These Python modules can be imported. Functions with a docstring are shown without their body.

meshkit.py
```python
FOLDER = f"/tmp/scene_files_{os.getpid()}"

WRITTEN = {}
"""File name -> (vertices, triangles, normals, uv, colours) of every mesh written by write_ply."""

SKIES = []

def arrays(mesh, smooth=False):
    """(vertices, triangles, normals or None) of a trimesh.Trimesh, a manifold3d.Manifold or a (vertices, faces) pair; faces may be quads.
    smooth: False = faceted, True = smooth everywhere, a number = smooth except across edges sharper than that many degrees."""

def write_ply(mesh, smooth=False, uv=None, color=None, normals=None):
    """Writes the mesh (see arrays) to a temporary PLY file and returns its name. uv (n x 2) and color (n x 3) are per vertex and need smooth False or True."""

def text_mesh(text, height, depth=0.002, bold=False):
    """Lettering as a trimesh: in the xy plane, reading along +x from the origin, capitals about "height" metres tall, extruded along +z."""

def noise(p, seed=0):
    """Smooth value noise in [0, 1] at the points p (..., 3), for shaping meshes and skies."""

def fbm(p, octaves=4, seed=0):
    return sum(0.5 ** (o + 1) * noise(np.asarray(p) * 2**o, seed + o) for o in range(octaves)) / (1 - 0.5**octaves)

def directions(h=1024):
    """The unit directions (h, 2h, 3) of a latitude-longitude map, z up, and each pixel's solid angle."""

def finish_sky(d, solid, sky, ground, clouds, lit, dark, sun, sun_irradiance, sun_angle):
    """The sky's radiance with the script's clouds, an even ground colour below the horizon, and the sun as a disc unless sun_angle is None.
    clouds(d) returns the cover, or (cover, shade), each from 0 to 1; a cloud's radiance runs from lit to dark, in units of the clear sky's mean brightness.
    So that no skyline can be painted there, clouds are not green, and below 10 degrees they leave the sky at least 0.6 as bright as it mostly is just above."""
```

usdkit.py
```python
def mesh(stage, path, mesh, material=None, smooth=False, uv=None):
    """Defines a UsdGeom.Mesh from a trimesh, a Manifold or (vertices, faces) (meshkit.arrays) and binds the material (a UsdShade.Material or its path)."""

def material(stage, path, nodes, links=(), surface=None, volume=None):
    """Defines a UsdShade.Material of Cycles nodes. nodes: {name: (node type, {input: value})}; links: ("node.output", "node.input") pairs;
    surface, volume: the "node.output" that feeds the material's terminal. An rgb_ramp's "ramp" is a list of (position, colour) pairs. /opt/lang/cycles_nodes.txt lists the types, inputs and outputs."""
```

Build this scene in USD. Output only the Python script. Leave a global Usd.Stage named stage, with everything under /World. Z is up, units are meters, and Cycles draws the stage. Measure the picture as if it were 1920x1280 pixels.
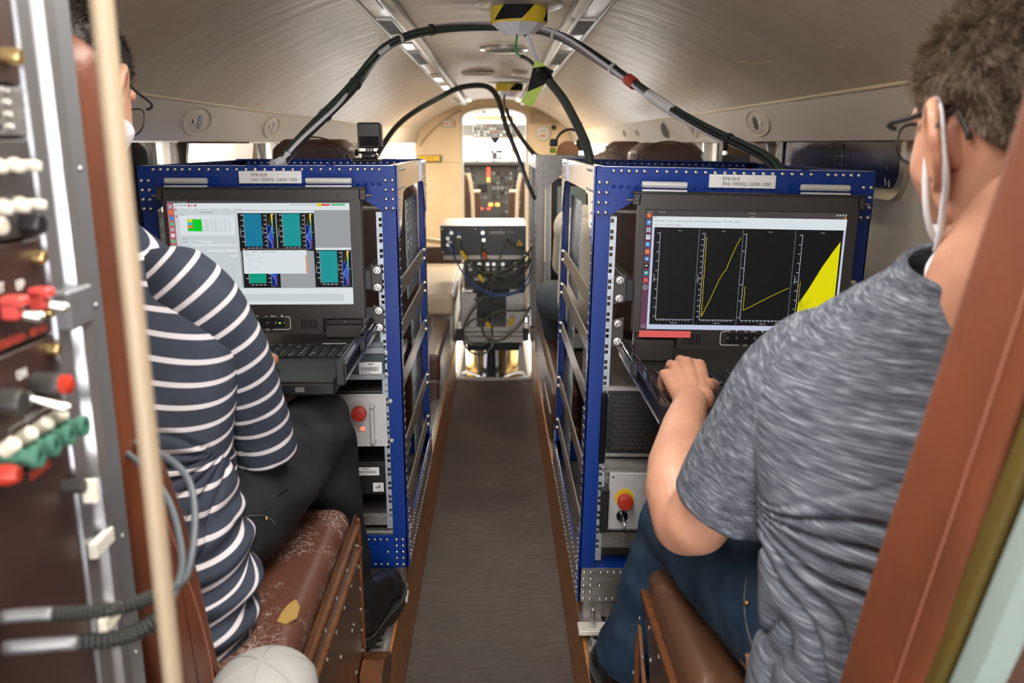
import math, random
import numpy as np
import trimesh
import usdkit, meshkit
from manifold3d import Manifold
from pxr import Usd, UsdGeom, UsdLux, Gf, Sdf, UsdShade, Vt
from scipy.interpolate import CubicSpline, PchipInterpolator
from shapely.geometry import Polygon, box as sbox

stage = Usd.Stage.CreateInMemory()
UsdGeom.SetStageUpAxis(stage, UsdGeom.Tokens.z)
UsdGeom.SetStageMetersPerUnit(stage, 1.0)
UsdGeom.Xform.Define(stage, '/World')

# ------------------------------------------------------------------ camera
EYE = np.array([0.0, 0.0, 1.07])
PITCH, YAW = math.radians(13.26), math.radians(0.995)
_r = np.array([math.cos(YAW), -math.sin(YAW), 0])
_h = np.array([math.sin(YAW), math.cos(YAW), 0])
_f = _h * math.cos(PITCH) - np.array([0, 0, math.sin(PITCH)])
_u = _h * math.sin(PITCH) + np.array([0, 0, math.cos(PITCH)])
cam = UsdGeom.Camera.Define(stage, '/World/camera')
cam.CreateHorizontalApertureAttr(36.0)
cam.CreateVerticalApertureAttr(24.0)
cam.CreateFocalLengthAttr(29.4375)
cam.CreateClippingRangeAttr(Gf.Vec2f(0.05, 100))
cam.CreateFStopAttr(4.8)
cam.CreateFocusDistanceAttr(1.75)
cam.CreateExposureAttr(0.35)
cam.AddTransformOp().Set(Gf.Matrix4d(*_r, 0, *_u, 0, *(-_f), 0, *EYE, 1))

# ------------------------------------------------------------------ daylight: a bright overcast sky outside
sky = UsdLux.DomeLight.Define(stage, '/World/sky')
sky.CreateIntensityAttr(3.0)
sky.CreateColorAttr(Gf.Vec3f(1.0, 0.99, 0.98))

# ------------------------------------------------------------------ unseen area lights over the centre line, brightening cabin and cockpit
def area_light(name, x, y, z, w, l, power, col=(1, 0.86, 0.66)):
    L = UsdLux.RectLight.Define(stage, '/World/' + name)
    L.CreateWidthAttr(w); L.CreateHeightAttr(l)
    L.CreateIntensityAttr(power); L.CreateColorAttr(Gf.Vec3f(*col))
    L.AddTranslateOp().Set(Gf.Vec3d(x, y, z))
area_light('unseen_front_light', -0.03, 6.4, 1.36, 0.5, 0.8, 34.0)  # no fitting modelled; unseen light that brightens the front bulkhead
area_light('unseen_middle_light', -0.03, 3.2, 1.43, 0.25, 1.0, 9.0, (1, 0.93, 0.82))  # unseen light between the rails, for the middle of the cabin
area_light('unseen_rear_light', -0.03, 0.7, 1.43, 0.34, 1.5, 10.0, (1, 0.95, 0.88))  # out of view overhead; lights the near seats and people
area_light('unseen_cockpit_light', -0.03, 8.2, 1.30, 0.4, 0.4, 5.0, (1, 0.95, 0.86))  # unseen light that brightens the cockpit

# ------------------------------------------------------------------ scene helpers
COUNT = {}
XF = None            # a rigid tilt applied to whole groups of things (the right rack leans by about a degree)


def uniq(parent, name):
    n = COUNT.get((parent, name), 0)
    COUNT[(parent, name)] = n + 1
    return name if n == 0 else '%s_%03d' % (name, n)


class T:
    def __init__(self, path, o):
        self.path, self.o = path, np.array(o, float)


def data(prim, **kw):
    for k, v in kw.items():
        if v:
            prim.SetCustomDataByKey(k, v)


def thing(name, label, cat, o=(0, 0, 0), group=None, kind=None):
    o = np.array(o, float)
    if XF is not None:
        o = (XF @ np.r_[o, 1])[:3]
    p = '/World/' + uniq('/World', name)
    x = UsdGeom.Xform.Define(stage, p)
    x.AddTranslateOp().Set(Gf.Vec3d(*map(float, o)))
    data(x.GetPrim(), label=label, category=cat, group=group, kind=kind)
    return T(p, o)


def part(t, name, mesh, mat, smooth=30, label=None, kind=None, uv=None):
    if isinstance(mesh, (list, tuple)) and isinstance(mesh[0], trimesh.Trimesh):
        mesh = cat(mesh)
    mesh = mesh.copy()
    if XF is not None:
        mesh.apply_transform(XF)
    mesh.apply_translation(-t.o)
    path = t.path + '/' + uniq(t.path, name)
    m = usdkit.mesh(stage, path, mesh, M[mat], smooth, uv)
    data(m.GetPrim(), label=label, kind=kind)
    return T(path, t.o)


def single(name, mesh, mat, label, cat, smooth=30, group=None, kind=None):
    """a thing that is one mesh"""
    if isinstance(mesh, (list, tuple)):
        mesh = globals()['cat'](mesh)
    mesh = mesh.copy()
    if XF is not None:
        mesh.apply_transform(XF)
    path = '/World/' + uniq('/World', name)
    m = usdkit.mesh(stage, path, mesh, M[mat], smooth)
    data(m.GetPrim(), label=label, category=cat, group=group, kind=kind)
    return T(path, (0, 0, 0))


def struct(name, mesh, mat, label=None, smooth=30, cat=None):
    return single(name, mesh, mat, label, cat, smooth, kind='structure')


# ------------------------------------------------------------------ shapes
def tm(v, f):
    return trimesh.Trimesh(np.asarray(v, float), np.asarray(f), process=False)


def cat(ms):
    return trimesh.util.concatenate(list(ms))


def man(m):
    a = m.to_mesh()
    return tm(a.vert_properties[:, :3], a.tri_verts)


def hullp(pts):
    return man(Manifold.hull_points(np.asarray(pts, float)))


def bx(x0, x1, y0, y1, z0, z1, c=0.0):
    x0, x1 = min(x0, x1), max(x0, x1); y0, y1 = min(y0, y1), max(y0, y1); z0, z1 = min(z0, z1), max(z0, z1)
    if c <= 0:
        m = trimesh.creation.box((x1 - x0, y1 - y0, z1 - z0))
        m.apply_translation(((x0 + x1) / 2, (y0 + y1) / 2, (z0 + z1) / 2))
        return m
    c = min(c, 0.49 * min(x1 - x0, y1 - y0, z1 - z0))
    p = []
    for sx in (0, 1):
        for sy in (0, 1):
            for sz in (0, 1):
                X, Y, Z = (x0, x1)[sx], (y0, y1)[sy], (z0, z1)[sz]
                ix, iy, iz = (c, -c)[sx], (c, -c)[sy], (c, -c)[sz]
                p += [(X + ix, Y + iy, Z), (X + ix, Y, Z + iz), (X, Y + iy, Z + iz)]
    return hullp(p)


def rbx(x0, x1, y0, y1, z0, z1, r, n=16):
    s = Manifold.sphere(r, n)
    return man(Manifold.batch_hull([s.translate((x, y, z)) for x in (x0 + r, x1 - r) for y in (y0 + r, y1 - r) for z in (z0 + r, z1 - r)]))


def frame_of(d):
    d = np.asarray(d, float); d = d / np.linalg.norm(d)
    a = np.array([0, 0, 1.0]) if abs(d[2]) < 0.9 else np.array([1.0, 0, 0])
    u = np.cross(a, d); u /= np.linalg.norm(u)
    return u, np.cross(d, u), d


def lathe(p0, d, prof, n=16):
    """prof: (radius, distance along d) pairs; closed at both ends"""
    u, w, d = frame_of(d)
    p0 = np.asarray(p0, float)
    a = np.arange(n) * 2 * math.pi / n
    ring = np.cos(a)[:, None] * u + np.sin(a)[:, None] * w
    v = [p0 + d * prof[0][1]]
    for r, h in prof:
        v += list(p0 + d * h + ring * r)
    v.append(p0 + d * prof[-1][1])
    f, k = [], len(prof)
    for i in range(n):
        j = (i + 1) % n
        f.append((0, 1 + j, 1 + i))
        for s in range(k - 1):
            A, B = 1 + s * n, 1 + (s + 1) * n
            f += [(A + i, A + j, B + j), (A + i, B + j, B + i)]
        f.append((len(v) - 1, 1 + (k - 1) * n + i, 1 + (k - 1) * n + j))
    return tm(v, f)


def cyl(p0, p1, r, n=16, c=0.0):
    d = np.subtract(p1, p0); h = np.linalg.norm(d)
    if c:
        return lathe(p0, d, [(r - c, 0), (r, c), (r, h - c), (r - c, h)], n)
    return lathe(p0, d, [(r, 0), (r, h)], n)


def dome(p, d, r, h=None, n=8):
    h = h or r * 0.55
    return lathe(p, d, [(r, 0), (r * 0.72, h * 0.75), (r * 0.25, h)], n)


def spline(pts, n):
    pts = np.asarray(pts, float)
    t = np.r_[0, np.cumsum(np.linalg.norm(np.diff(pts, axis=0), axis=1))]
    return CubicSpline(t, pts, axis=0)(np.linspace(0, t[-1], n))


def sweep(p, r, n=8):
    """a tube along the points p; r: radius or one per point"""
    p = np.asarray(p, float)
    r = np.broadcast_to(r, len(p))
    t = np.gradient(p, axis=0); t /= np.linalg.norm(t, axis=1, keepdims=True)
    u, w, _ = frame_of(t[0])
    v, a = [], np.arange(n) * 2 * math.pi / n
    for i in range(len(p)):
        u = u - t[i] * (u @ t[i]); u /= np.linalg.norm(u)
        w = np.cross(t[i], u)
        v += list(p[i] + r[i] * (np.cos(a)[:, None] * u + np.sin(a)[:, None] * w))
    f = []
    for i in range(len(p) - 1):
        for k in range(n):
            j = (k + 1) % n
            f += [(i * n + k, i * n + j, i * n + n + j), (i * n + k, i * n + n + j, i * n + n + k)]
    v += [p[0], p[-1]]
    b = (len(p) - 1) * n
    for k in range(n):
        j = (k + 1) % n
        f += [(len(v) - 2, j, k), (len(v) - 1, b + k, b + j)]
    return tm(v, f)


def tube(pts, r, n=8, k=24):
    return sweep(spline(pts, k), r, n)


def coil(pts, R, turns, r, n=6, per=12):
    p = spline(pts, turns * per)
    t = np.gradient(p, axis=0); t /= np.linalg.norm(t, axis=1, keepdims=True)
    u, w, _ = frame_of(t[0]); out = []
    for i in range(len(p)):
        u = u - t[i] * (u @ t[i]); u /= np.linalg.norm(u)
        w = np.cross(t[i], u); a = 2 * math.pi * i / per
        out.append(p[i] + R * (math.cos(a) * u + math.sin(a) * w))
    return sweep(np.array(out), r, n)


def extr(poly, axis, a, b):
    """a shapely polygon (or points) in the plane across the axis, from a to b. axis y: points (x,z); x: (y,z); z: (x,y)"""
    if hasattr(poly, 'geoms'):
        return cat([extr(g, axis, a, b) for g in poly.geoms])
    if not hasattr(poly, 'exterior'):
        poly = Polygon(poly)
    m = trimesh.creation.extrude_polygon(poly, abs(b - a), engine='earcut')
    v = np.array(m.vertices); h = v[:, 2] + min(a, b)
    if axis == 'y':
        v = np.c_[v[:, 0], h, v[:, 1]]
        f = m.faces[:, ::-1]
    elif axis == 'x':
        v = np.c_[h, v[:, 0], v[:, 1]]
        f = m.faces
    else:
        v = np.c_[v[:, 0], v[:, 1], h]
        f = m.faces
    return tm(v, f)


TXT = {}


def text(s, h, p, xd=(1, 0, 0), yd=(0, 0, 1), depth=0.0004, bold=False, center=False):
    """lettering whose capitals are h tall, from the point p, reading along xd with its tops towards yd"""
    k = (s, bold)
    if k not in TXT:
        TXT[k] = meshkit.text_mesh(s, 1.0, 1.0, bold)
    m = TXT[k]; v = np.array(m.vertices)
    xd, yd = np.asarray(xd, float), np.asarray(yd, float)
    if center:
        v[:, 0] -= v[:, 0].max() / 2
    return tm(np.asarray(p, float) + v[:, :1] * h * xd + v[:, 1:2] * h * yd + v[:, 2:] * depth * np.cross(xd, yd), m.faces)


def rotm(deg, axis, point):
    return trimesh.transformations.rotation_matrix(math.radians(deg), axis, point)


def rot(m, deg, axis, point):
    m = m.copy(); m.apply_transform(rotm(deg, axis, point)); return m


def organic(chains, res=0.008, it=12, extra=()):
    """one continuous body: hulls of the spheres along each chain ((point, radius), ...), joined, refined and smoothed"""
    out = []
    for ch in chains:
        sp = [Manifold.sphere(r, 36).translate(tuple(map(float, p))) for p, r in ch]
        if len(sp) == 1:
            out.append(sp[0])
        for a, b in zip(sp[:-1], sp[1:]):
            out.append(Manifold.batch_hull([a, b]))
    out += list(extra)
    m = Manifold.batch_boolean(out, __import__('manifold3d').OpType.Add)
    m = man(m.refine_to_length(res))
    m.merge_vertices()
    trimesh.smoothing.filter_taubin(m, lamb=0.5, nu=0.52, iterations=it)
    return m


def loft(secs, nu=96, nv=120, cap=True, expo=2.0):
    """secs: (centre, U, W) with U, W the half axes as vectors. Returns the mesh, its (u, v) and the length along it."""
    C = np.array([s[0] for s in secs], float); Us = np.array([s[1] for s in secs], float); Ws = np.array([s[2] for s in secs], float)
    d = np.r_[0, np.cumsum(np.linalg.norm(np.diff(C, axis=0), axis=1) + 0.25 * np.linalg.norm(np.diff(Us, axis=0), axis=1) + 1e-4)]
    t = np.linspace(0, d[-1], nv)
    c, u, w = (PchipInterpolator(d, q, axis=0)(t) for q in (C, Us, Ws))
    a = np.arange(nu) * 2 * math.pi / nu
    ca, sa = np.cos(a), np.sin(a)
    ca, sa = np.sign(ca) * np.abs(ca) ** (2 / expo), np.sign(sa) * np.abs(sa) ** (2 / expo)
    v = c[:, None] + ca[None, :, None] * u[:, None] + sa[None, :, None] * w[:, None]
    uv = np.stack(np.broadcast_arrays(a[None, :] / (2 * math.pi), t[:, None]), -1)
    return v, uv, t


def grid_mesh(v, cap=True):
    nv, nu = v.shape[:2]
    i, k = np.meshgrid(np.arange(nv - 1), np.arange(nu), indexing='ij')
    j = (k + 1) % nu
    A, B, Cc, D = i * nu + k, i * nu + j, (i + 1) * nu + j, (i + 1) * nu + k
    f = np.r_[np.stack([A, B, Cc], -1).reshape(-1, 3), np.stack([A, Cc, D], -1).reshape(-1, 3)]
    V = v.reshape(-1, 3)
    return tm(V, f)


def pillow(pts, axis, a, b, r, n=90, steps=5, smooth_r=0.0):
    """a padded slab: the outline pts (in the plane across the axis) from a to b, with edges rounded by r"""
    P = Polygon(pts)
    if smooth_r:
        P = P.buffer(-smooth_r).buffer(2 * smooth_r, 8).buffer(-smooth_r, 8)
    L = P.exterior
    if not L.is_ccw:
        P = Polygon(list(L.coords)[::-1]); L = P.exterior
    q = np.array([L.interpolate(k / n, normalized=True).coords[0] for k in range(n)])
    t = np.roll(q, -1, 0) - np.roll(q, 1, 0); t /= np.linalg.norm(t, axis=1, keepdims=True)
    nrm = np.c_[t[:, 1], -t[:, 0]]
    th = np.linspace(0, math.pi / 2, steps)
    lev = [(a + r * (1 - math.cos(x)), r * (1 - math.sin(x))) for x in th[::1]]
    lev = [(a + r * (1 - math.sin(math.pi / 2 - x)) if False else a + r * (1 - math.cos(math.pi / 2 - (math.pi / 2 - x))), r * (1 - math.sin(x))) for x in th]
    lev += [(b - (h - a), i) for h, i in lev[::-1]]
    v = []
    for h, i in lev:
        w = q - nrm * i
        col = np.full(n, h)
        v.append({'x': np.c_[col, w[:, 0], w[:, 1]], 'y': np.c_[w[:, 0], col, w[:, 1]], 'z': np.c_[w[:, 0], w[:, 1], col]}[axis])
    m = grid_mesh(np.array(v))
    V = np.r_[m.vertices, [v[0].mean(0), v[-1].mean(0)]]
    k = len(m.vertices); base = (len(v) - 1) * n
    f = [(k, (i + 1) % n, i) for i in range(n)] + [(k + 1, base + i, base + (i + 1) % n) for i in range(n)]
    out = tm(V, np.r_[m.faces, f])
    out.fix_normals()
    return out

# ------------------------------------------------------------------ materials
M = {}


def pm(name, col, rough=0.5, metal=0.0, col2=None, scale=20, detail=3, stretch=None, bump=0.0, bscale=300, bstretch=None, coat=0.0, emit=0.0, ramp=(0.35, 0.65), spec=0.5, dist=0.0, sub=0.0, bdist=0.002):
    n = {'p': ('principled_bsdf', {'base_color': col, 'roughness': rough, 'metallic': metal, 'coat_weight': coat, 'coat_roughness': 0.08, 'specular_ior_level': spec})}
    l = []
    if col2 is not None or bump:
        n['tc'] = ('texture_coordinate', {})
    if col2 is not None:
        n['mp'] = ('mapping', {'scale': stretch or (1, 1, 1)})
        n['ns'] = ('noise_texture', {'scale': scale, 'detail': detail, 'distortion': dist})
        n['rp'] = ('rgb_ramp', {'ramp': [(0, col), (ramp[0], col), (ramp[1], col2), (1, col2)]})
        l += [('tc.object', 'mp.vector'), ('mp.vector', 'ns.vector'), ('ns.fac', 'rp.fac'), ('rp.color', 'p.base_color')]
    if bump:
        n['bm'] = ('mapping', {'scale': bstretch or (1, 1, 1)})
        n['bn'] = ('noise_texture', {'scale': bscale, 'detail': 3})
        n['bp'] = ('bump', {'strength': bump, 'distance': bdist})
        l += [('tc.object', 'bm.vector'), ('bm.vector', 'bn.vector'), ('bn.fac', 'bp.height'), ('bp.normal', 'p.normal')]
    if emit:
        n['p'][1]['emission_color'] = col
        n['p'][1]['emission_strength'] = emit
    if sub:
        n['p'][1]['subsurface_weight'] = sub
    M[name] = usdkit.material(stage, '/World/Looks/' + name, n, l, 'p.BSDF')


def srgb(r, g, b):
    c = np.array([r, g, b]) / 255.0
    return tuple(np.where(c <= 0.04045, c / 12.92, ((c + 0.055) / 1.055) ** 2.4))


UsdGeom.Scope.Define(stage, '/World/Looks')
pm('ceiling_vinyl', (0.56, 0.46, 0.345), 0.42, col2=(0.51, 0.415, 0.305), scale=5, stretch=(0.6, 2.0, 0.6), bump=0.16, bscale=6, bstretch=(0.6, 2.2, 0.6), bdist=0.03)
pm('valance_vinyl', (0.50, 0.43, 0.34), 0.5, bump=0.2, bscale=500)
pm('wall_vinyl', (0.46, 0.405, 0.335), 0.45, col2=(0.42, 0.365, 0.30), scale=4, stretch=(1, 3, 1))
pm('cream_wall', (0.76, 0.60, 0.39), 0.5, col2=(0.72, 0.56, 0.36), scale=5)
pm('cream_dark', (0.36, 0.27, 0.17), 0.5)
pm('rail_metal', (0.42, 0.385, 0.33), 0.35, 0.35)
pm('rail_dark', (0.10, 0.095, 0.085), 0.3)
pm('lens_grey', (0.05, 0.052, 0.048), 0.65, col2=(0.10, 0.10, 0.092), scale=40)
pm('lens_red', (0.28, 0.07, 0.05), 0.3)
pm('lamp_lit', (1.0, 0.97, 0.9), 0.5, emit=2.5)
pm('polished', (0.55, 0.50, 0.43), 0.20, 0.75, bump=0.06, bscale=5, bdist=0.02)
pm('blue_paint', (0.002, 0.027, 0.20), 0.36, coat=0.10, spec=0.28, bump=0.06, bscale=150)
pm('chipped_metal', (0.55, 0.52, 0.48), 0.35, 0.8)
pm('rivet_metal', (0.70, 0.69, 0.67), 0.3, 0.9)
pm('bare_aluminium', (0.42, 0.40, 0.38), 0.36, 0.75, col2=(0.32, 0.305, 0.29), scale=30, stretch=(1, 1, 4))
pm('strap_aluminium', (0.46, 0.42, 0.37), 0.34, 0.7, col2=(0.33, 0.30, 0.27), scale=30, stretch=(1, 0.15, 2))
pm('galvanised', (0.42, 0.47, 0.52), 0.42, 0.55, col2=(0.33, 0.38, 0.43), scale=60)
pm('zinc_bolt', (0.68, 0.68, 0.66), 0.28, 0.9)
pm('brass', (0.55, 0.40, 0.18), 0.3, 0.9)
pm('black_metal', (0.012, 0.012, 0.014), 0.35)
pm('black_gloss', (0.008, 0.009, 0.012), 0.12)
pm('dark_plastic', (0.033, 0.030, 0.029), 0.45, bump=0.05, bscale=900)
pm('dark_plastic_light', (0.075, 0.068, 0.066), 0.5)
pm('key_black', (0.010, 0.012, 0.012), 0.4)
pm('deck_black', (0.014, 0.015, 0.013), 0.42)
pm('print_white', (0.75, 0.75, 0.73), 0.6)
pm('print_grey', (0.35, 0.35, 0.35), 0.6)
pm('print_black', (0.03, 0.03, 0.035), 0.6)
pm('print_red', (0.45, 0.05, 0.03), 0.6)
pm('label_white', (0.70, 0.70, 0.72), 0.5)
pm('device_grey', (0.11, 0.125, 0.145), 0.45)
pm('device_grey_light', (0.24, 0.26, 0.30), 0.4)
pm('device_slate', (0.028, 0.042, 0.055), 0.4)
pm('tray_dark', (0.075, 0.072, 0.070), 0.45, 0.3, col2=(0.06, 0.058, 0.056), scale=40, stretch=(0.3, 4, 1))
pm('silver_panel', (0.50, 0.50, 0.51), 0.45, 0.25)
pm('estop_red', (0.42, 0.030, 0.014), 0.4)
pm('led_red', (1.0, 0.10, 0.05), 0.4, emit=2.0)
pm('led_green', (0.25, 1.0, 0.05), 0.4, emit=2.0)
pm('yellow', (0.62, 0.42, 0.02), 0.45)
pm('beacon_yellow', (0.60, 0.42, 0.02), 0.35)
pm('lime', (0.36, 0.50, 0.02), 0.5)
pm('tape_black', (0.008, 0.008, 0.009), 0.6, spec=0.15)
pm('white_plastic', (0.62, 0.60, 0.62), 0.4)
pm('cable_black', (0.020, 0.022, 0.021), 0.42)
pm('cable_green', (0.028, 0.045, 0.036), 0.45)
pm('cable_white', (0.55, 0.54, 0.60), 0.45)
pm('cable_pink', (0.26, 0.17, 0.20), 0.5)
pm('cable_olive', (0.055, 0.062, 0.035), 0.45)
pm('cable_blue', (0.012, 0.07, 0.22), 0.4)
pm('cable_grey', (0.085, 0.10, 0.115), 0.4)
pm('wire_green', (0.03, 0.25, 0.05), 0.5)
pm('hose', (0.030, 0.038, 0.033), 0.5, col2=(0.055, 0.062, 0.056), scale=260, stretch=(1, 1, 1))
pm('leather_brown', (0.095, 0.045, 0.026), 0.42, col2=(0.075, 0.035, 0.021), scale=9, bump=0.3, bscale=160)
pm('leather_red', (0.17, 0.047, 0.019), 0.45, col2=(0.105, 0.033, 0.016), scale=5, bump=0.2, bscale=220)
pm('leather_dark', (0.085, 0.045, 0.032), 0.40, bump=0.2, bscale=160)
pm('leather_cream', (0.55, 0.44, 0.31), 0.5)
pm('seat_metal_brown', (0.070, 0.026, 0.010), 0.30, col2=(0.10, 0.040, 0.014), scale=14, coat=0.3)
pm('seat_edge_brown', (0.15, 0.052, 0.016), 0.35, col2=(0.10, 0.036, 0.012), scale=40)
pm('olive_strap', (0.085, 0.055, 0.006), 0.6)
pm('pale_fabric', (0.26, 0.33, 0.31), 0.7)
pm('seam_thread', (0.24, 0.085, 0.05), 0.6)
pm('skin', (0.50, 0.265, 0.175), 0.45, col2=(0.44, 0.21, 0.14), scale=22, bump=0.12, bscale=260, sub=0.12)
pm('skin_ear', (0.58, 0.25, 0.19), 0.45, sub=0.2)
pm('eye_white', (0.7, 0.7, 0.68), 0.2)
pm('hair_brown', (0.095, 0.063, 0.042), 0.5, col2=(0.20, 0.145, 0.10), scale=120, bump=0.6, bscale=220)
pm('hair_dark', (0.030, 0.022, 0.018), 0.5, col2=(0.06, 0.045, 0.037), scale=120, bump=0.6, bscale=220)
pm('mask_white', (0.72, 0.72, 0.76), 0.7)
pm('jeans', (0.009, 0.022, 0.046), 0.8, spec=0.2, col2=(0.026, 0.050, 0.086), scale=14, bump=0.25, bscale=700)
pm('jean_thread', (0.16, 0.15, 0.13), 0.7)
pm('foam', (0.36, 0.22, 0.06), 0.8)
pm('blue_gloss', (0.002, 0.027, 0.20), 0.22, coat=1.0, bump=0.10, bscale=60)
pm('trousers_black', (0.011, 0.012, 0.015), 0.75, spec=0.25, col2=(0.021, 0.023, 0.027), scale=14, bump=0.25, bscale=700)
pm('trousers_slate', (0.035, 0.046, 0.058), 0.8)
pm('shirt_cream', (0.50, 0.44, 0.36), 0.8)
pm('shoe_black', (0.010, 0.011, 0.012), 0.42, bump=0.2, bscale=300)
pm('sole_black', (0.014, 0.015, 0.013), 0.7)
pm('sock_grey', (0.05, 0.06, 0.075), 0.8)
pm('cap_fabric', (0.35, 0.35, 0.335), 0.8, bump=0.2, bscale=500)
pm('instr_panel', (0.047, 0.022, 0.017), 0.4, col2=(0.040, 0.020, 0.016), scale=9)
pm('instr_panel_grey', (0.085, 0.075, 0.075), 0.35, 0.3)
pm('switch_ivory', (0.70, 0.66, 0.55), 0.4)
pm('terminal_green', (0.055, 0.17, 0.12), 0.4)
pm('post_aluminium', (0.40, 0.41, 0.44), 0.28, 0.85, bump=0.1, bscale=40, bstretch=(8, 8, 0.3))
pm('post_grey', (0.20, 0.205, 0.22), 0.4, 0.5)
pm('pole_tan', (0.35, 0.275, 0.19), 0.4)
pm('copper', (0.50, 0.30, 0.10), 0.28, 0.85)
pm('grey_rack', (0.24, 0.23, 0.225), 0.35, 0.6)
pm('cockpit_panel', (0.060, 0.058, 0.050), 0.6)
pm('cockpit_grey', (0.19, 0.205, 0.20), 0.5)
pm('dial_face', (0.012, 0.012, 0.012), 0.3)
pm('amber_lit', (1.0, 0.42, 0.08), 0.5, emit=1.2)
pm('red_lit', (1.0, 0.10, 0.05), 0.5, emit=1.2)
pm('exit_red', (0.55, 0.06, 0.05), 0.5)
pm('sign_yellow', (0.80, 0.50, 0.03), 0.5)
pm('paper_green', (0.33, 0.42, 0.36), 0.6)
pm('navy_shade', (0.010, 0.016, 0.042), 0.16, col2=(0.016, 0.028, 0.085), scale=4, ramp=(0.4, 0.6))
pm('navy_line', (0.005, 0.006, 0.01), 0.3)
pm('hangar_grey', (0.35, 0.36, 0.37), 0.7)
pm('hangar_warm', (0.45, 0.38, 0.27), 0.6, col2=(0.25, 0.24, 0.22), scale=5)
pm('hangar_red', (0.35, 0.06, 0.05), 0.6)
pm('carpet_brown', (0.050, 0.035, 0.027), 0.9, bump=0.4, bscale=500)
pm('pit_dark', (0.02, 0.018, 0.015), 0.7)
pm('clamp_white', (0.62, 0.60, 0.54), 0.4)
pm('orange_skin', (0.62, 0.30, 0.12), 0.6)

# emitting colours of the screens, and one for the red tape
SC = {'scr_white': (0.74, 0.80, 0.83), 'scr_panel': (0.60, 0.66, 0.69), 'scr_grey': (0.34, 0.36, 0.37), 'scr_black': (0.006, 0.006, 0.007), 'scr_bar': (0.065, 0.055, 0.055),
      'scr_purple': (0.13, 0.045, 0.085), 'scr_rose': (0.50, 0.13, 0.17), 'scr_yellow': (0.78, 0.72, 0.0), 'scr_lav': (0.56, 0.60, 0.80), 'scr_teal': (0.005, 0.31, 0.32), 'scr_blue': (0.005, 0.20, 0.34),
      'scr_green': (0.0, 0.62, 0.02), 'scr_sea': (0.0, 0.34, 0.22), 'scr_navy': (0.0, 0.012, 0.20), 'scr_royal': (0.02, 0.10, 0.62), 'scr_red': (0.75, 0.05, 0.06), 'scr_orange': (0.85, 0.20, 0.03), 'scr_mint': (0.10, 0.55, 0.22), 'scr_sky': (0.03, 0.30, 0.72),
      'scr_line': (0.55, 0.55, 0.66), 'scr_text': (0.10, 0.11, 0.13), 'scr_cyan': (0.03, 0.55, 0.60), 'tape_glow_red': (0.74, 0.115, 0.105), 'scr_ltgrey': (0.42, 0.45, 0.47), 'scr_divide': (0.10, 0.12, 0.14)}
for k_, c_ in SC.items():
    M[k_] = usdkit.material(stage, '/World/Looks/' + k_, {'p': ('principled_bsdf', {'base_color': (0.01, 0.01, 0.01), 'roughness': 0.5, 'specular_ior_level': 0.04, 'emission_color': c_, 'emission_strength': 0.72})}, [], 'p.BSDF')


def mat_nodes(name, nodes, links):
    M[name] = usdkit.material(stage, '/World/Looks/' + name, nodes, links, 'p.BSDF')


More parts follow.
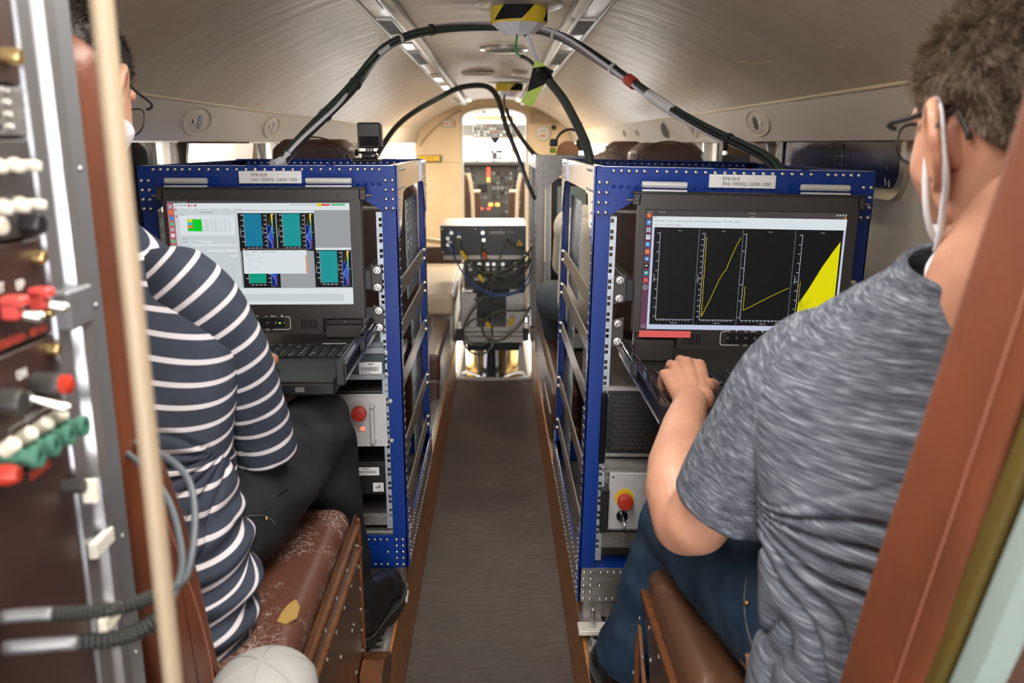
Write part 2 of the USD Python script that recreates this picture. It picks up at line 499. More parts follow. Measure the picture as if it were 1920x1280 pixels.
# plasma-like colour bar of the plots
mat_nodes('scr_bar_plasma', {'uv': ('attribute', {'attribute': 'st'}), 'sx': ('separate_xyz', {}), 'rp': ('rgb_ramp', {'ramp': [(0, (0.02, 0.0, 0.10)), (0.25, (0.06, 0.02, 0.30)), (0.5, (0.0, 0.25, 0.45)), (0.72, (0.03, 0.5, 0.2)), (0.9, (0.8, 0.75, 0.0)), (1, (0.9, 0.85, 0.0))]}),
          'p': ('principled_bsdf', {'base_color': (0.01, 0.01, 0.01), 'emission_strength': 0.7})},
          [('uv.vector', 'sx.vector'), ('sx.y', 'rp.fac'), ('rp.color', 'p.emission_color')])
# striped jersey: white pin stripes printed at even steps along the garment (st.y in metres)
mat_nodes('jersey_striped', {'uv': ('attribute', {'attribute': 'st'}), 'sx': ('separate_xyz', {}), 'm1': ('math', {'math_type': 'divide', 'value2': 0.0300}), 'm2': ('math', {'math_type': 'fraction'}),
                             'm3': ('map_range', {'from_min': 0.225, 'from_max': 0.255, 'to_min': 1.0, 'to_max': 0.0, 'clamp': True}),
                             'm4': ('map_range', {'from_min': 0.0, 'from_max': 0.03, 'to_min': 0.0, 'to_max': 1.0, 'clamp': True}), 'm5': ('math', {'math_type': 'multiply'}),
                             'tc': ('texture_coordinate', {}), 'ns': ('noise_texture', {'scale': 18, 'detail': 4}), 'rp': ('rgb_ramp', {'ramp': [(0.3, (0.030, 0.037, 0.056)), (0.7, (0.043, 0.052, 0.076))]}),
                             'mx': ('mix_color', {'b': (0.58, 0.55, 0.58)}), 'bn': ('noise_texture', {'scale': 900, 'detail': 2}), 'bp': ('bump', {'strength': 0.25, 'distance': 0.001}),
                             'p': ('principled_bsdf', {'roughness': 0.85, 'specular_ior_level': 0.2})},
          [('uv.vector', 'sx.vector'), ('sx.y', 'm1.value1'), ('m1.value', 'm2.value1'), ('m2.value', 'm3.value'), ('m2.value', 'm4.value'), ('m3.result', 'm5.value1'), ('m4.result', 'm5.value2'),
           ('tc.object', 'ns.vector'), ('ns.fac', 'rp.fac'), ('rp.color', 'mx.a'), ('m5.value', 'mx.fac'), ('mx.result', 'p.base_color'), ('tc.object', 'bn.vector'), ('bn.fac', 'bp.height'), ('bp.normal', 'p.normal')])
# heathered jersey: short pale streaks running round the garment (st.x round, st.y along)
mat_nodes('jersey_heather', {'uv': ('attribute', {'attribute': 'st'}), 'mp': ('mapping', {'scale': (34, 430, 1)}), 'ns': ('noise_texture', {'scale': 1.0, 'detail': 2, 'roughness': 0.55}),
                             'mp2': ('mapping', {'scale': (10, 120, 1)}), 'n2': ('noise_texture', {'scale': 1.0, 'detail': 2}), 'ad': ('math', {'math_type': 'multiply_add', 'value2': 0.62}), 'hf': ('math', {'math_type': 'multiply', 'value2': 0.38}),
                             'rp': ('rgb_ramp', {'ramp': [(0.36, (0.040, 0.045, 0.060)), (0.47, (0.072, 0.080, 0.102)), (0.56, (0.125, 0.137, 0.165)), (0.68, (0.28, 0.30, 0.345))]}),
                             'bp': ('bump', {'strength': 0.3, 'distance': 0.001}), 'p': ('principled_bsdf', {'roughness': 0.85, 'specular_ior_level': 0.2})},
          [('uv.vector', 'mp.vector'), ('mp.vector', 'ns.vector'), ('uv.vector', 'mp2.vector'), ('mp2.vector', 'n2.vector'), ('n2.fac', 'hf.value1'), ('ns.fac', 'ad.value1'), ('hf.value', 'ad.value3'), ('ad.value', 'rp.fac'), ('rp.color', 'p.base_color'), ('ns.fac', 'bp.height'), ('bp.normal', 'p.normal')])
# cracked old leather: pale crackle where it is worn
for nm_, w0_, wm_, base_ in (('leather_cracked', 0.46, 0.8, (0.105, 0.040, 0.026)), ('leather_worn', 0.55, 0.55, (0.115, 0.052, 0.026))):
    mat_nodes(nm_, {'tc': ('texture_coordinate', {}), 'dn': ('noise_texture', {'scale': 30, 'detail': 3}), 'dm': ('mix_vector', {'fac': 0.06}), 'vo': ('voronoi_texture', {'scale': 95, 'feature': 'distance_to_edge'}),
                              'vr': ('map_range', {'from_min': 0.02, 'from_max': 0.10, 'to_min': 1.0, 'to_max': 0.0, 'clamp': True}), 'ns': ('noise_texture', {'scale': 11, 'detail': 5, 'roughness': 0.65}),
                              'wr': ('map_range', {'from_min': w0_, 'from_max': w0_ + 0.12, 'to_min': 0.0, 'to_max': wm_, 'clamp': True}), 'mu': ('math', {'math_type': 'multiply'}),
                              'mx': ('mix_color', {'a': base_, 'b': (0.44, 0.35, 0.30)}), 'bp': ('bump', {'strength': 0.4, 'distance': 0.002}), 'p': ('principled_bsdf', {'roughness': 0.45})},
          [('tc.object', 'dn.vector'), ('tc.object', 'dm.a'), ('dn.color', 'dm.b'), ('dm.result', 'vo.vector'), ('vo.distance', 'vr.value'), ('tc.object', 'ns.vector'), ('ns.fac', 'wr.value'), ('vr.result', 'mu.value1'), ('wr.result', 'mu.value2'), ('mu.value', 'mx.fac'), ('mx.result', 'p.base_color'), ('ns.fac', 'bp.height'), ('bp.normal', 'p.normal')])
# wood veneer along the aisle and the ribbed aisle mat
mat_nodes('veneer', {'tc': ('texture_coordinate', {}), 'mp': ('mapping', {'scale': (6, 1.2, 22)}), 'ns': ('noise_texture', {'scale': 4, 'detail': 4, 'distortion': 0.6}), 'rp': ('rgb_ramp', {'ramp': [(0.33, (0.24, 0.092, 0.024)), (0.5, (0.42, 0.175, 0.045)), (0.66, (0.38, 0.155, 0.040)), (0.72, (0.05, 0.02, 0.008)), (0.78, (0.22, 0.082, 0.022))]}),
                     'p': ('principled_bsdf', {'roughness': 0.4})}, [('tc.object', 'mp.vector'), ('mp.vector', 'ns.vector'), ('ns.fac', 'rp.fac'), ('rp.color', 'p.base_color')])
mat_nodes('aisle_mat', {'tc': ('texture_coordinate', {}), 'mp': ('mapping', {'scale': (14, 130, 1)}), 'ns': ('noise_texture', {'scale': 1.4, 'detail': 4, 'roughness': 0.6}), 'big': ('noise_texture', {'scale': 3.0, 'detail': 2}),
                        'rp': ('rgb_ramp', {'ramp': [(0.3, (0.046, 0.032, 0.026)), (0.6, (0.092, 0.068, 0.058)), (0.78, (0.17, 0.135, 0.12))]}), 'r2': ('rgb_ramp', {'ramp': [(0.35, (0.75, 0.75, 0.75)), (0.65, (1.15, 1.1, 1.05))]}),
                        'mx': ('mix_color', {'blend_type': 'multiply', 'fac': 1.0}), 'bp': ('bump', {'strength': 0.4, 'distance': 0.002}), 'p': ('principled_bsdf', {'roughness': 0.62})},
          [('tc.object', 'mp.vector'), ('mp.vector', 'ns.vector'), ('tc.object', 'big.vector'), ('ns.fac', 'rp.fac'), ('big.fac', 'r2.fac'), ('rp.color', 'mx.a'), ('r2.color', 'mx.b'), ('mx.result', 'p.base_color'), ('ns.fac', 'bp.height'), ('bp.normal', 'p.normal')])
M['lens_glass'] = usdkit.material(stage, '/World/Looks/lens_glass', {'t': ('transparent_bsdf', {'color': (0.97, 0.97, 0.97)}), 'g': ('glossy_bsdf', {'roughness': 0.03, 'color': (1, 1, 1)}), 'm': ('mix_closure', {'fac': 0.05})},
                                  [('t.BSDF', 'm.closure1'), ('g.BSDF', 'm.closure2')], 'm.closure')
# window glass: clear with a grazing reflection
M['glass'] = usdkit.material(stage, '/World/Looks/glass', {'t': ('transparent_bsdf', {'color': (0.95, 0.96, 0.96)}), 'g': ('glossy_bsdf', {'roughness': 0.02, 'color': (1, 1, 1)}), 'f': ('fresnel', {'IOR': 1.5}), 'm': ('mix_closure', {})},
                             [('f.fac', 'm.fac'), ('t.BSDF', 'm.closure1'), ('g.BSDF', 'm.closure2')], 'm.closure')

# ================================================================== the setting: cabin shell
CX = -0.0275
HALF = [(0.0, 1.455), (0.15, 1.449), (0.28, 1.428), (0.45, 1.378), (0.6, 1.315), (0.72, 1.247), (0.80, 1.185)]


def squeeze(y):
    return 1.0 if y < 5 else 1.0 - 0.17 * min(1.0, (y - 5) / 2.8)


def skin_panel(prof, ys, t=0.012, n=14):
    """a curved panel: the section prof (x from the centre line, z) carried along ys, t thick outwards"""
    x = np.array([p[0] for p in prof]); z = np.array([p[1] for p in prof])
    s = np.r_[0, np.cumsum(np.hypot(np.diff(x), np.diff(z)))]
    q = np.linspace(0, s[-1], n)
    x, z = (CubicSpline(s, x)(q), CubicSpline(s, z)(q)) if len(prof) > 2 else (np.interp(q, s, x), np.interp(q, s, z))
    tx, tz = np.gradient(x), np.gradient(z); L = np.hypot(tx, tz)
    nx, nz = -tz / L, tx / L
    sg = np.sign(nz.sum() if abs(nz.sum()) > abs(nx.sum()) else nx.sum() * np.sign(x.mean() + 1e-9))
    xo, zo = x + sg * nx * t, z + sg * nz * t
    ring = np.r_[np.c_[x, z], np.c_[xo, zo][::-1]]
    v = np.array([[(CX + a * squeeze(y), y, b) for a, b in ring] for y in ys])
    m = grid_mesh(v)
    k = len(ring); base = (len(ys) - 1) * k
    f = []
    for i in range(n - 1):
        f += [(i, k - 1 - i, i + 1), (i + 1, k - 1 - i, k - 2 - i)]
        a, b, c, d = base + i, base + k - 1 - i, base + i + 1, base + k - 2 - i
        f += [(a, c, b), (c, d, b)]
    return tm(m.vertices, np.r_[m.faces, f])


def prof_between(a, b):
    full = [(-x, z) for x, z in HALF[::-1]] + HALF[1:]
    X = [p[0] for p in full]; Z = [p[1] for p in full]
    cs = CubicSpline(X, Z)
    q = np.linspace(a, b, 9)
    return [(float(x), float(cs(x))) for x in q]


def yr(a, b):
    return list(np.linspace(a, b, max(2, int((b - a) / 0.35) + 1)))


ceiling = thing('ceiling', 'curved beige vinyl cabin ceiling in three long panels', '', kind='structure')
YJ = [-1.5, 1.35, 3.42, 5.2, 7.8]
for y0, y1 in zip(YJ[:-1], YJ[1:]):
    for a, b in ((-0.80, -0.322), (-0.232, 0.232), (0.322, 0.80)):
        part(ceiling, 'ceiling_panel', skin_panel(prof_between(a, b), yr(y0 + 0.0012, y1 - 0.0012), n=18), 'ceiling_vinyl', smooth=40)
part(ceiling, 'backing', skin_panel([(x, z + 0.03) for x, z in prof_between(-0.9, 0.9)], yr(-1.5, 7.8), n=20), 'rail_dark')
# ceiling scratches: thin pale scores in the vinyl
_cs = CubicSpline([p[0] for p in prof_between(-0.8, 0.8)], [p[1] for p in prof_between(-0.8, 0.8)])
for pts_ in ([(0.66, 2.30), (0.68, 2.22), (0.69, 2.12)], [(0.595, 2.02), (0.612, 2.0), (0.63, 2.01), (0.64, 2.03)], [(0.47, 2.45), (0.49, 2.36)], [(0.70, 1.75), (0.705, 1.70)], [(0.55, 1.62), (0.553, 1.605)], [(-0.60, 2.05), (-0.603, 2.03)]):
    part(ceiling, 'scratch', tube([(CX + x, y, float(_cs(x)) - 0.0002) for x, y in pts_], 0.0008, 5, 12), 'cream_wall', smooth=True)
for sgn, nm in ((-1, 'left'), (1, 'right')):
    w = thing('wall_' + nm, 'grey-beige cabin side wall with window openings', '', kind='structure')
    pr = [(sgn * 0.806, 1.182), (sgn * 0.826, 1.13), (sgn * 0.845, 1.078)]
    for y0, y1 in zip((-1.5, 1.50, 3.36, 5.3), (1.50, 3.36, 5.3, 7.8)):
        part(w, 'valance_panel', skin_panel(pr, yr(y0 + 0.001, y1 - 0.001), n=6), 'valance_vinyl', smooth=40)
    part(w, 'valance_lip', skin_panel([(sgn * 0.845, 1.078), (sgn * 0.93, 1.074)], yr(-1.5, 7.8), n=2), 'valance_vinyl')
    wins = [(2.02, 2.46), (3.2, 3.62), (4.4, 4.8), (5.7, 6.1)] if sgn < 0 else [(1.80, 2.62), (2.86, 3.56), (4.4, 4.8), (5.7, 6.1)]
    P = sbox(-1.5, -0.03, 7.8, 1.16)
    for k, (a, b) in enumerate(wins):
        zb = 0.965 if (sgn > 0 and k == 0) else 0.74
        P = P.difference(sbox(a + 0.05, zb + 0.05, b - 0.05, 1.11 - 0.02).buffer(0.05, 6))
    part(w, 'wall_panel', extr(P, 'x', sgn * 0.90 + CX, sgn * 0.935 + CX), 'wall_vinyl')
    for k, (a, b) in enumerate(wins):
        zb = 0.965 if (sgn > 0 and k == 0) else 0.74
        wn = thing('window_%d' % (k + 1 + (4 if sgn > 0 else 0)), 'cabin window with a polished metal surround in the %s wall' % nm, '', kind='structure')
        o = sbox(a + 0.05, zb + 0.05, b - 0.05, 1.09).buffer(0.065, 6)
        i_ = sbox(a + 0.05, zb + 0.05, b - 0.05, 1.09).buffer(0.042, 6)
        part(wn, 'window_frame', extr(o.difference(i_), 'x', sgn * 0.885 + CX, sgn * 0.90 + CX), 'polished')
        part(wn, 'pane', extr(i_.buffer(0.004), 'x', sgn * 0.925 + CX, sgn * 0.928 + CX), 'glass')
    # pale cove strip where ceiling and valance meet
    struct('trim_%d' % (1 if sgn < 0 else 2), sweep([(CX + sgn * 0.801 * squeeze(y), y, 1.184) for y in yr(-1.5, 7.8)], 0.004, 6), 'cream_wall', 'thin pale bead where ceiling and side panel meet, %s side' % nm)
    # sloping polished window reveal below the valance
    rv = [(sgn * 0.862, 1.072), (sgn * 0.885, 0.93)]
    for y0, y1 in (((2.50, 3.16), (3.66, 4.36)) if sgn < 0 else ((2.66, 2.84),)):
        part(w, 'reveal_panel', skin_panel(rv, yr(y0, y1), 0.006, 4), 'polished')

# floors: the raised side floors, the sunken aisle between veneered sides
fl = thing('floor', 'raised cabin floor and sunken aisle', '', kind='structure')
part(fl, 'side_floor', bx(-0.92, -0.237, -1.5, 7.8, -0.05, 0.0), 'carpet_brown')
part(fl, 'side_floor', bx(0.189, 0.87, -1.5, 7.8, -0.05, 0.0), 'carpet_brown')
part(fl, 'pit_floor', bx(-0.24, 0.192, 4.56, 5.6, -0.30, -0.25), 'pit_dark')
part(fl, 'pit_wall', bx(-0.24, 0.192, 5.6, 5.65, -0.30, 0.0), 'pit_dark')
part(fl, 'front_floor', bx(-0.237, 0.189, 5.65, 7.8, -0.05, 0.0), 'carpet_brown')
part(fl, 'cockpit_floor', bx(-0.8, 0.75, 7.8, 9.6, -0.3, -0.2), 'carpet_brown')
mat = single('aisle_runner', bx(-0.232, 0.184, -1.5, 4.52, -0.245, -0.22), 'aisle_mat', 'dark brown ribbed rubber runner along the sunken aisle', 'floor mat')
struct('trim_3', [bx(-0.237, -0.2325, -1.5, 4.54, -0.25, -0.003), bx(-0.243, -0.232, 1.0, 4.54, -0.003, 0.004, 0.001)], 'veneer', 'wood veneered side of the sunken aisle, left')
struct('trim_4', [bx(0.1845, 0.189, -1.5, 4.54, -0.25, -0.003), bx(0.184, 0.195, 1.0, 4.54, -0.003, 0.004, 0.001)], 'veneer', 'wood veneered side of the sunken aisle, right')
ed = thing('aisle_step_frame', 'pale metal frame round the open pit at the front end of the aisle', 'floor frame', (0, 4.54, -0.22))
part(ed, 'sill', bx(-0.236, 0.188, 4.52, 4.545, -0.25, -0.205, 0.004), 'bare_aluminium')
part(ed, 'side_strip', bx(-0.236, -0.215, 4.53, 5.5, -0.23, -0.2), 'clamp_white')
part(ed, 'side_strip', bx(0.168, 0.188, 4.53, 5.5, -0.23, -0.2), 'clamp_white')
for sx, nm in ((-0.262, 'left'), (0.216, 'right')):
    seat_rail = thing('seat_rail', 'aluminium seat track with a row of round cut-outs along the %s side of the aisle' % nm, 'floor rail', (sx, 1.5, 0))
    w_ = 0.024
    P = sbox(sx - 0.011, 0.1, sx + 0.011, 4.5)
    for k in range(30):
        P = P.difference(Polygon([(sx + 0.0085 * math.cos(t), 0.95 + 0.0254 * k + 0.0085 * math.sin(t)) for t in np.linspace(0, 2 * math.pi, 13)[:-1]]))
    part(seat_rail, 'track', extr(P, 'z', 0.012, 0.016), 'bare_aluminium')
    part(seat_rail, 'channel', bx(sx - 0.011, sx + 0.011, 0.1, 4.5, 0.0, 0.005), 'bare_aluminium')
    for q in (-1, 1):
        part(seat_rail, 'flange', bx(sx + q * 0.012, sx + q * w_, 0.1, 4.5, 0.0, 0.008, 0.001), 'bare_aluminium')
        part(seat_rail, 'lip', bx(sx + q * 0.0115, sx + q * 0.0145, 0.1, 4.5, 0.005, 0.018), 'zinc_bolt')
    part(seat_rail, 'cover_strip', bx(*((sx + 0.026, sx + 0.036) if sx > 0 else (sx - 0.036, sx - 0.026)), 0.1, 4.5, 0.0, 0.016, 0.002), 'bare_aluminium')

# front bulkhead with the arched way through to the cockpit
sec = [(CX + x * squeeze(7.8), z + 0.012) for x, z in prof_between(-0.8, 0.8)]
BH = Polygon([(CX + 0.72, -0.03)] + [(CX + 0.72, 1.12)] + sec[::-1] + [(CX - 0.72, 1.12), (CX - 0.72, -0.03)])
th = np.linspace(0, math.pi, 15)
DOOR = Polygon([(0.262, -0.2), (0.262, 1.30)] + [(-0.025 + 0.287 * math.cos(t), 1.30 + 0.085 * math.sin(t)) for t in th] + [(-0.312, 1.30), (-0.312, -0.2)])
wf = thing('wall_front', 'cream front bulkhead with an arched opening to the cockpit', '', kind='structure')
part(wf, 'bulkhead_panel', extr(BH.difference(DOOR), 'y', 7.8, 7.84), 'cream_wall')
part(wf, 'door_jamb', extr(DOOR.buffer(0.012).difference(DOOR.buffer(-0.004)).intersection(sbox(-1, 0, 1, 2)), 'y', 7.785, 7.9), 'clamp_white')
arch = [(CX - 0.64 + 0.0 * t, 0) for t in th]
part(wf, 'arch_bead', tube([(-0.70, 7.792, 1.05), (-0.62, 7.792, 1.15), (-0.50, 7.792, 1.255), (-0.38, 7.792, 1.335), (-0.32, 7.792, 1.365)], 0.006, 6, 20), 'cream_dark')
part(wf, 'panel_joint', bx(-0.66, -0.33, 7.797, 7.80, 0.905, 0.909), 'cream_dark')
part(wf, 'soffit', extr(DOOR.buffer(0.10).difference(DOOR.buffer(-0.002)).intersection(sbox(-0.36, 1.30, 0.31, 2)), 'y', 7.9, 8.3), 'cream_wall')
part(wf, 'recess_panel', bx(0.30, 0.62, 7.76, 7.80, 1.25, 1.36), 'cream_dark')

# unseen rear end wall, its doorway placed to let daylight in behind the camera
wb = thing('unseen_wall_back', 'unseen cream rear end wall, its doorway placed to light the cabin from behind', '', kind='structure')
RW = Polygon([(CX + 0.93, -0.26), (CX + 0.93, 1.12)] + [(CX + x, z + 0.02) for x, z in prof_between(-0.8, 0.8)][::-1] + [(CX - 0.93, 1.12), (CX - 0.93, -0.26)])
part(wb, 'end_panel', extr(RW.difference(sbox(-0.50, 0.05, 0.55, 1.30).buffer(0.04)), 'y', -1.54, -1.5), 'valance_vinyl')

# overhead service rails with lamp lenses
for sx, nm in ((-0.277, 'left'), (0.277, 'right')):
    xc = CX + sx
    ra = thing('overhead_rail', 'long beige overhead service rail with grey lamp covers, %s of the centre line' % nm, 'overhead rail', (xc, 3.5, 1.405))
    q = 0.046
    part(ra, 'housing', extr([(xc - q, 1.436), (xc - q, 1.412), (xc - q * 0.55, 1.402), (xc + q * 0.55, 1.402), (xc + q, 1.412), (xc + q, 1.436)], 'y', -1.5, 7.75), 'rail_metal')
    for s2 in (-1, 1):
        part(ra, 'edge_bead', bx(xc + s2 * q * 0.62 - 0.003, xc + s2 * q * 0.62 + 0.003, -1.5, 7.7, 1.399, 1.406), 'clamp_white')
    for k, (a, b, m_) in enumerate(((1.95, 2.25, 'rail_metal'), (2.42, 2.72, 'lens_grey'), (2.98, 3.12, 'rail_dark'), (3.25, 3.72, 'lens_grey'), (4.25, 4.38, 'lens_red'), (4.45, 4.72, 'lamp_lit'), (5.05, 5.42, 'lamp_lit'), (5.46, 5.6, 'lens_red'), (6.5, 6.6, 'rail_dark'), (6.9, 7.0, 'rail_dark'))):
        if m_ == 'lamp_lit' and sx > 0:
            m_ = 'lens_grey'
        part(ra, {'lens_grey': 'lamp_cover', 'lamp_lit': 'lamp', 'lens_red': 'sign_lens', 'rail_dark': 'slot', 'rail_metal': 'hatch'}[m_], bx(xc - 0.020, xc + 0.020, a, b, 1.3985, 1.403, 0.001), m_, label='lit white reading lamp' if m_ == 'lamp_lit' else None)
        if m_ in ('lens_grey', 'lamp_lit'):
            part(ra, 'lens_rim', [bx(xc - 0.023, xc + 0.023, a - 0.006, a, 1.396, 1.403), bx(xc - 0.023, xc + 0.023, b, b + 0.006, 1.396, 1.403), bx(xc + 0.020, xc + 0.024, a, b, 1.396, 1.403)], 'clamp_white')

# round air outlets in the side panels
for k, (sgn, y, lab) in enumerate(((-1, 2.475, 'round beige air outlet in the left side panel, above the bright window'), (-1, 3.28, 'smaller-looking round air outlet in the left side panel, beside the cable end'), (1, 2.63, 'round beige air outlet in the right side panel, nearest the man in grey'),
                                 (1, 3.50, 'round air outlet in the right side panel half behind the drooping cables'), (1, 4.08, 'oval-looking ribbed grille in the right side panel, above the leather headrest'), (1, 5.3, 'farther of two tiny outlets in the right side panel'), (1, 4.9, 'nearer of two tiny outlets in the right side panel'))):
    n_ = np.array([-sgn, 0, -0.36]); n_ /= np.linalg.norm(n_)
    c = np.array([CX + sgn * 0.8245 * squeeze(y), y, 1.133])
    R = 0.042 if k < 5 else 0.020
    L_ = (0.118, 0.112, 0.118, 0.075, 0.085, 0.045, 0.05)[k]
    v = thing('air_outlet', lab, 'air outlet', c)

    def oval(m):
        q = np.array(m.vertices); q[:, 1] = c[1] + (q[:, 1] - c[1]) * L_ / R
        return tm(q, m.faces)
    part(v, 'ring', oval(lathe(c - n_ * 0.004, n_, [(R, 0), (R, 0.005), (R * 0.95, 0.0085), (R * 0.88, 0.007), (R * 0.86, 0.0)], 40)), 'valance_vinyl')
    part(v, 'disc', oval(lathe(c - n_ * 0.004, n_, [(R * 0.86, 0), (R * 0.86, 0.005), (R * 0.5, 0.006)], 36)), 'valance_vinyl' if k != 4 else 'lens_grey')
    if k != 4:
        m_ = lathe(c + n_ * 0.0005, n_, [(R * 0.50, 0), (R * 0.50, 0.0025)], 24)
        q = np.array(m_.vertices); q[:, 1] = c[1] + 0.018 * L_ / 0.118 + (q[:, 1] - c[1]) * 1.0 * L_ / 0.118
        part(v, 'slot', tm(q, m_.faces), 'black_metal')
        part(v, 'tab', bx(c[0] - 0.004, c[0] + 0.006, c[1] - L_ * 0.36, c[1] - L_ * 0.22, c[2] - 0.006, c[2] + 0.006), 'rail_dark')
    else:
        t_ = np.array([0.36 * sgn, 0, -1]); t_ /= np.linalg.norm(t_)
        for j in range(-6, 7):
            h_ = 0.036 * math.sqrt(1 - (j / 7) ** 2); p = c + n_ * 0.003 + np.array([0, j * 0.0105, 0])
            part(v, 'louvre', cyl(p - t_ * h_, p + t_ * h_, 0.0016, 6), 'rail_dark')

# fittings on the middle of the ceiling
cl = thing('ceiling_lamp', 'oval chrome-rimmed lamp set flat in the middle of the ceiling', 'lamp', (0.0, 3.63, 1.45))
el = lathe((0.03, 3.63, 1.452), (0, 0, -1), [(0.10, 0), (0.10, 0.006), (0.085, 0.012), (0.075, 0.008)], 36)
part(cl, 'rim', el, 'zinc_bolt'); part(cl, 'lens', lathe((0.03, 3.63, 1.452), (0, 0, -1), [(0.075, 0), (0.075, 0.009), (0.04, 0.011)], 30), 'lens_grey')
for x0, x1, y, lab in ((-0.19, -0.015, 4.80, 'shallow rectangular beige hatch in the ceiling, left one of two'), (0.08, 0.165, 4.72, 'shallow rectangular beige hatch in the ceiling, right one of two')):
    h_ = thing('ceiling_hatch', lab, 'hatch', (x0, y, 1.44))
    part(h_, 'frame', bx(x0, x1, y - 0.09, y + 0.09, 1.435, 1.452, 0.004), 'valance_vinyl'); part(h_, 'lid', bx(x0 + 0.012, x1 - 0.012, y - 0.07, y + 0.07, 1.430, 1.437, 0.003), 'ceiling_vinyl')
for k, (x, y) in enumerate(((-0.02, 2.30), (0.155, 2.9))):
    pass

# outside, beyond the right-hand windows: a hangar wall placed to block sky there
hg = thing('hangar_sky_block', 'hangar side beyond the right-hand cabin windows, placed to block sky light there', 'building', (3.2, 3, 0))
part(hg, 'sheet_wall', bx(3.2, 3.3, -2, 12, -1.5, 3.0), 'hangar_grey'); part(hg, 'banner', bx(3.15, 3.2, 11.2, 11.9, 0.9, 1.8), 'hangar_red'); part(hg, 'crate', bx(2.4, 3.0, 7.5, 9.4, -1.5, 1.1), 'hangar_warm')
ns = thing('window_shade', 'navy window shade with a faint dark line emblem and pale scratches in the right-hand window', 'window shade', (0.86, 2.2, 1.02))
part(ns, 'sheet', bx(0.878, 0.882, 1.80, 2.63, 0.955, 1.09), 'navy_shade')
ex = 0.8775
lines = [((2.20, 1.04), (2.12, 1.04)), ((2.20, 1.02), (2.12, 1.02)), ((2.20, 1.04), (2.20, 1.02)), ((2.12, 1.04), (2.12, 1.02)), ((2.175, 1.07), (2.145, 0.99)), ((2.165, 1.07), (2.155, 0.985)), ((2.24, 1.07), (2.22, 1.072))]
for a, b in lines:
    part(ns, 'emblem_line', cyl((ex, a[0], a[1]), (ex, b[0], b[1]), 0.0022, 5), 'navy_line')
rg = random.Random(4)
for k in range(9):
    y, z = rg.uniform(1.85, 2.1), rg.uniform(0.97, 1.05); a = rg.uniform(0, 3.1)
    part(ns, 'scratch', cyl((ex, y, z), (ex, y + 0.018 * math.cos(a), z + 0.018 * math.sin(a)), 0.0006, 4), 'chipped_metal')

# ================================================================== the blue equipment racks
def seq(t, name, spots, d, r, mat='rivet_metal', label=None):
    for p in spots:
        part(t, name, dome(p, d, r), mat, smooth=True)


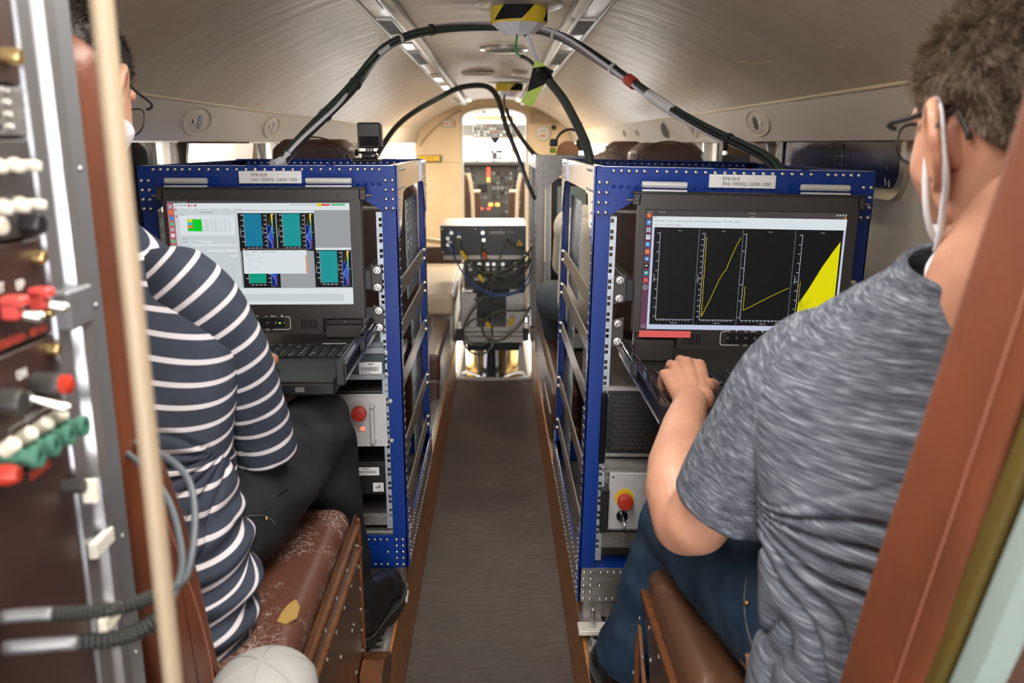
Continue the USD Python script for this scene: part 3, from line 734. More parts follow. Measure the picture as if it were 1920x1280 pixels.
def blue_rack(x0, x1, y0, y1, z0, z1, inner, label, number, label_x, top_rivets, plate_bare):
    """inner: +1 when the aisle lies on the x1 side, -1 on the x0 side"""
    t = thing('equipment_rack', label, 'equipment rack', ((x0 + x1) / 2, (y0 + y1) / 2, 0))
    W, TK, H = 0.034, 0.004, 0.062
    xi, xo = (x1, x0) if inner > 0 else (x0, x1)
    sg = inner
    zb = z0 + 0.085
    posts = {}
    for nx, (xx, s) in (('l', (x0, 1)), ('r', (x1, -1))):
        for ny, (yy, q) in (('f', (y0, 1)), ('b', (y1, -1))):
            ww = W if ny == 'f' else 0.022
            posts[nx + ny] = part(t, 'post', [bx(xx, xx + s * ww, yy, yy + q * TK, z0, z1, 0.001), bx(xx, xx + s * TK, yy, yy + q * W, z0, z1, 0.001)], 'blue_paint')
    fb = part(t, 'top_beam', [bx(x0 + 0.002, x1 - 0.002, y0 - 0.0015, y0 + 0.002, z1 - H, z1, 0.001), bx(x0, x1, y0, y0 + 0.025, z1 - 0.003, z1)], 'blue_paint', label='front top beam, riveted')
    bb = part(t, 'top_beam', [bx(x0, x1, y1 - 0.004, y1, z1 - H, z1 + 0.002), bx(x0, x1, y1 - 0.025, y1, z1 - 0.002, z1 + 0.002)], 'blue_paint', label='rear top beam, riveted')
    for k in range(26):
        part(bb, 'rivet', dome((x0 + 0.03 + k * (x1 - x0 - 0.06) / 25, y1 - 0.004, z1 - 0.009), (0, -1, 0), 0.0042, n=6), 'rivet_metal', smooth=True)
    # worn bright edge along the front top
    part(fb, 'worn_edge', [bx(x0 + a * (x1 - x0), x0 + b * (x1 - x0), y0 - 0.002, y0 + 0.0015, z1 - 0.0006, z1 + 0.0006) for a, b in ((0.02, 0.42), (0.47, 0.73), (0.76, 0.99))], 'chipped_metal')
    # corner plates
    for s, xc in ((1, x0), (-1, x1)):
        pts = [(xc + s * a, z1 - b) for a, b in ((0.002, 0.002), (0.106, 0.002), (0.106, 0.047), (0.078, 0.068), (0.034, 0.096), (0.001, 0.096))]
        g = part(t, 'corner_plate', extr(Polygon(pts).buffer(-0.002).buffer(0.002), 'y', y0 - 0.0045, y0 - 0.001), 'blue_paint')
        spots = [(xc + s * (0.036 + 0.0155 * k), y0 - 0.0045, z1 - 0.0085) for k in range(5)]
        spots += [(xc + s * a, y0 - 0.0045, z1 - 0.032 - 0.0200 * k) for k in range(4) for a in (0.0085, 0.0235)]
        seq(g, 'rivet', spots, (0, -1, 0), 0.0048)
        seq(g, 'rivet', [(xc + s * (0.036 + 0.0155 * k), y0 - 0.0045, z1 - 0.039) for k in range(5)], (0, -1, 0), 0.0040, 'blue_paint')
    seq(fb, 'rivet', [(x, y0 - 0.0015, z1 - 0.0085) for x in top_rivets], (0, -1, 0), 0.0046)
    seq(fb, 'rivet', [(x0 + 0.122 + 0.0195 * k, y0 - 0.0015, z1 - 0.039) for k in range(17)], (0, -1, 0), 0.0036, 'blue_paint')
    # name plate
    pl = part(t, 'name_plate', bx(label_x, label_x + 0.134, y0 - 0.0065, y0 - 0.0015, z1 - 0.0375, z1 - 0.0115), 'label_white')
    part(pl, 'lettering', [text('EPA DLR', 0.0062, (label_x + 0.026, y0 - 0.0065, z1 - 0.0225)), text(number, 0.0062, (label_x + 0.026, y0 - 0.0065, z1 - 0.0325))], 'print_black')
    # bottom frame
    part(t, 'bottom_beam', bx(x0 + 0.002, x1 - 0.002, y0, y0 + 0.004, z0, zb, 0.001), 'blue_paint')
    part(t, 'bottom_beam', bx(x0 + 0.002, x1 - 0.002, y1 - 0.004, y1, z0, zb, 0.001), 'blue_paint')
    part(t, 'floor_plate', bx(x0 + 0.01, x1 - 0.01, y0 + 0.03, y1 - 0.01, z0 + 0.012, z0 + 0.02), 'tray_dark')
    part(t, 'base_flange', bx(x0 + 0.03, x1 - 0.03, y0 + 0.004, y0 + 0.055, zb - 0.002, zb + 0.002), 'blue_paint')
    bw = 0.104
    pm_ = 'bare_aluminium' if plate_bare else 'blue_paint'
    bx0, bx1 = (xi - bw, xi - 0.004) if inner > 0 else (xi + 0.004, xi + bw)
    bp = part(t, 'bottom_corner_plate', extr(sbox(bx0, z0 + 0.003, bx1, zb - 0.001).buffer(-0.005).buffer(0.005, 4), 'y', y0 - 0.0045, y0), pm_)
    e = xi - sg * 0.004
    rv = []
    for zz in (z0 + 0.010, zb - 0.010):
        rv += [(e - sg * a, y0 - 0.0045, zz) for a in (0.007, 0.022, 0.045, 0.060, 0.074, 0.089)]
    rv += [(e - sg * a, y0 - 0.0045, z0 + 0.010 + k * 0.0163) for k in (1, 2, 3) for a in (0.007, 0.022)]
    rv += [(e - sg * a, y0 - 0.0045, (z0 + zb) / 2) for a in (0.043, 0.088)]
    seq(bp, 'rivet', rv, (0, -1, 0), 0.0042)
    # sides
    for xx, s in ((x0, 1), (x1, -1)):
        near = abs(xx - xi) < 1e-6
        sb = part(t, 'side_beam', [bx(xx, xx + s * 0.003, y0 + 0.02, y1 - 0.02, z1 - 0.058, z1, 0.001), bx(xx, xx + s * 0.022, y0 + 0.02, y1 - 0.02, z1 - 0.002, z1)], 'blue_gloss', label='side top beam')
        lb = part(t, 'side_beam', bx(xx, xx + s * 0.003, y0 + 0.02, y1 - 0.02, z0, z0 + 0.09, 0.001), 'blue_gloss', label='side bottom beam, riveted')
        if not near:
            continue
        o = -s * 0.0035
        for yy, q in ((y0, 1), (y1, -1)):
            g = part(t, 'side_corner_plate', extr([(yy, z1 - 0.001), (yy + q * 0.145, z1 - 0.001), (yy + q * 0.145, z1 - 0.058), (yy + q * 0.10, z1 - 0.062), (yy + q * 0.036, z1 - 0.15), (yy, z1 - 0.155)], 'x', xx, xx + o), 'blue_gloss')
            for k in range(9):
                part(g, 'rivet', dome((xx + o, yy + q * (0.035 + 0.012 * k), z1 - 0.010), (-s, 0, 0), 0.003, n=6), 'rivet_metal', smooth=True)
                part(g, 'rivet', dome((xx + o, yy + q * (0.035 + 0.012 * k), z1 - 0.050), (-s, 0, 0), 0.003, n=6), 'rivet_metal', smooth=True)
            for k in range(5):
                part(g, 'rivet', dome((xx + o, yy + q * 0.012, z1 - 0.05 - 0.022 * k), (-s, 0, 0), 0.0034, n=6), 'rivet_metal', smooth=True)
        gp = part(t, 'side_bottom_plate', extr([(y0, z0), (y1, z0), (y1, z0 + 0.12), (y1 - 0.06, z0 + 0.085), (y0 + 0.12, z0 + 0.085), (y0 + 0.05, z0 + 0.16), (y0, z0 + 0.17)], 'x', xx, xx + o), 'blue_gloss')
        for k in range(34):
            yy = y0 + 0.02 + k * (y1 - y0 - 0.04) / 33
            part(gp, 'rivet', dome((xx + o, yy, z0 + 0.012), (-s, 0, 0), 0.0034, n=6), 'rivet_metal', smooth=True)
            part(gp, 'rivet', dome((xx + o, yy, z0 + 0.075), (-s, 0, 0), 0.0034, n=6), 'rivet_metal', smooth=True)
        for k in range(6):
            for a in (0.012, 0.03):
                part(gp, 'rivet', dome((xx + o, y0 + a, z0 + 0.03 + 0.022 * k), (-s, 0, 0), 0.0036, n=6), 'rivet_metal', smooth=True)
        # rivets all down both side posts, tiny and many
        part(t, 'post_rivets', [dome((xx - s * 0.0005, yy, z0 + 0.18 + 0.021 * k), (-s, 0, 0), 0.0030, n=6) for k in range(30) for yy in (y0 + 0.012, y0 + 0.026, y1 - 0.012)], 'rivet_metal', smooth=True, kind='stuff')
        # aluminium side straps with their end bolts
        for zc in (0.745, 0.645, 0.525, 0.352, 0.215):
            st = part(t, 'side_strap', bx(xx + s * 0.005, xx + s * 0.009, y0 + 0.034, y1 - 0.006, zc - 0.020, zc + 0.020, 0.001), 'strap_aluminium')
            for dz in (-0.013, 0.013):
                part(st, 'bolt', cyl((xx + s * 0.004, y1 - 0.03, zc + dz), (xx + s * 0.004, y1 - 0.046, zc + dz), 0.0048, 8, 0.001), 'zinc_bolt', smooth=True)
    # perforated mounting rails inside
    for xx, s in ((x0 + W, 1), (x1 - W, -1)):
        P = sbox(min(xx, xx + s * 0.014), z0 + 0.1, max(xx, xx + s * 0.014), z1 - 0.1)
        for k in range(22):
            zz = z0 + 0.13 + k * 0.0345
            for dz in (0, 0.0125):
                P = P.difference(sbox(xx + s * 0.005 - 0.0035, zz + dz, xx + s * 0.005 + 0.0035, zz + dz + 0.0078))
        part(t, 'mounting_rail', extr(P, 'y', y0 + 0.006, y0 + 0.008), 'galvanised')
    xx, s = xi, -sg
    ya, yb = y1 - 0.33, y1 - 0.035
    for zlo, zhi in ((z0 + 0.1, 0.62), (0.66, 0.925)):
        P = sbox(ya, zlo, yb, zhi) if zlo > 0.5 else sbox(ya + 0.08, zlo, yb, zhi)
        n_ = int((zhi - zlo) / 0.05)
        for k in range(n_):
            zz = zlo + 0.03 + k * 0.05
            for dz in (0, 0.016):
                P = P.difference(sbox(ya + 0.10, zz + dz, ya + 0.115, zz + dz + 0.010)).difference(sbox(ya + 0.016, zz + dz, ya + 0.044, zz + dz + 0.0105) if zlo > 0.5 else sbox(ya + 0.10, zz + dz, ya + 0.12, zz + dz + 0.01))
        part(t, 'mounting_rail', extr(P, 'x', xx + s * 0.024, xx + s * 0.0265), 'galvanised', label='galvanised side rail with square holes')
    # tube across the inside
    part(t, 'rear_cross_tube', cyl((x0 + 0.03, y0 + 0.32, z1 - 0.115), (x1 - 0.03, y0 + 0.32, z1 - 0.115), 0.006, 10), 'strap_aluminium')
    # feet
    for xx in (x0 + 0.01, x1 - 0.11):
        part(t, 'foot', bx(xx, xx + 0.10, y0 + 0.002, y0 + 0.05, 0.018, z0 + 0.001, 0.003), 'bare_aluminium')
    xf = xi - sg * 0.028
    part(t, 'rail_clamp', bx(xf - 0.032, xf + 0.032, y0 - 0.075, y0 - 0.035, 0.020, 0.032, 0.002), 'clamp_white')
    part(t, 'rail_clamp', bx(xf - 0.025, xf + 0.025, y0 - 0.04, y0 + 0.01, 0.018, 0.026), 'bare_aluminium')
    bo = part(t, 'anchor_bolt', [cyl((xf, y0 - 0.055, 0.03), (xf, y0 - 0.055, 0.075), 0.0045, 10, 0.001), cyl((xf, y0 - 0.055, 0.032), (xf, y0 - 0.055, 0.042), 0.0085, 6)], 'zinc_bolt')
    return t


lx = [-0.663 + 0.0201 * k for k in range(17)]
rackL = blue_rack(-0.776, -0.219, 1.855, 2.583, 0.072, 1.025, +1, 'blue riveted equipment rack on the left of the aisle, plate number ending 00001', '341-00001-1600-000', -0.557, lx, False)
XF = rotm(1.1, (0, 1, 0), (0.198, 1.711, 1.027))
rx = [0.322 + 0.0195 * k for k in range(17)]
rackR = blue_rack(0.198, 0.765, 1.711, 2.544, 0.060, 1.027, -1, 'blue riveted equipment rack on the right of the aisle, plate number ending 00002', '341-00002-1600-000', 0.427, rx, True)
XF = None

# ================================================================== pull-out monitor and keyboard consoles
def quad(x0, x1, z0, z1, y):
    return bx(x0, x1, y - 0.0003, y, z0, z1)


class Screen:
    """flat display area: u to the right, v downwards, both 0..1; each thing drawn lies a hair in front of the last"""
    def __init__(s, t, x0, x1, z0, z1, y, base):
        s.x0, s.w, s.z1, s.h, s.y, s.n = x0, x1 - x0, z1, z1 - z0, y, 0
        s.t = part(t, 'screen', quad(x0, x1, z0, z1, y), base)
        s.y -= 0.0005

    def P(s, u, v):
        return s.x0 + u * s.w, s.z1 - v * s.h

    def mesh_rect(s, u0, v0, u1, v1, lift=0):
        a, b = s.P(u0, v0), s.P(u1, v1)
        return quad(a[0], b[0], b[1], a[1], s.y - 0.00025 * lift)

    def rect(s, name, mat, u0, v0, u1, v1, lift=0):
        return part(s.t, name, s.mesh_rect(u0, v0, u1, v1, lift), mat, smooth=False)

    def rects(s, name, mat, rs, lift=0):
        return part(s.t, name, [s.mesh_rect(*r, lift) for r in rs], mat, smooth=False)

    def poly(s, name, mat, pts, lift=0):
        q = [s.P(*p) for p in pts]
        part(s.t, name, extr(q, 'y', s.y - 0.00025 * lift - 0.0003, s.y - 0.00025 * lift), mat, smooth=False)

    def line(s, name, mat, pts, w=0.0016, lift=0):
        q = [s.P(*p) for p in pts]
        from shapely.geometry import LineString
        part(s.t, name, extr(LineString(q).buffer(w * s.w / 2, 2), 'y', s.y - 0.00025 * lift - 0.0003, s.y - 0.00025 * lift), mat, smooth=False)

    def text(s, name, mat, items, lift=0, vertical=False):
        ms = []
        for st, h, u, v in items:
            x, z = s.P(u, v)
            ms.append(text(st, h * s.h, (x, s.y - 0.00025 * lift, z), (0, 0, 1) if vertical else (1, 0, 0), (-1, 0, 0) if vertical else (0, 0, 1), 0.0002))
        part(s.t, name, ms, mat, smooth=False)

    def disc(s, name, mat, u, v, r, lift=0):
        x, z = s.P(u, v)
        part(s.t, name, lathe((x, s.y - 0.00025 * lift, z), (0, -1, 0), [(r * s.w, 0), (r * s.w, 0.0002)], 16), mat, smooth=False)


def console(x0, x1, yf, yd, label, inner, zk=0.654):
    """x0..x1 the monitor, yf its front, yd the front edge of the keyboard tray; inner: side of the aisle"""
    t = thing('monitor_console', label, 'rack console', ((x0 + x1) / 2, yf, 0.65))
    zt, zm, zl = 0.978, 0.700, 0.666
    n = 0.092
    pts = [(x0, zm), (x0, zt), (x1, zt), (x1, zm), (x1 - n, zm), (x1 - n, zl), (x0 + n, zl), (x0 + n, zm)]
    disp = (x0 + 0.0085, x1 - 0.0235, 0.7305, 0.9535) if inner > 0 else (x0 + 0.0145, x1 - 0.0205, 0.7065, 0.9465)
    outer = Polygon(pts)
    bz = part(t, 'bezel', [extr(outer.difference(sbox(disp[0] - 0.001, disp[2] - 0.001, disp[1] + 0.001, disp[3] + 0.001)), 'y', yf, yf + 0.01), extr(outer, 'y', yf + 0.008, yf + 0.028)], 'dark_plastic')
    part(t, 'top_cap', bx(x0 - 0.012, x1 + 0.012, yf - 0.001, yf + 0.02, zt - 0.001, zt + 0.004, 0.001), 'black_metal')
    for xx in (x0 - 0.012, x1 - 0.004):
        part(t, 'end_tab', bx(xx, xx + 0.016, yf, yf + 0.014, zt - 0.024, zt, 0.002), 'dark_plastic')
    for xx in (x0 + 0.045, x1 - 0.045, x0 - 0.004, x1 + 0.004):
        part(t, 'screw', dome((xx, yf, zt - 0.012), (0, -1, 0), 0.0032, 0.001), 'dark_plastic_light', smooth=True)
    for xx, s in ((x0 - 0.012, -1), (x1 + 0.012, 1)):
        part(t, 'pin', cyl((xx, yf + 0.008, zt - 0.014), (xx + s * 0.012, yf + 0.008, zt - 0.014), 0.0018, 8), 'brass')
    # latch handles on the rack beam, just above the monitor
    for a in ((0.005, 0.094), (x1 - x0 - 0.115, x1 - x0 - 0.018)):
        h = part(t, 'latch_handle', [cyl((x0 + a[0], yf + 0.012, 0.9945), (x0 + a[1], yf + 0.012, 0.9945), 0.0065, 14, 0.001), bx(x0 + a[0], x0 + a[1], yf + 0.002, yf + 0.014, 0.9785, 0.9855, 0.001)], 'silver_panel', smooth=40)
    # hinge blocks
    for a, b in ((x0 + 0.006, x0 + n - 0.004), (x1 - n + 0.004, x1 - 0.006)):
        hb = part(t, 'hinge_block', [bx(a, b, yf + 0.004, yf + 0.035, zk + 0.001, 0.683, 0.002), bx(a, b, yf + 0.012, yf + 0.035, 0.683, 0.697, 0.002)], 'dark_plastic_light' if False else 'dark_plastic')
        part(hb, 'screw', dome(((a + b) / 2, yf + 0.012, 0.690), (0, -1, 0), 0.0022, 0.0012), 'zinc_bolt', smooth=True)
    xe = x1 - 0.003 if inner > 0 else x0 + 0.003
    part(t, 'hinge_pin', cyl((xe, yf + 0.006, 0.672), (xe, yf + 0.006, 0.698), 0.0018, 8), 'zinc_bolt')
    # speakers and buttons
    for xc in (x0 + 0.122, x1 - 0.122):
        part(t, 'speaker_grille', [lathe((xc + (i - 3) * 0.0052, yf, 0.688 + (j - 2) * 0.0042), (0, -1, 0), [(0.0017, 0), (0.0014, 0.0004)], 6) for i in range(7) for j in range(5)], 'black_gloss', kind='stuff')
    xc = (x0 + x1) / 2 - inner * 0.010 + (0.004 if inner > 0 else 0.004)
    o = sbox(xc - 0.046, 0.681, xc + 0.046, 0.6985).buffer(0.006, 6)
    ct = part(t, 'button_panel', extr(sbox(xc - 0.034, 0.6855, xc + 0.034, 0.694).buffer(0.006, 6), 'y', yf - 0.0008, yf), 'black_metal')
    part(ct, 'outline', extr(o.difference(o.buffer(-0.0013)).difference(sbox(xc - 0.041, 0.70, xc + 0.041, 0.71)).difference(sbox(xc - 0.012, 0.67, xc + 0.012, 0.68)), 'y', yf - 0.0005, yf), 'print_white')
    part(ct, 'lettering', [text('Auto', 0.0035, (xc - 0.042, yf, 0.7035)), text('Menu', 0.0035, (xc + 0.009, yf, 0.7035)), text('LCD', 0.0035, (xc - 0.0045, yf, 0.6735)),
                           extr([(xc - 0.0215, 0.7067), (xc - 0.0175, 0.7067), (xc - 0.0195, 0.7035)], 'y', yf - 0.0004, yf), extr([(xc - 0.0025, 0.7035), (xc + 0.0015, 0.7035), (xc - 0.0005, 0.7067)], 'y', yf - 0.0004, yf),
                           lathe((xc + 0.034, yf, 0.7052), (0, -1, 0), [(0.0022, 0), (0.0022, 0.0004)], 12)], 'print_white')
    for k in range(5):
        part(ct, 'button', dome((xc - 0.036 + 0.0185 * k, yf - 0.0008, 0.690), (0, -1, 0), 0.0042, 0.0016, 12), 'dark_plastic_light', smooth=True)
    if inner > 0:
        part(ct, 'led', dome((xc + 0.0285, yf - 0.0008, 0.690), (0, -1, 0), 0.002, 0.0015), 'led_green', label='green lit LED')
    # keyboard tray
    dz0 = zk - 0.654
    part(t, 'tray', [bx(x0 + 0.004, x1 - 0.004, yd, yf + 0.05, zk - 0.026, zk - 0.004, 0.003)], 'black_metal')
    dk = part(t, 'deck', bx(x0 + 0.006, x1 - 0.006, yd + 0.004, yf + 0.05, zk - 0.004, zk, 0.0015), 'deck_black')
    part(dk, 'palm_rest_line', bx(x0 + 0.01, x1 - 0.01, yd + 0.052, yd + 0.0532, zk, zk + 0.0004), 'dark_plastic_light')
    ky = yf - 0.065 - 6 * 0.0172
    nk = 20
    px_ = (x1 - x0 - 0.03) / nk
    rg = random.Random(7)
    leg = []
    words = ['Esc', 'F1', 'F2', 'Ins', 'Home', 'PgUp', 'Num', '7', '8', '9', '4', '5', '6', '+', '1', '2', '3', 'End', 'Del', '0', 'Q', 'W', 'E', 'R', 'T', 'Z']
    for r_ in range(6):
        for c_ in range(nk):
            gap = 0.0035 if c_ >= 16 else 0
            a = x0 + 0.013 + c_ * px_ + gap
            part(dk, 'key', bx(a, a + px_ - 0.0022, ky + r_ * 0.0172, ky + r_ * 0.0172 + 0.0150, zk, zk + 0.0042), 'key_black', smooth=False)
            if rg.random() < 0.8:
                leg.append(text(words[(c_ * 5 + r_ * 3) % len(words)], 0.0024, (a + 0.002, ky + r_ * 0.0172 + 0.009, zk + 0.0042), (1, 0, 0), (0, 1, 0), 0.0002))
    part(dk, 'key_legends', leg, 'print_white', smooth=False, kind='stuff')
    part(dk, 'badge', bx(x1 - 0.085, x1 - 0.035, yf - 0.05, yf - 0.042, zk, zk + 0.0006), 'print_grey')
    xu = x1 - 0.075
    part(t, 'usb_port', bx(xu, xu + 0.016, yd - 0.001, yd + 0.004, zk - 0.019, zk - 0.010), 'zinc_bolt')
    part(t, 'lock', cyl((xu - 0.035, yd - 0.001, zk - 0.014), (xu - 0.035, yd + 0.002, zk - 0.014), 0.003, 10), 'zinc_bolt')
    # telescopic slides and their ears on the rack
    for xs, s in ((x0, -1), (x1, 1)):
        sl = part(t, 'slide', [bx(xs + s * 0.002, xs + s * 0.006, yd - 0.01, yf + 0.06, 0.652 + dz0, 0.690 + dz0, 0.001), bx(xs + s * 0.006, xs + s * 0.016, yd + 0.005, yf + 0.06, 0.682 + dz0, 0.688 + dz0, 0.001), bx(xs + s * 0.006, xs + s * 0.016, yd + 0.005, yf + 0.06, 0.654 + dz0, 0.660 + dz0, 0.001)], 'black_gloss')
        part(sl, 'outer_member', [bx(xs + s * 0.008, xs + s * 0.019, yf - 0.11, yf + 0.30, 0.663 + dz0, 0.679 + dz0, 0.002)], 'black_metal')
        part(sl, 'bright_edge', bx(xs + s * 0.0160, xs + s * 0.0166, yd + 0.01, yf + 0.05, 0.6535 + dz0, 0.6555 + dz0), 'zinc_bolt')
        part(sl, 'stop_block', bx(xs + s * 0.006, xs + s * 0.018, yf - 0.125, yf - 0.105, 0.656 + dz0, 0.688 + dz0, 0.002), 'dark_plastic')
        part(sl, 'end_cap', bx(xs + s * 0.001, xs + s * 0.017, yd - 0.012, yd + 0.006, 0.650 + dz0, 0.692 + dz0, 0.002), 'black_metal')
        for zc in (0.688, 0.779):
            e = part(t, 'rack_ear', extr([(xs + s * 0.012, zc + 0.032), (xs + s * 0.034, zc + 0.026), (xs + s * 0.034, zc - 0.030), (xs + s * 0.012, zc - 0.026)], 'y', yf + 0.045, yf + 0.049), 'dark_plastic')
            for dz in (-0.018, 0.020):
                part(e, 'bolt', [lathe((xs + s * 0.024, yf + 0.045, zc + dz), (0, -1, 0), [(0.0078, 0), (0.0078, 0.0015)], 14), lathe((xs + s * 0.024, yf + 0.0435, zc + dz), (0, -1, 0), [(0.0050, 0), (0.0050, 0.005), (0.0035, 0.006), (0.0025, 0.004)], 8)], 'zinc_bolt', smooth=25)
        part(t, 'slide_housing', bx(xs - s * 0.006, xs + s * 0.012, yf + 0.034, yf + 0.40, 0.757, 0.801, 0.001), 'black_metal')
    return t, disp


yfL = 1.797
cL, dL = console(-0.706, -0.290, yfL, 1.455, 'left rack console showing teal spectrogram plots on a pale desktop', +1)
S = Screen(cL, *dL, yfL + 0.002, 'scr_panel')
S.rect('title_bar', 'scr_bar', 0, 0, 1, 0.022)
S.text('title_text', 'scr_ltgrey', [('Recording - Spectrogram', 0.011, 0.004, 0.016)], 1)
S.rect('dock', 'scr_rose', 0, 0.022, 0.037, 1)
for k, c_ in enumerate(('scr_ltgrey', 'scr_orange', 'scr_sky', 'scr_mint', 'scr_ltgrey', 'scr_white', 'scr_mint', 'scr_grey', 'scr_orange', 'scr_ltgrey')):
    S.rect('icon', c_, 0.009, 0.038 + 0.0545 * k, 0.029, 0.070 + 0.0545 * k, 1)
S.rect('window', 'scr_white', 0.037, 0.022, 1, 0.088)
S.rects('tool_icon', 'scr_ltgrey', [(0.045 + 0.017 * k, 0.035, 0.055 + 0.017 * k, 0.052) for k in range(4)] + [(0.132, 0.035, 0.142, 0.052)], 1)
S.rects('record_icon', 'scr_red', [(0.115, 0.034, 0.126, 0.053), (0.150, 0.034, 0.161, 0.053)], 1)
S.rects('side_icon', 'scr_rose', [(0.042, 0.072, 0.052, 0.092), (0.042, 0.135, 0.052, 0.155)], 1)
S.text('menu_text', 'scr_text', [('Monitoring', 0.009, 0.062, 0.083), ('Spectrum', 0.009, 0.10, 0.083), ('Display', 0.009, 0.142, 0.083), ('Spectrogram', 0.009, 0.18, 0.083), ('Noise detection', 0.009, 0.235, 0.083), ('Classification', 0.009, 0.30, 0.083), ('Data Recording', 0.009, 0.36, 0.083), ('Recording control', 0.010, 0.675, 0.042), ('Data Recording Status', 0.010, 0.745, 0.042), ('Configure Channels', 0.010, 0.175, 0.110), ('Channels', 0.009, 0.066, 0.135), ('Data rate', 0.009, 0.068, 0.36), ('Mode', 0.009, 0.075, 0.393), ('Continuous', 0.009, 0.14, 0.393), ('Sample rate', 0.009, 0.075, 0.423)], 2)
S.rect('warning_icon', 'scr_yellow', 0.826, 0.020, 0.845, 0.056, 1)
S.rect('status_light', 'scr_red', 0.846, 0.030, 0.893, 0.048, 1)
S.rect('status_light', 'scr_mint', 0.899, 0.028, 0.976, 0.046, 1)
S.rect('settings_panel', 'scr_white', 0.062, 0.135, 0.365, 0.325)
S.rect('table', 'scr_ltgrey', 0.104, 0.172, 0.336, 0.287, 1)
for r_, c_ in enumerate(('scr_yellow', 'scr_cyan', 'scr_orange', 'scr_green')):
    v = 0.174 + 0.0280 * r_
    S.rect('table_cell', c_, 0.104, v, 0.133, v + 0.026, 2); S.rect('table_cell', 'scr_green', 0.133, v, 0.183, v + 0.0285, 2)
    S.rects('table_cell', 'scr_white', [(0.184, v, 0.233, v + 0.026), (0.235, v, 0.284, v + 0.026), (0.286, v, 0.334, v + 0.026)], 2)
    S.text('table_text', 'scr_text', [('Activate', 0.008, 0.195, v + 0.018), ('Reset', 0.008, 0.25, v + 0.018), ('Stop', 0.008, 0.302, v + 0.018)], 3)
S.rects('field', 'scr_white', [(0.137, 0.378, 0.23, 0.398), (0.075, 0.410, 0.37, 0.428), (0.2, 0.462, 0.37, 0.482), (0.33, 0.515, 0.37, 0.535)], 1)
S.rect('work_area', 'scr_grey', 0.381, 0.088, 1, 0.835)


def spectro(u, v, w, h, mat, full=True):
    S.rect('plot_frame', 'scr_white', u - 0.002, v - 0.022, u + w + 0.002, v, 1)
    S.rect('plot', 'scr_black', u, v, u + w, v + h, 2)
    top = v + (0.0 if full else 0.0)
    S.rect('spectrogram', mat, u + w * 0.16, v + h * 0.02, u + w * 0.62, v + h * 0.88, 3)
    S.rects('axis', 'scr_line', [(u + w * 0.145, v + h * 0.02, u + w * 0.155, v + h * 0.89), (u + w * 0.75, v + h * 0.02, u + w * 0.757, v + h * 0.98)], 3)
    S.rects('tick_label', 'scr_ltgrey', [(u + w * 0.07, v + h * (0.04 + 0.14 * k), u + w * 0.135, v + h * (0.065 + 0.14 * k)) for k in range(6)] + [(u + w * 0.68, v + h * (0.06 + 0.112 * k), u + w * 0.74, v + h * (0.082 + 0.112 * k)) for k in range(8)] + [(u + w * (0.2 + 0.11 * k), v + h * 0.91, u + w * (0.27 + 0.11 * k), v + h * 0.935) for k in range(4)], 3)
    S.text('axis_title', 'scr_ltgrey', [('Frequency', 0.012 * h / 0.36, u + w * 0.055, v + h * 0.62), ('SNR / dB', 0.012 * h / 0.36, u + w * 0.665, v + h * 0.56)], 3, vertical=True)
    S.rect('histogram', 'scr_navy', u + w * 0.765, v + h * 0.33, u + w * 0.88, v + h * 0.96, 3)
    yy = np.linspace(0.36, 0.94, 18)
    g = np.exp(-((yy - 0.63) / 0.11) ** 2)
    S.poly('histogram_curve', 'scr_royal', [(u + w * 0.88, v + h * yy[0])] + [(u + w * (0.875 - 0.10 * q), v + h * y) for y, q in zip(yy, g)] + [(u + w * 0.88, v + h * yy[-1])], 4)
    S.line('histogram_line', 'scr_white', [(u + w * (0.875 - 0.10 * q), v + h * y) for y, q in zip(yy, g)], 0.0012, 5)
    S.line('marker_line', 'scr_orange', [(u + w * 0.82, v + h * 0.30), (u + w * 0.885, v + h * 0.04)], 0.0009, 5)
    S.rects('marker', 'scr_white', [(u + w * 0.80, v + h * 0.315, u + w * 0.83, v + h * 0.33), (u + w * 0.92, v + h * 0.03, u + w * 0.955, v + h * 0.05), (u + w * 0.935, v + h * 0.50, u + w * 0.965, v + h * 0.515), (u + w * 0.80, v + h * 0.96, u + w * 0.83, v + h * 0.972)], 6)
    a, b = S.P(u + w * 0.885, v + h * 0.96), S.P(u + w * 0.925, v + h * 0.02)
    y = S.y - 0.00125
    part(S.t, 'colour_bar', tm([(a[0], y, a[1]), (b[0], y, a[1]), (b[0], y, b[1]), (a[0], y, b[1])], [(0, 1, 2), (0, 2, 3)]), 'scr_bar_plasma', smooth=False, uv=[(0, 0), (1, 0), (1, 1), (0, 1)])


spectro(0.384, 0.115, 0.206, 0.36, 'scr_blue')
spectro(0.596, 0.115, 0.206, 0.36, 'scr_teal')
spectro(0.391, 0.472, 0.206, 0.36, 'scr_sea')
spectro(0.792, 0.468, 0.206, 0.36, 'scr_teal')
S.rect('dialog_title', 'scr_bar', 0.398, 0.448, 0.752, 0.468, 8)
S.rect('dialog', 'scr_white', 0.398, 0.468, 0.752, 0.694, 8)
S.rect('dialog_close', 'scr_orange', 0.400, 0.452, 0.410, 0.465, 9)
S.rect('scroll_bar', 'scr_orange', 0.745, 0.515, 0.751, 0.690, 9)
S.rects('dialog_chart', 'scr_ltgrey', [(0.425, 0.545, 0.490, 0.547), (0.425, 0.627, 0.490, 0.629), (0.425, 0.545, 0.426, 0.63), (0.489, 0.545, 0.490, 0.63), (0.425, 0.57, 0.49, 0.572)], 9)
S.text('dialog_text', 'scr_text', [('Status', 0.009, 0.41, 0.488), ('Settings', 0.009, 0.45, 0.488), ('Show recorded samples', 0.009, 0.50, 0.488), ('Histogram / Counts', 0.008, 0.405, 0.515)], 9)
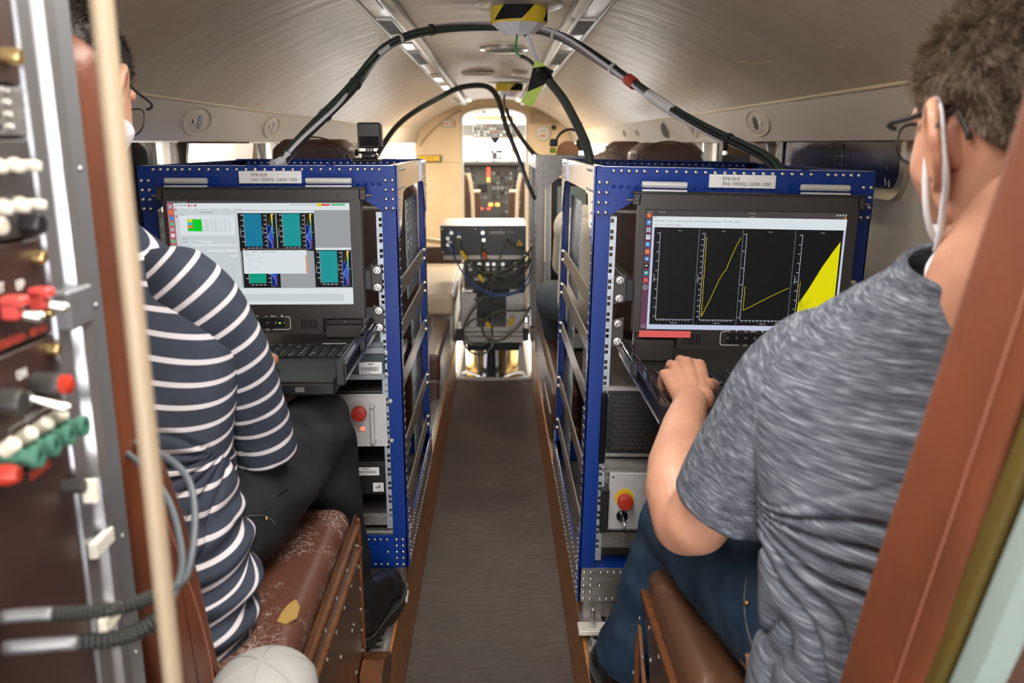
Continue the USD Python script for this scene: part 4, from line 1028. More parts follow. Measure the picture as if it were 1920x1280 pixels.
S.rect('status_panel', 'scr_white', 0.037, 0.84, 1, 0.992)
S.rect('status_field', 'scr_panel', 0.05, 0.895, 0.945, 0.965, 1)

XF = rotm(1.1, (0, 1, 0), (0.198, 1.711, 1.027))
yfR = 1.656
cR, dR = console(0.280, 0.715, yfR, 1.255, 'right rack console showing four black plots with yellow traces', -1, 0.637)
S = Screen(cR, *dR, yfR + 0.002, 'scr_bar')
S.text('title_text', 'scr_ltgrey', [('Activities', 0.010, 0.003, 0.022), ('Terminal', 0.010, 0.06, 0.022), ('Recorder', 0.009, 0.51, 0.022), ('Viewer', 0.009, 0.515, 0.047)], 1)
S.rects('tray_icon', 'scr_ltgrey', [(0.945 + 0.014 * k, 0.012, 0.953 + 0.014 * k, 0.026) for k in range(4)], 1)
S.rect('close_icon', 'scr_orange', 0.985, 0.033, 0.994, 0.048, 1)
S.rect('dock', 'scr_purple', 0, 0.028, 0.033, 1)
ic = ['scr_orange', 'scr_sky', 'scr_ltgrey', 'scr_white', 'scr_sky', 'scr_orange', 'scr_sky', 'scr_black', 'scr_teal', 'scr_red', 'scr_black']
for k, c_ in enumerate(ic):
    v = 0.045 + 0.0598 * k
    if k in (0, 6, 10):
        S.disc('icon', c_ if k < 10 else 'scr_white', 0.016, v, 0.0115, 1)
        S.disc('icon', 'scr_rose' if k == 0 else 'scr_white' if k == 6 else 'scr_black', 0.016 + (0.004 if k == 0 else 0), v, 0.0045 if k < 10 else 0.009, 2)
        if k == 10:
            S.text('icon', 'scr_white', [('A', 0.016, 0.0115, v + 0.008)], 3)
    else:
        S.rect('icon', c_, 0.006, v - 0.019, 0.027, v + 0.019, 1)
        S.rect('icon', 'scr_white' if k in (1, 4, 7, 8) else 'scr_grey', 0.011, v - 0.009, 0.021, v + 0.004, 2)
S.rects('app_grid', 'scr_ltgrey', [(0.008 + 0.007 * i, 0.962 + 0.011 * j, 0.0115 + 0.007 * i, 0.968 + 0.011 * j) for i in range(3) for j in range(3)], 1)
S.rect('window', 'scr_lav', 0.034, 0.052, 1, 1)
S.rect('tab_strip', 'scr_white', 0.034, 0.052, 1, 0.14, 1)
S.text('menu_text', 'scr_text', [('File', 0.010, 0.038, 0.064), ('control panel', 0.010, 0.042, 0.093), ('scheduler', 0.010, 0.105, 0.093), ('Receiver CO2 0236', 0.010, 0.155, 0.093), ('Receiver CO2 0244', 0.010, 0.24, 0.093), ('Time Series', 0.010, 0.325, 0.093), ('PCIe-6374', 0.010, 0.385, 0.093), ('Detector', 0.010, 0.44, 0.093), ('All', 0.010, 0.048, 0.126), ('NO', 0.010, 0.07, 0.126), ('Command', 0.010, 0.095, 0.126), ('History', 0.010, 0.145, 0.126)], 2)
S.rect('plot_area', 'scr_black', 0.046, 0.142, 0.988, 0.958, 2)
for ud in (0.267, 0.486, 0.748):
    S.rect('divider', 'scr_divide', ud, 0.15, ud + 0.004, 0.955, 3)
for j, (ua, ub, ty) in enumerate(((0.076, 0.268, 'CH-0'), (0.298, 0.482, 'CH-1'), (0.507, 0.74, 'CH-2'), (0.786, 0.985, 'CH-3'))):
    S.rects('axis', 'scr_line', [(ua - 0.0012, 0.18, ua + 0.0012, 0.912), (ua, 0.911, ub - 0.003, 0.914)], 3)
    nt = (10, 16, 6, 10)[j]
    S.rects('tick_label', 'scr_line', [(ua - 0.014, 0.185 + k * 0.70 / (nt - 1), ua - 0.005, 0.191 + k * 0.70 / (nt - 1)) for k in range(nt)] + [(ua + 0.008 + k * (ub - ua - 0.02) / 11, 0.918, ua + 0.014 + k * (ub - ua - 0.02) / 11, 0.925) for k in range(11)], 3)
    S.text('axis_title', 'scr_white', [(ty, 0.0085, (ua + ub) / 2 - 0.008, 0.17), ('Time / ms', 0.0085, (ua + ub) / 2 - 0.018, 0.946)], 3)
    S.text('axis_title', 'scr_white', [('Voltage / V', 0.0095, ua - 0.017, 0.595)], 3, vertical=True)
S.line('trace', 'scr_yellow', [(0.3075, 0.215), (0.3085, 0.885)], 0.002, 4)
S.line('trace', 'scr_yellow', [(0.3085, 0.885), (0.345, 0.745), (0.385, 0.57), (0.408, 0.50), (0.416, 0.49), (0.43, 0.415), (0.455, 0.30), (0.478, 0.215)], 0.002, 4)
S.line('trace', 'scr_yellow', [(0.519, 0.625), (0.519, 0.825), (0.565, 0.785), (0.64, 0.715), (0.74, 0.63)], 0.002, 4)
S.line('trace', 'scr_yellow', [(0.796, 0.57), (0.797, 0.86)], 0.0014, 4)
S.poly('trace_fill', 'scr_yellow', [(0.797, 0.885), (0.794, 0.80), (0.799, 0.755), (0.84, 0.64), (0.90, 0.445), (0.945, 0.32), (0.978, 0.235), (0.979, 0.85), (0.90, 0.868), (0.83, 0.885)], 4)
rg = random.Random(3)
S.rects('trace_gap', 'scr_black', [(u, 0.66 + 0.1 * rg.random() + 0.6 * max(0, 0.83 - u), u + 0.0006, 0.80 + 0.08 * rg.random()) for u in [0.803, 0.806, 0.81, 0.812, 0.816, 0.821, 0.829, 0.835, 0.845, 0.857]], 5)
part(cR, 'red_tape', bx(dR[0] - 0.001, dR[0] + 0.104, yfR - 0.0007, yfR, 0.690, 0.7035), 'tape_glow_red', label='strip of red tape under the screen, given a glow of its own')  # emitting material: the tape glows although it is no lamp
XF = None

# ================================================================== boxes mounted in the racks
def rack_ears(t, xl, xr, y, z0, z1):
    for x in (xl, xr):
        for z in (z0 + 0.012, z1 - 0.012):
            part(t, 'screw', [lathe((x, y, z), (0, -1, 0), [(0.0055, 0), (0.0055, 0.0012)], 10), dome((x, y - 0.001, z), (0, -1, 0), 0.0042, 0.003)], 'zinc_bolt', smooth=25)


def barcode(t, x0, x1, y, z0, z1, seed):
    l = part(t, 'sticker', bx(x0, x1, y - 0.0008, y, z0, z1), 'label_white')
    r = random.Random(seed); ms = []; x = x0 + 0.004
    h = z1 - z0
    while x < x1 - 0.007:
        w = r.choice((0.0005, 0.0008, 0.0012)); ms.append(bx(x, x + w, y - 0.0010, y - 0.0006, z0 + h * 0.24, z0 + h * 0.60)); x += w + r.choice((0.0006, 0.001))
    for k, (a, b) in enumerate(((0.36, 0.66), (0.40, 0.6))):
        ms.append(bx(x0 + (x1 - x0) * a, x0 + (x1 - x0) * b, y - 0.0010, y - 0.0006, z1 - h * (0.16 + 0.10 * k), z1 - h * (0.11 + 0.10 * k)))
    ms.append(bx(x0 + 0.004, x0 + (x1 - x0) * 0.5, y - 0.0010, y - 0.0006, z0 + h * 0.10, z0 + h * 0.14))
    part(l, 'barcode', ms, 'print_black')
    return l


yL = 1.858
d = thing('rack_computer', 'slate grey rack computer with a white barcode sticker in the left rack, under the monitor', 'computer', (-0.5, yL, 0.55))
part(d, 'case', bx(-0.735, -0.262, yL, yL + 0.42, 0.552, 0.632, 0.002), 'device_grey')
part(d, 'front_panel', bx(-0.735, -0.258, yL - 0.006, yL, 0.560, 0.605, 0.001), 'device_slate')
part(d, 'trim_bar', bx(-0.735, -0.258, yL - 0.010, yL, 0.606, 0.620, 0.002), 'device_grey_light')
part(d, 'trim_bar', bx(-0.735, -0.258, yL - 0.010, yL, 0.545, 0.559, 0.002), 'device_grey_light')
part(d, 'plug', cyl((-0.352, yL - 0.006, 0.592), (-0.352, yL - 0.025, 0.592), 0.005, 10), 'black_metal')
part(d, 'lettering', [text('Thunder', 0.004, (-0.338, yL - 0.006, 0.592)), text('USB', 0.0038, (-0.334, yL - 0.006, 0.574))], 'print_grey')
barcode(d, -0.316, -0.264, yL - 0.011, 0.560, 0.588, 1)
rack_ears(d, -0.256, -0.745, yL - 0.004, 0.545, 0.62)
d = thing('rack_shelf', 'dark bare metal shelf in the left rack under the slate computer', 'shelf', (-0.5, yL, 0.51))
part(d, 'sheet', bx(-0.74, -0.255, yL + 0.004, yL + 0.45, 0.511, 0.515), 'tray_dark'); part(d, 'side_lip', bx(-0.262, -0.255, yL + 0.004, yL + 0.45, 0.515, 0.535), 'bare_aluminium')


def estop(t, x, y, z, r):
    part(t, 'stop_button', [lathe((x, y, z), (0, -1, 0), [(r * 0.72, 0), (r * 0.72, 0.010), (r * 0.95, 0.012), (r, 0.015), (r, 0.022), (r * 0.93, 0.026), (r * 0.75, 0.0275)], 28)], 'estop_red', label='red mushroom stop button')


d = thing('stop_button_panel', 'silver panel with red stop button, lit lamp and bar handle in the left rack', 'control panel', (-0.5, yL, 0.38))
part(d, 'front_panel', bx(-0.74, -0.258, yL - 0.004, yL, 0.382, 0.510, 0.001), 'silver_panel')
part(d, 'case', bx(-0.72, -0.262, yL, yL + 0.35, 0.386, 0.506), 'tray_dark')
estop(d, -0.319, yL - 0.004, 0.4685, 0.0175)
part(d, 'lamp', dome((-0.315, yL - 0.004, 0.426), (0, -1, 0), 0.0052, 0.004, 12), 'led_red', label='lit red lamp')
hd = part(d, 'handle', [bx(-0.293, -0.284, yL - 0.030, yL - 0.022, 0.393, 0.488, 0.002), bx(-0.293, -0.284, yL - 0.024, yL - 0.003, 0.393, 0.402, 0.001), bx(-0.293, -0.284, yL - 0.024, yL - 0.003, 0.479, 0.488, 0.001)], 'silver_panel')
for z in (0.3975, 0.4835):
    part(hd, 'screw', dome((-0.2885, yL - 0.030, z), (0, -1, 0), 0.0032, 0.0015), 'zinc_bolt', smooth=True)
part(d, 'lettering', [text('Laser Emergency', 0.0022, (-0.332, yL - 0.004, 0.447)), text('STOP', 0.0022, (-0.3235, yL - 0.004, 0.443)), text('Laser Emission', 0.0022, (-0.329, yL - 0.004, 0.418))], 'print_red')
rack_ears(d, -0.249, -0.75, yL - 0.004, 0.385, 0.505)
d = thing('black_rack_box', 'black box with two white stickers at the bottom of the left rack', 'electronics box', (-0.5, yL, 0.26))
part(d, 'case', bx(-0.735, -0.264, yL + 0.004, yL + 0.4, 0.258, 0.340, 0.002), 'black_metal'); part(d, 'front_panel', bx(-0.735, -0.268, yL, yL + 0.004, 0.262, 0.336, 0.001), 'black_metal')
barcode(d, -0.345, -0.281, yL, 0.309, 0.329, 5)
em = part(d, 'sticker', bx(-0.297, -0.272, yL - 0.0008, yL, 0.268, 0.290), 'label_white')
ey = yL - 0.0012
part(em, 'emblem', [cyl((-0.2935, ey, 0.2785), (-0.2765, ey, 0.2815), 0.0005, 5), cyl((-0.290, ey, 0.2760), (-0.2775, ey, 0.2785), 0.0005, 5), cyl((-0.2895, ey, 0.2755), (-0.2820, ey, 0.2870), 0.0005, 5), cyl((-0.2865, ey, 0.2760), (-0.2790, ey, 0.2850), 0.0005, 5), cyl((-0.2825, ey, 0.2870), (-0.2795, ey, 0.2755), 0.0005, 5), text('DLR', 0.0032, (-0.284, yL - 0.0007, 0.2700))], 'print_black')
d = thing('lower_shelf', 'bent bare metal shelf at the foot of the left rack', 'shelf', (-0.5, yL, 0.2))
part(d, 'sheet', bx(-0.735, -0.256, yL + 0.01, yL + 0.5, 0.205, 0.209), 'tray_dark'); part(d, 'front_lip', bx(-0.735, -0.256, yL + 0.008, yL + 0.012, 0.178, 0.209), 'bare_aluminium'); part(d, 'base_tray', bx(-0.735, -0.253, yL - 0.002, yL + 0.3, 0.158, 0.166, 0.001), 'bare_aluminium')

XF = rotm(1.1, (0, 1, 0), (0.198, 1.711, 1.027))
yR = 1.716
d = thing('perforated_box', 'black rack box with a honeycomb perforated front in the right rack', 'electronics box', (0.48, yR, 0.41))
part(d, 'case', bx(0.236, 0.73, yR + 0.004, yR + 0.45, 0.425, 0.565, 0.002), 'tray_dark')
part(d, 'top_edge', bx(0.236, 0.73, yR - 0.002, yR + 0.01, 0.557, 0.567, 0.001), 'bare_aluminium'); part(d, 'bottom_edge', bx(0.236, 0.73, yR - 0.002, yR + 0.01, 0.408, 0.417, 0.001), 'bare_aluminium')
part(d, 'front_panel', bx(0.244, 0.725, yR - 0.002, yR + 0.004, 0.417, 0.557), 'black_metal')
part(d, 'side_handle', bx(0.229, 0.243, yR - 0.014, yR, 0.395, 0.555, 0.003), 'black_gloss')
holes = []
for i in range(34):
    for j in range(13):
        holes.append(lathe((0.262 + i * 0.0092 + (j % 2) * 0.0046, yR - 0.002, 0.430 + j * 0.0095), (0, -1, 0), [(0.0040, 0), (0.0040, 0.0012), (0.0030, 0.0012), (0.0030, 0.0002)], 6))
part(d, 'honeycomb', holes, 'dark_plastic', smooth=False, kind='stuff')
rack_ears(d, 0.240, 0.735, yR - 0.004, 0.41, 0.56)
d = thing('key_switch_panel', 'silver panel with red stop button and key in its switch, right rack', 'control panel', (0.48, yR, 0.23))
part(d, 'case', bx(0.236, 0.73, yR + 0.02, yR + 0.4, 0.245, 0.396, 0.002), 'bare_aluminium')
part(d, 'top_edge', bx(0.240, 0.73, yR + 0.0, yR + 0.022, 0.372, 0.376), 'bare_aluminium')
part(d, 'front_panel', bx(0.256, 0.71, yR - 0.006, yR, 0.236, 0.372, 0.001), 'silver_panel')
part(d, 'side_block', bx(0.238, 0.2555, yR - 0.02, yR + 0.02, 0.236, 0.338, 0.002), 'black_metal')
part(d, 'perforated_edge', [bx(0.259 + 0.005 * k, 0.2625 + 0.005 * k, yR - 0.0065, yR - 0.0055, 0.238, 0.2405) for k in range(88)], 'black_metal', kind='stuff')
part(d, 'ring', lathe((0.2905, yR - 0.006, 0.3145), (0, -1, 0), [(0.0215, 0), (0.0215, 0.0008)], 32), 'yellow', label='yellow ring behind the button')
estop(d, 0.2905, yR - 0.0065, 0.3125, 0.0175)
part(d, 'lettering', [text('Laser Emergency', 0.0026, (0.273, yR - 0.006, 0.3465)), text('STOP', 0.0026, (0.287, yR - 0.006, 0.3385)), text('Reset', 0.0026, (0.312, yR - 0.006, 0.332)), text('Enable', 0.0026, (0.308, yR - 0.006, 0.293))], 'print_grey')
ks = part(d, 'key_switch', lathe((0.287, yR - 0.006, 0.2725), (0, -1, 0), [(0.0125, 0), (0.0125, 0.006), (0.0095, 0.008), (0.006, 0.010)], 20), 'black_gloss')
part(ks, 'key', [bx(0.2855, 0.2885, yR - 0.040, yR - 0.014, 0.267, 0.278, 0.001), lathe((0.288, yR - 0.040, 0.265), (1, 0, 0.2), [(0.008, -0.001), (0.008, 0.001)], 14)], 'zinc_bolt')
th_ = np.linspace(0, 2 * math.pi, 20)
part(ks, 'key_ring', sweep([(0.288 + 0.009 * math.sin(a), yR - 0.040, 0.250 + 0.010 * math.cos(a)) for a in th_], 0.0008, 5), 'zinc_bolt')
part(ks, 'spare_key', [extr([(0.2850, 0.246), (0.2900, 0.245), (0.2885, 0.214), (0.2855, 0.212)], 'y', yR - 0.042, yR - 0.040), extr([(0.2885, 0.244), (0.2925, 0.243), (0.290, 0.219)], 'y', yR - 0.044, yR - 0.042)], 'zinc_bolt')
part(d, 'screw', dome((0.264, yR - 0.006, 0.3625), (0, -1, 0), 0.0025, 0.001), 'black_metal', smooth=True)
rack_ears(d, 0.243, 0.735, yR + 0.0, 0.31, 0.395)
d = thing('foot_shelf', 'dull aluminium shelf at the foot of the right rack', 'shelf', (0.48, yR, 0.2))
part(d, 'front_lip', bx(0.24, 0.73, yR + 0.004, yR + 0.008, 0.190, 0.228), 'bare_aluminium'); part(d, 'sheet', bx(0.24, 0.73, yR + 0.008, yR + 0.4, 0.224, 0.228), 'tray_dark')
XF = None

# small camera on its mount on the left rack
g = thing('action_camera', 'small black action camera on a clamp mount on top of the left rack', 'camera', (-0.309, 2.10, 1.03))
part(g, 'body', rbx(-0.338, -0.280, 2.085, 2.125, 1.060, 1.121, 0.006, 20), 'dark_plastic', smooth=40)
part(g, 'screen', bx(-0.333, -0.285, 2.0835, 2.0855, 1.066, 1.088, 0.0005), 'black_gloss')
part(g, 'rear_panel', bx(-0.334, -0.284, 2.0842, 2.086, 1.089, 1.117, 0.0005), 'black_metal')
part(g, 'hinge_finger', [bx(-0.320 + 0.007 * k, -0.316 + 0.007 * k, 2.097, 2.112, 1.046, 1.062, 0.001) for k in range(3)], 'black_metal')
part(g, 'thumb_screw', [cyl((-0.345, 2.105, 1.050), (-0.295, 2.105, 1.050), 0.003, 8), lathe((-0.347, 2.105, 1.050), (1, 0, 0), [(0.008, 0), (0.008, 0.008)], 8)], 'black_metal')
part(g, 'clamp_base', [bx(-0.330, -0.292, 2.085, 2.125, 1.036, 1.048, 0.003), bx(-0.350, -0.285, 2.06, 2.14, 1.0275, 1.037, 0.003)], 'black_metal')
part(g, 'clamp_knob', dome((-0.300, 2.085, 1.042), (0, -1, 0), 0.006, 0.006, 10), 'zinc_bolt', smooth=True)

# ================================================================== cables, beacons and tags under the ceiling
def bundle(name, label, pts, spec, k=60, R=0.010, turns=1.2):
    """several cables running together: spec = (part name, material, radius, phase)"""
    t = thing(name, label, 'cable bundle', pts[0])
    p = spline(pts, k)
    d = np.gradient(p, axis=0); d /= np.linalg.norm(d, axis=1, keepdims=True)
    for nm, m_, r, ph in spec:
        u, w, _ = frame_of(d[0]); q = []
        for i in range(k):
            u = u - d[i] * (u @ d[i]); u /= np.linalg.norm(u); w = np.cross(d[i], u)
            a = ph + turns * 2 * math.pi * i / k
            q.append(p[i] + (R * math.cos(a)) * u + (R * math.sin(a)) * w)
        part(t, nm, sweep(np.array(q), r, 9), m_, smooth=True)
    return t, p


arcp = [(-0.481, 1.93, 1.032), (-0.417, 2.05, 1.125), (-0.356, 2.15, 1.204), (-0.322, 2.3, 1.284), (-0.257, 2.48, 1.362), (-0.143, 2.60, 1.402), (-0.01, 2.66, 1.414), (0.15, 2.64, 1.396), (0.261, 2.53, 1.328), (0.364, 2.4, 1.241), (0.441, 2.25, 1.164), (0.531, 2.15, 1.102), (0.615, 2.06, 1.056), (0.655, 2.0, 1.02), (0.67, 1.97, 0.97)]
b1, p1 = bundle('cable_bundle', 'bundle of green, black and white cables arching between the two blue racks', arcp,
                [('cable', 'cable_green', 0.0062, 0.0), ('cable', 'cable_green', 0.0058, 1.5), ('cable', 'cable_black', 0.0055, 3.0), ('cable', 'cable_white', 0.0048, 4.4), ('cable', 'cable_pink', 0.0030, 5.4)], R=0.0085)
part(b1, 'end_sleeve', tube([(-0.497, 1.905, 1.026), (-0.487, 1.92, 1.030), (-0.474, 1.945, 1.046)], 0.0105, 10, 6), 'cable_white')
part(b1, 'label_sleeve', tube([p1[i] for i in (14, 15, 16)], 0.0135, 12, 6), 'label_white', label='white label wrapped round the cables')
for i in (5, 9, 18, 22, 33, 40, 53):
    part(b1, 'cable_tie', tube([p1[i], p1[i] + (p1[i + 1] - p1[i]) * 0.22], 0.0162, 12, 4), 'cable_black' if i in (5, 9, 22, 53) else 'clamp_white')
def on(i0, i1, r, n=10, k=8):
    return tube(np.array([p1[i] for i in range(i0, i1 + 1)]), r, n, k)
part(b1, 'red_tag', on(42, 43, 0.0165), 'print_red', label='red tag round the cables')
ls = part(b1, 'label_strip', on(45, 48, 0.0145), 'label_white', label='long white printed label strip')
part(ls, 'lettering', [text('X 341 EPA', 0.006, p1[45] + np.array([0.006, -0.0145, -0.004]), xd=(p1[46] - p1[45]) / np.linalg.norm(p1[46] - p1[45]), yd=(0.45, 0, 0.89)), text('1600', 0.006, p1[47] + np.array([0.002, -0.0145, -0.004]), xd=(p1[48] - p1[47]) / np.linalg.norm(p1[48] - p1[47]), yd=(0.45, 0, 0.89))], 'print_black')
part(b1, 'branch_cable', tube([p1[8] + [0, -0.01, 0], (-0.375, 2.08, 1.165), (-0.425, 2.0, 1.105), (-0.468, 1.94, 1.052)], 0.0042, 8, 20), 'cable_white', label='white cable drooping clear of the bundle')

def beacon(label, x, y, ztop, s, first):
    t = thing('warning_beacon', label, 'beacon', (x, y, ztop))
    z1, z2 = ztop - 0.046 * s, ztop - 0.072 * s
    R = 0.078 * s
    part(t, 'base_plate', lathe((x, y, ztop + 0.006), (0, 0, -1), [(0.125 * s, 0), (0.125 * s, 0.004), (0.11 * s, 0.009), (R, 0.010)], 40), 'rail_metal')
    part(t, 'drum', lathe((x, y, ztop), (0, 0, -1), [(R, 0), (R, 0.040 * s), (R - 0.003, 0.046 * s)], 40), 'beacon_yellow')
    part(t, 'cone', lathe((x, y, z1 + 0.006), (0, 0, -1), [(R - 0.002, 0), (R - 0.004, 0.006), (0.044 * s, 0.030 * s), (0.040 * s, 0.033 * s)], 8), 'white_plastic', smooth=False, label='white faceted cone under the drum')
    for a0 in ((-2.35, -1.28), (-0.35, 0.55), (1.2, 2.2)) if first else ((-1.35, -0.3), (0.4, 1.4)):
        A = np.linspace(a0[0], a0[1], 12); Zs = np.linspace(0, 1, 7)
        v = np.array([[[(x + rr * math.cos(a + 0.28 - 0.5 * q), y + rr * math.sin(a + 0.28 - 0.5 * q), ztop - 0.001 - q * 0.0395 * s) for rr in (R - 0.002, R + 0.0012)] for q in Zs] for a in A])
        nA, nZ = len(A), len(Zs); I = lambda i, j, k: (i * nZ + j) * 2 + k
        f = []
        for i in range(nA - 1):
            for j in range(nZ - 1):
                f += [(I(i, j, 1), I(i + 1, j + 1, 1), I(i + 1, j, 1)), (I(i, j, 1), I(i, j + 1, 1), I(i + 1, j + 1, 1))]
        for i in range(nA - 1):
            for j in (0, nZ - 1):
                f += [(I(i, j, 0), I(i + 1, j, 1), I(i, j, 1)), (I(i, j, 0), I(i + 1, j, 0), I(i + 1, j, 1))]
        for j in range(nZ - 1):
            for i in (0, nA - 1):
                f += [(I(i, j, 0), I(i, j + 1, 1), I(i, j, 1)), (I(i, j, 0), I(i, j + 1, 0), I(i, j + 1, 1))]
        v = v.reshape(-1, 3)
        part(t, 'black_stripe', tm(v, f), 'tape_black')
    return t
bc = beacon('large yellow and black striped warning beacon with a white cone, nearest on the ceiling', 0.061, 2.45, 1.437, 1.0, True)
part(bc, 'earth_wire', tube([(0.057, 2.45, 1.372), (0.054, 2.445, 1.345), (0.055, 2.43, 1.315), (0.066, 2.42, 1.305)], 0.003, 8, 20), 'wire_green', label='thin green wire')
part(bc, 'lead', tube([(0.066, 2.42, 1.305), (0.08, 2.415, 1.299), (0.105, 2.40, 1.277), (0.118, 2.39, 1.262)], 0.0052, 8, 16), 'cable_black')
part(bc, 'lead', tube([(0.078, 2.45, 1.372), (0.090, 2.44, 1.35), (0.104, 2.42, 1.312), (0.116, 2.40, 1.285)], 0.0052, 8, 16), 'cable_white', label='white lead')
part(bc, 'collar', cyl((0.077, 2.45, 1.376), (0.084, 2.447, 1.362), 0.0075, 10), 'tape_black')
beacon('small yellow and black warning beacon farther forward on the ceiling, above the cockpit opening', 0.075, 5.25, 1.424, 1.05, False)

tg = thing('warning_tag', 'flat lime green and black warning tag hanging from the thick black hose', 'tag', (0.1, 2.4, 1.24))
def tagpoly(pts, y0=2.392):
    return extr(pts, 'y', y0, y0 + 0.003)
Lq = [(0.104, 1.292), (0.086, 1.241), (0.0625, 1.187)]; Rq = [(0.132, 1.283), (0.150, 1.262), (0.140, 1.243), (0.092, 1.170)]
part(tg, 'lime_end', tagpoly([(0.104, 1.292), (0.127, 1.284), (0.132, 1.277), (0.098, 1.272)]), 'lime')
part(tg, 'black_band', tagpoly([(0.098, 1.272), (0.132, 1.277), (0.156, 1.264), (0.140, 1.240), (0.127, 1.227), (0.0825, 1.209), (0.090, 1.236)]), 'tape_black')
part(tg, 'lime_end', tagpoly([(0.0825, 1.209), (0.127, 1.227), (0.104, 1.180), (0.0935, 1.168), (0.0655, 1.183)]), 'lime')
hs = thing('cable_hose', 'thick black braided hose curving from the tag down onto the right blue rack', 'hose', (0.232, 2.15, 1.02))
part(hs, 'hose', tube([(0.126, 2.395, 1.258), (0.150, 2.36, 1.225), (0.178, 2.30, 1.182), (0.204, 2.25, 1.128), (0.222, 2.20, 1.082), (0.232, 2.17, 1.045), (0.236, 2.155, 1.0), (0.238, 2.15, 0.92)], 0.0118, 14, 50), 'hose', smooth=True)
part(hs, 'cuff', cyl((0.122, 2.398, 1.263), (0.142, 2.372, 1.238), 0.0135, 12), 'tape_black')

fa = [(-0.60, 4.15, 0.98), (-0.564, 4.2, 1.05), (-0.464, 4.4, 1.196), (-0.286, 4.6, 1.318), (-0.165, 4.75, 1.375), (-0.07, 4.8, 1.381), (-0.005, 4.7, 1.328), (0.050, 4.5, 1.151), (0.104, 4.4, 1.017), (0.145, 4.3, 0.90), (0.19, 4.3, 0.80)]
bundle('cable_bundle', 'black cable pair arching under the far ceiling and hanging before the cockpit', fa, [('cable', 'cable_black', 0.009, 0), ('cable', 'cable_green', 0.008, 3.1)], R=0.007, turns=0.4)
l2 = thing('beacon_lead', 'thin black lead hanging from the farther beacon to the grey rack', 'cable', (0.04, 5.2, 1.36))
part(l2, 'lead', tube([(0.045, 5.22, 1.40), (0.043, 5.2, 1.33), (0.057, 5.1, 1.262)], 0.006, 8, 14), 'cable_grey')
part(l2, 'cable', tube([(0.055, 5.1, 1.268), (0.09, 4.95, 1.18), (0.128, 4.8, 1.113), (0.175, 4.66, 1.045), (0.215, 4.6, 1.0)], 0.0125, 8, 24), 'cable_black')
l3 = single('ceiling_wire', tube([(0.03, 5.24, 1.40), (0.022, 5.2, 1.33), (0.022, 5.1, 1.29)], 0.003, 6, 14), 'cable_grey', 'hair-thin wire hanging from the farther beacon', 'cable', smooth=True)

# ================================================================== forward part of the cabin
sb = thing('leather_seat', 'low brown leather seat with rounded top, left of the aisle beyond the blue rack', 'seat', (-0.4, 3.9, 0))
part(sb, 'arm_pad', rbx(-0.325, -0.243, 3.42, 4.22, 0.085, 0.205, 0.022), 'leather_brown', smooth=50)
part(sb, 'pedestal', bx(-0.33, -0.248, 3.40, 4.2, 0.0, 0.10, 0.01), 'leather_dark')
sb2 = thing('leather_seat', 'second low brown leather seat, squeezed against the rear leg of the left blue rack', 'seat', (-0.5, 3.6, 0))
part(sb2, 'arm_pad', rbx(-0.46, -0.345, 3.3, 4.1, 0.06, 0.185, 0.022), 'leather_brown', smooth=50); part(sb2, 'pedestal', bx(-0.45, -0.35, 3.32, 4.08, 0, 0.08), 'leather_dark')
sb = thing('leather_seat', 'low brown leather seat beside the aisle under the slate trousers of the seated person', 'seat', (0.24, 3.4, 0))
part(sb, 'arm_pad', rbx(0.192, 0.282, 2.78, 4.12, 0.10, 0.235, 0.024), 'leather_brown', smooth=50)
part(sb, 'pedestal', bx(0.197, 0.285, 2.75, 4.1, 0.0, 0.11, 0.01), 'leather_dark')
part(sb, 'side_pocket', rbx(0.186, 0.20, 2.9, 3.3, 0.02, 0.12, 0.006), 'leather_brown', smooth=50)


def cabin_seat(label, x0, x1, y, ztop, hx0, hx1, cover='leather_dark'):
    t = thing('cabin_seat', label, 'seat', ((x0 + x1) / 2, y, 0))
    part(t, 'backrest', pillow([(x0, 0.40), (x0, ztop - 0.16), (x0 + 0.05, ztop - 0.09), (x1 - 0.05, ztop - 0.09), (x1, ztop - 0.16), (x1, 0.40)], 'y', y - 0.06, y + 0.05, 0.03, smooth_r=0.03), cover, smooth=60)
    hb = part(t, 'headrest', pillow([(hx0, ztop - 0.22), (hx0 + 0.012, ztop - 0.03), (hx0 + 0.05, ztop), (hx1 - 0.05, ztop), (hx1 - 0.012, ztop - 0.03), (hx1, ztop - 0.22)], 'y', y - 0.075, y + 0.06, 0.035, smooth_r=0.02), cover, smooth=60)
    part(hb, 'piping', tube([(hx0 + 0.02, y - 0.066, ztop - 0.15), (hx0 + 0.028, y - 0.07, ztop - 0.05), (hx0 + 0.06, y - 0.066, ztop - 0.018), (hx1 - 0.06, y - 0.066, ztop - 0.018), (hx1 - 0.028, y - 0.07, ztop - 0.05), (hx1 - 0.02, y - 0.066, ztop - 0.15)], 0.003, 6, 40), cover, smooth=True)
    part(t, 'cushion', rbx(x0, x1, y + 0.04, y + 0.5, 0.30, 0.42, 0.035), cover, smooth=60)
    part(t, 'base', bx(x0 + 0.04, x1 - 0.04, y + 0.02, y + 0.46, 0.0, 0.31, 0.01), 'seat_metal_brown')
    return t
cabin_seat('dark brown leather seat seen over the left blue rack, beside the small camera', -0.78, -0.27, 2.86, 1.086, -0.745, -0.455)
cabin_seat('dark brown leather seat seen over the right blue rack', 0.40, 0.80, 2.98, 1.075, 0.447, 0.722)
cabin_seat('farther brown leather seat peeping out left of the nearer headrest, beyond the right rack', 0.46, 0.80, 3.76, 1.082, 0.458, 0.66)

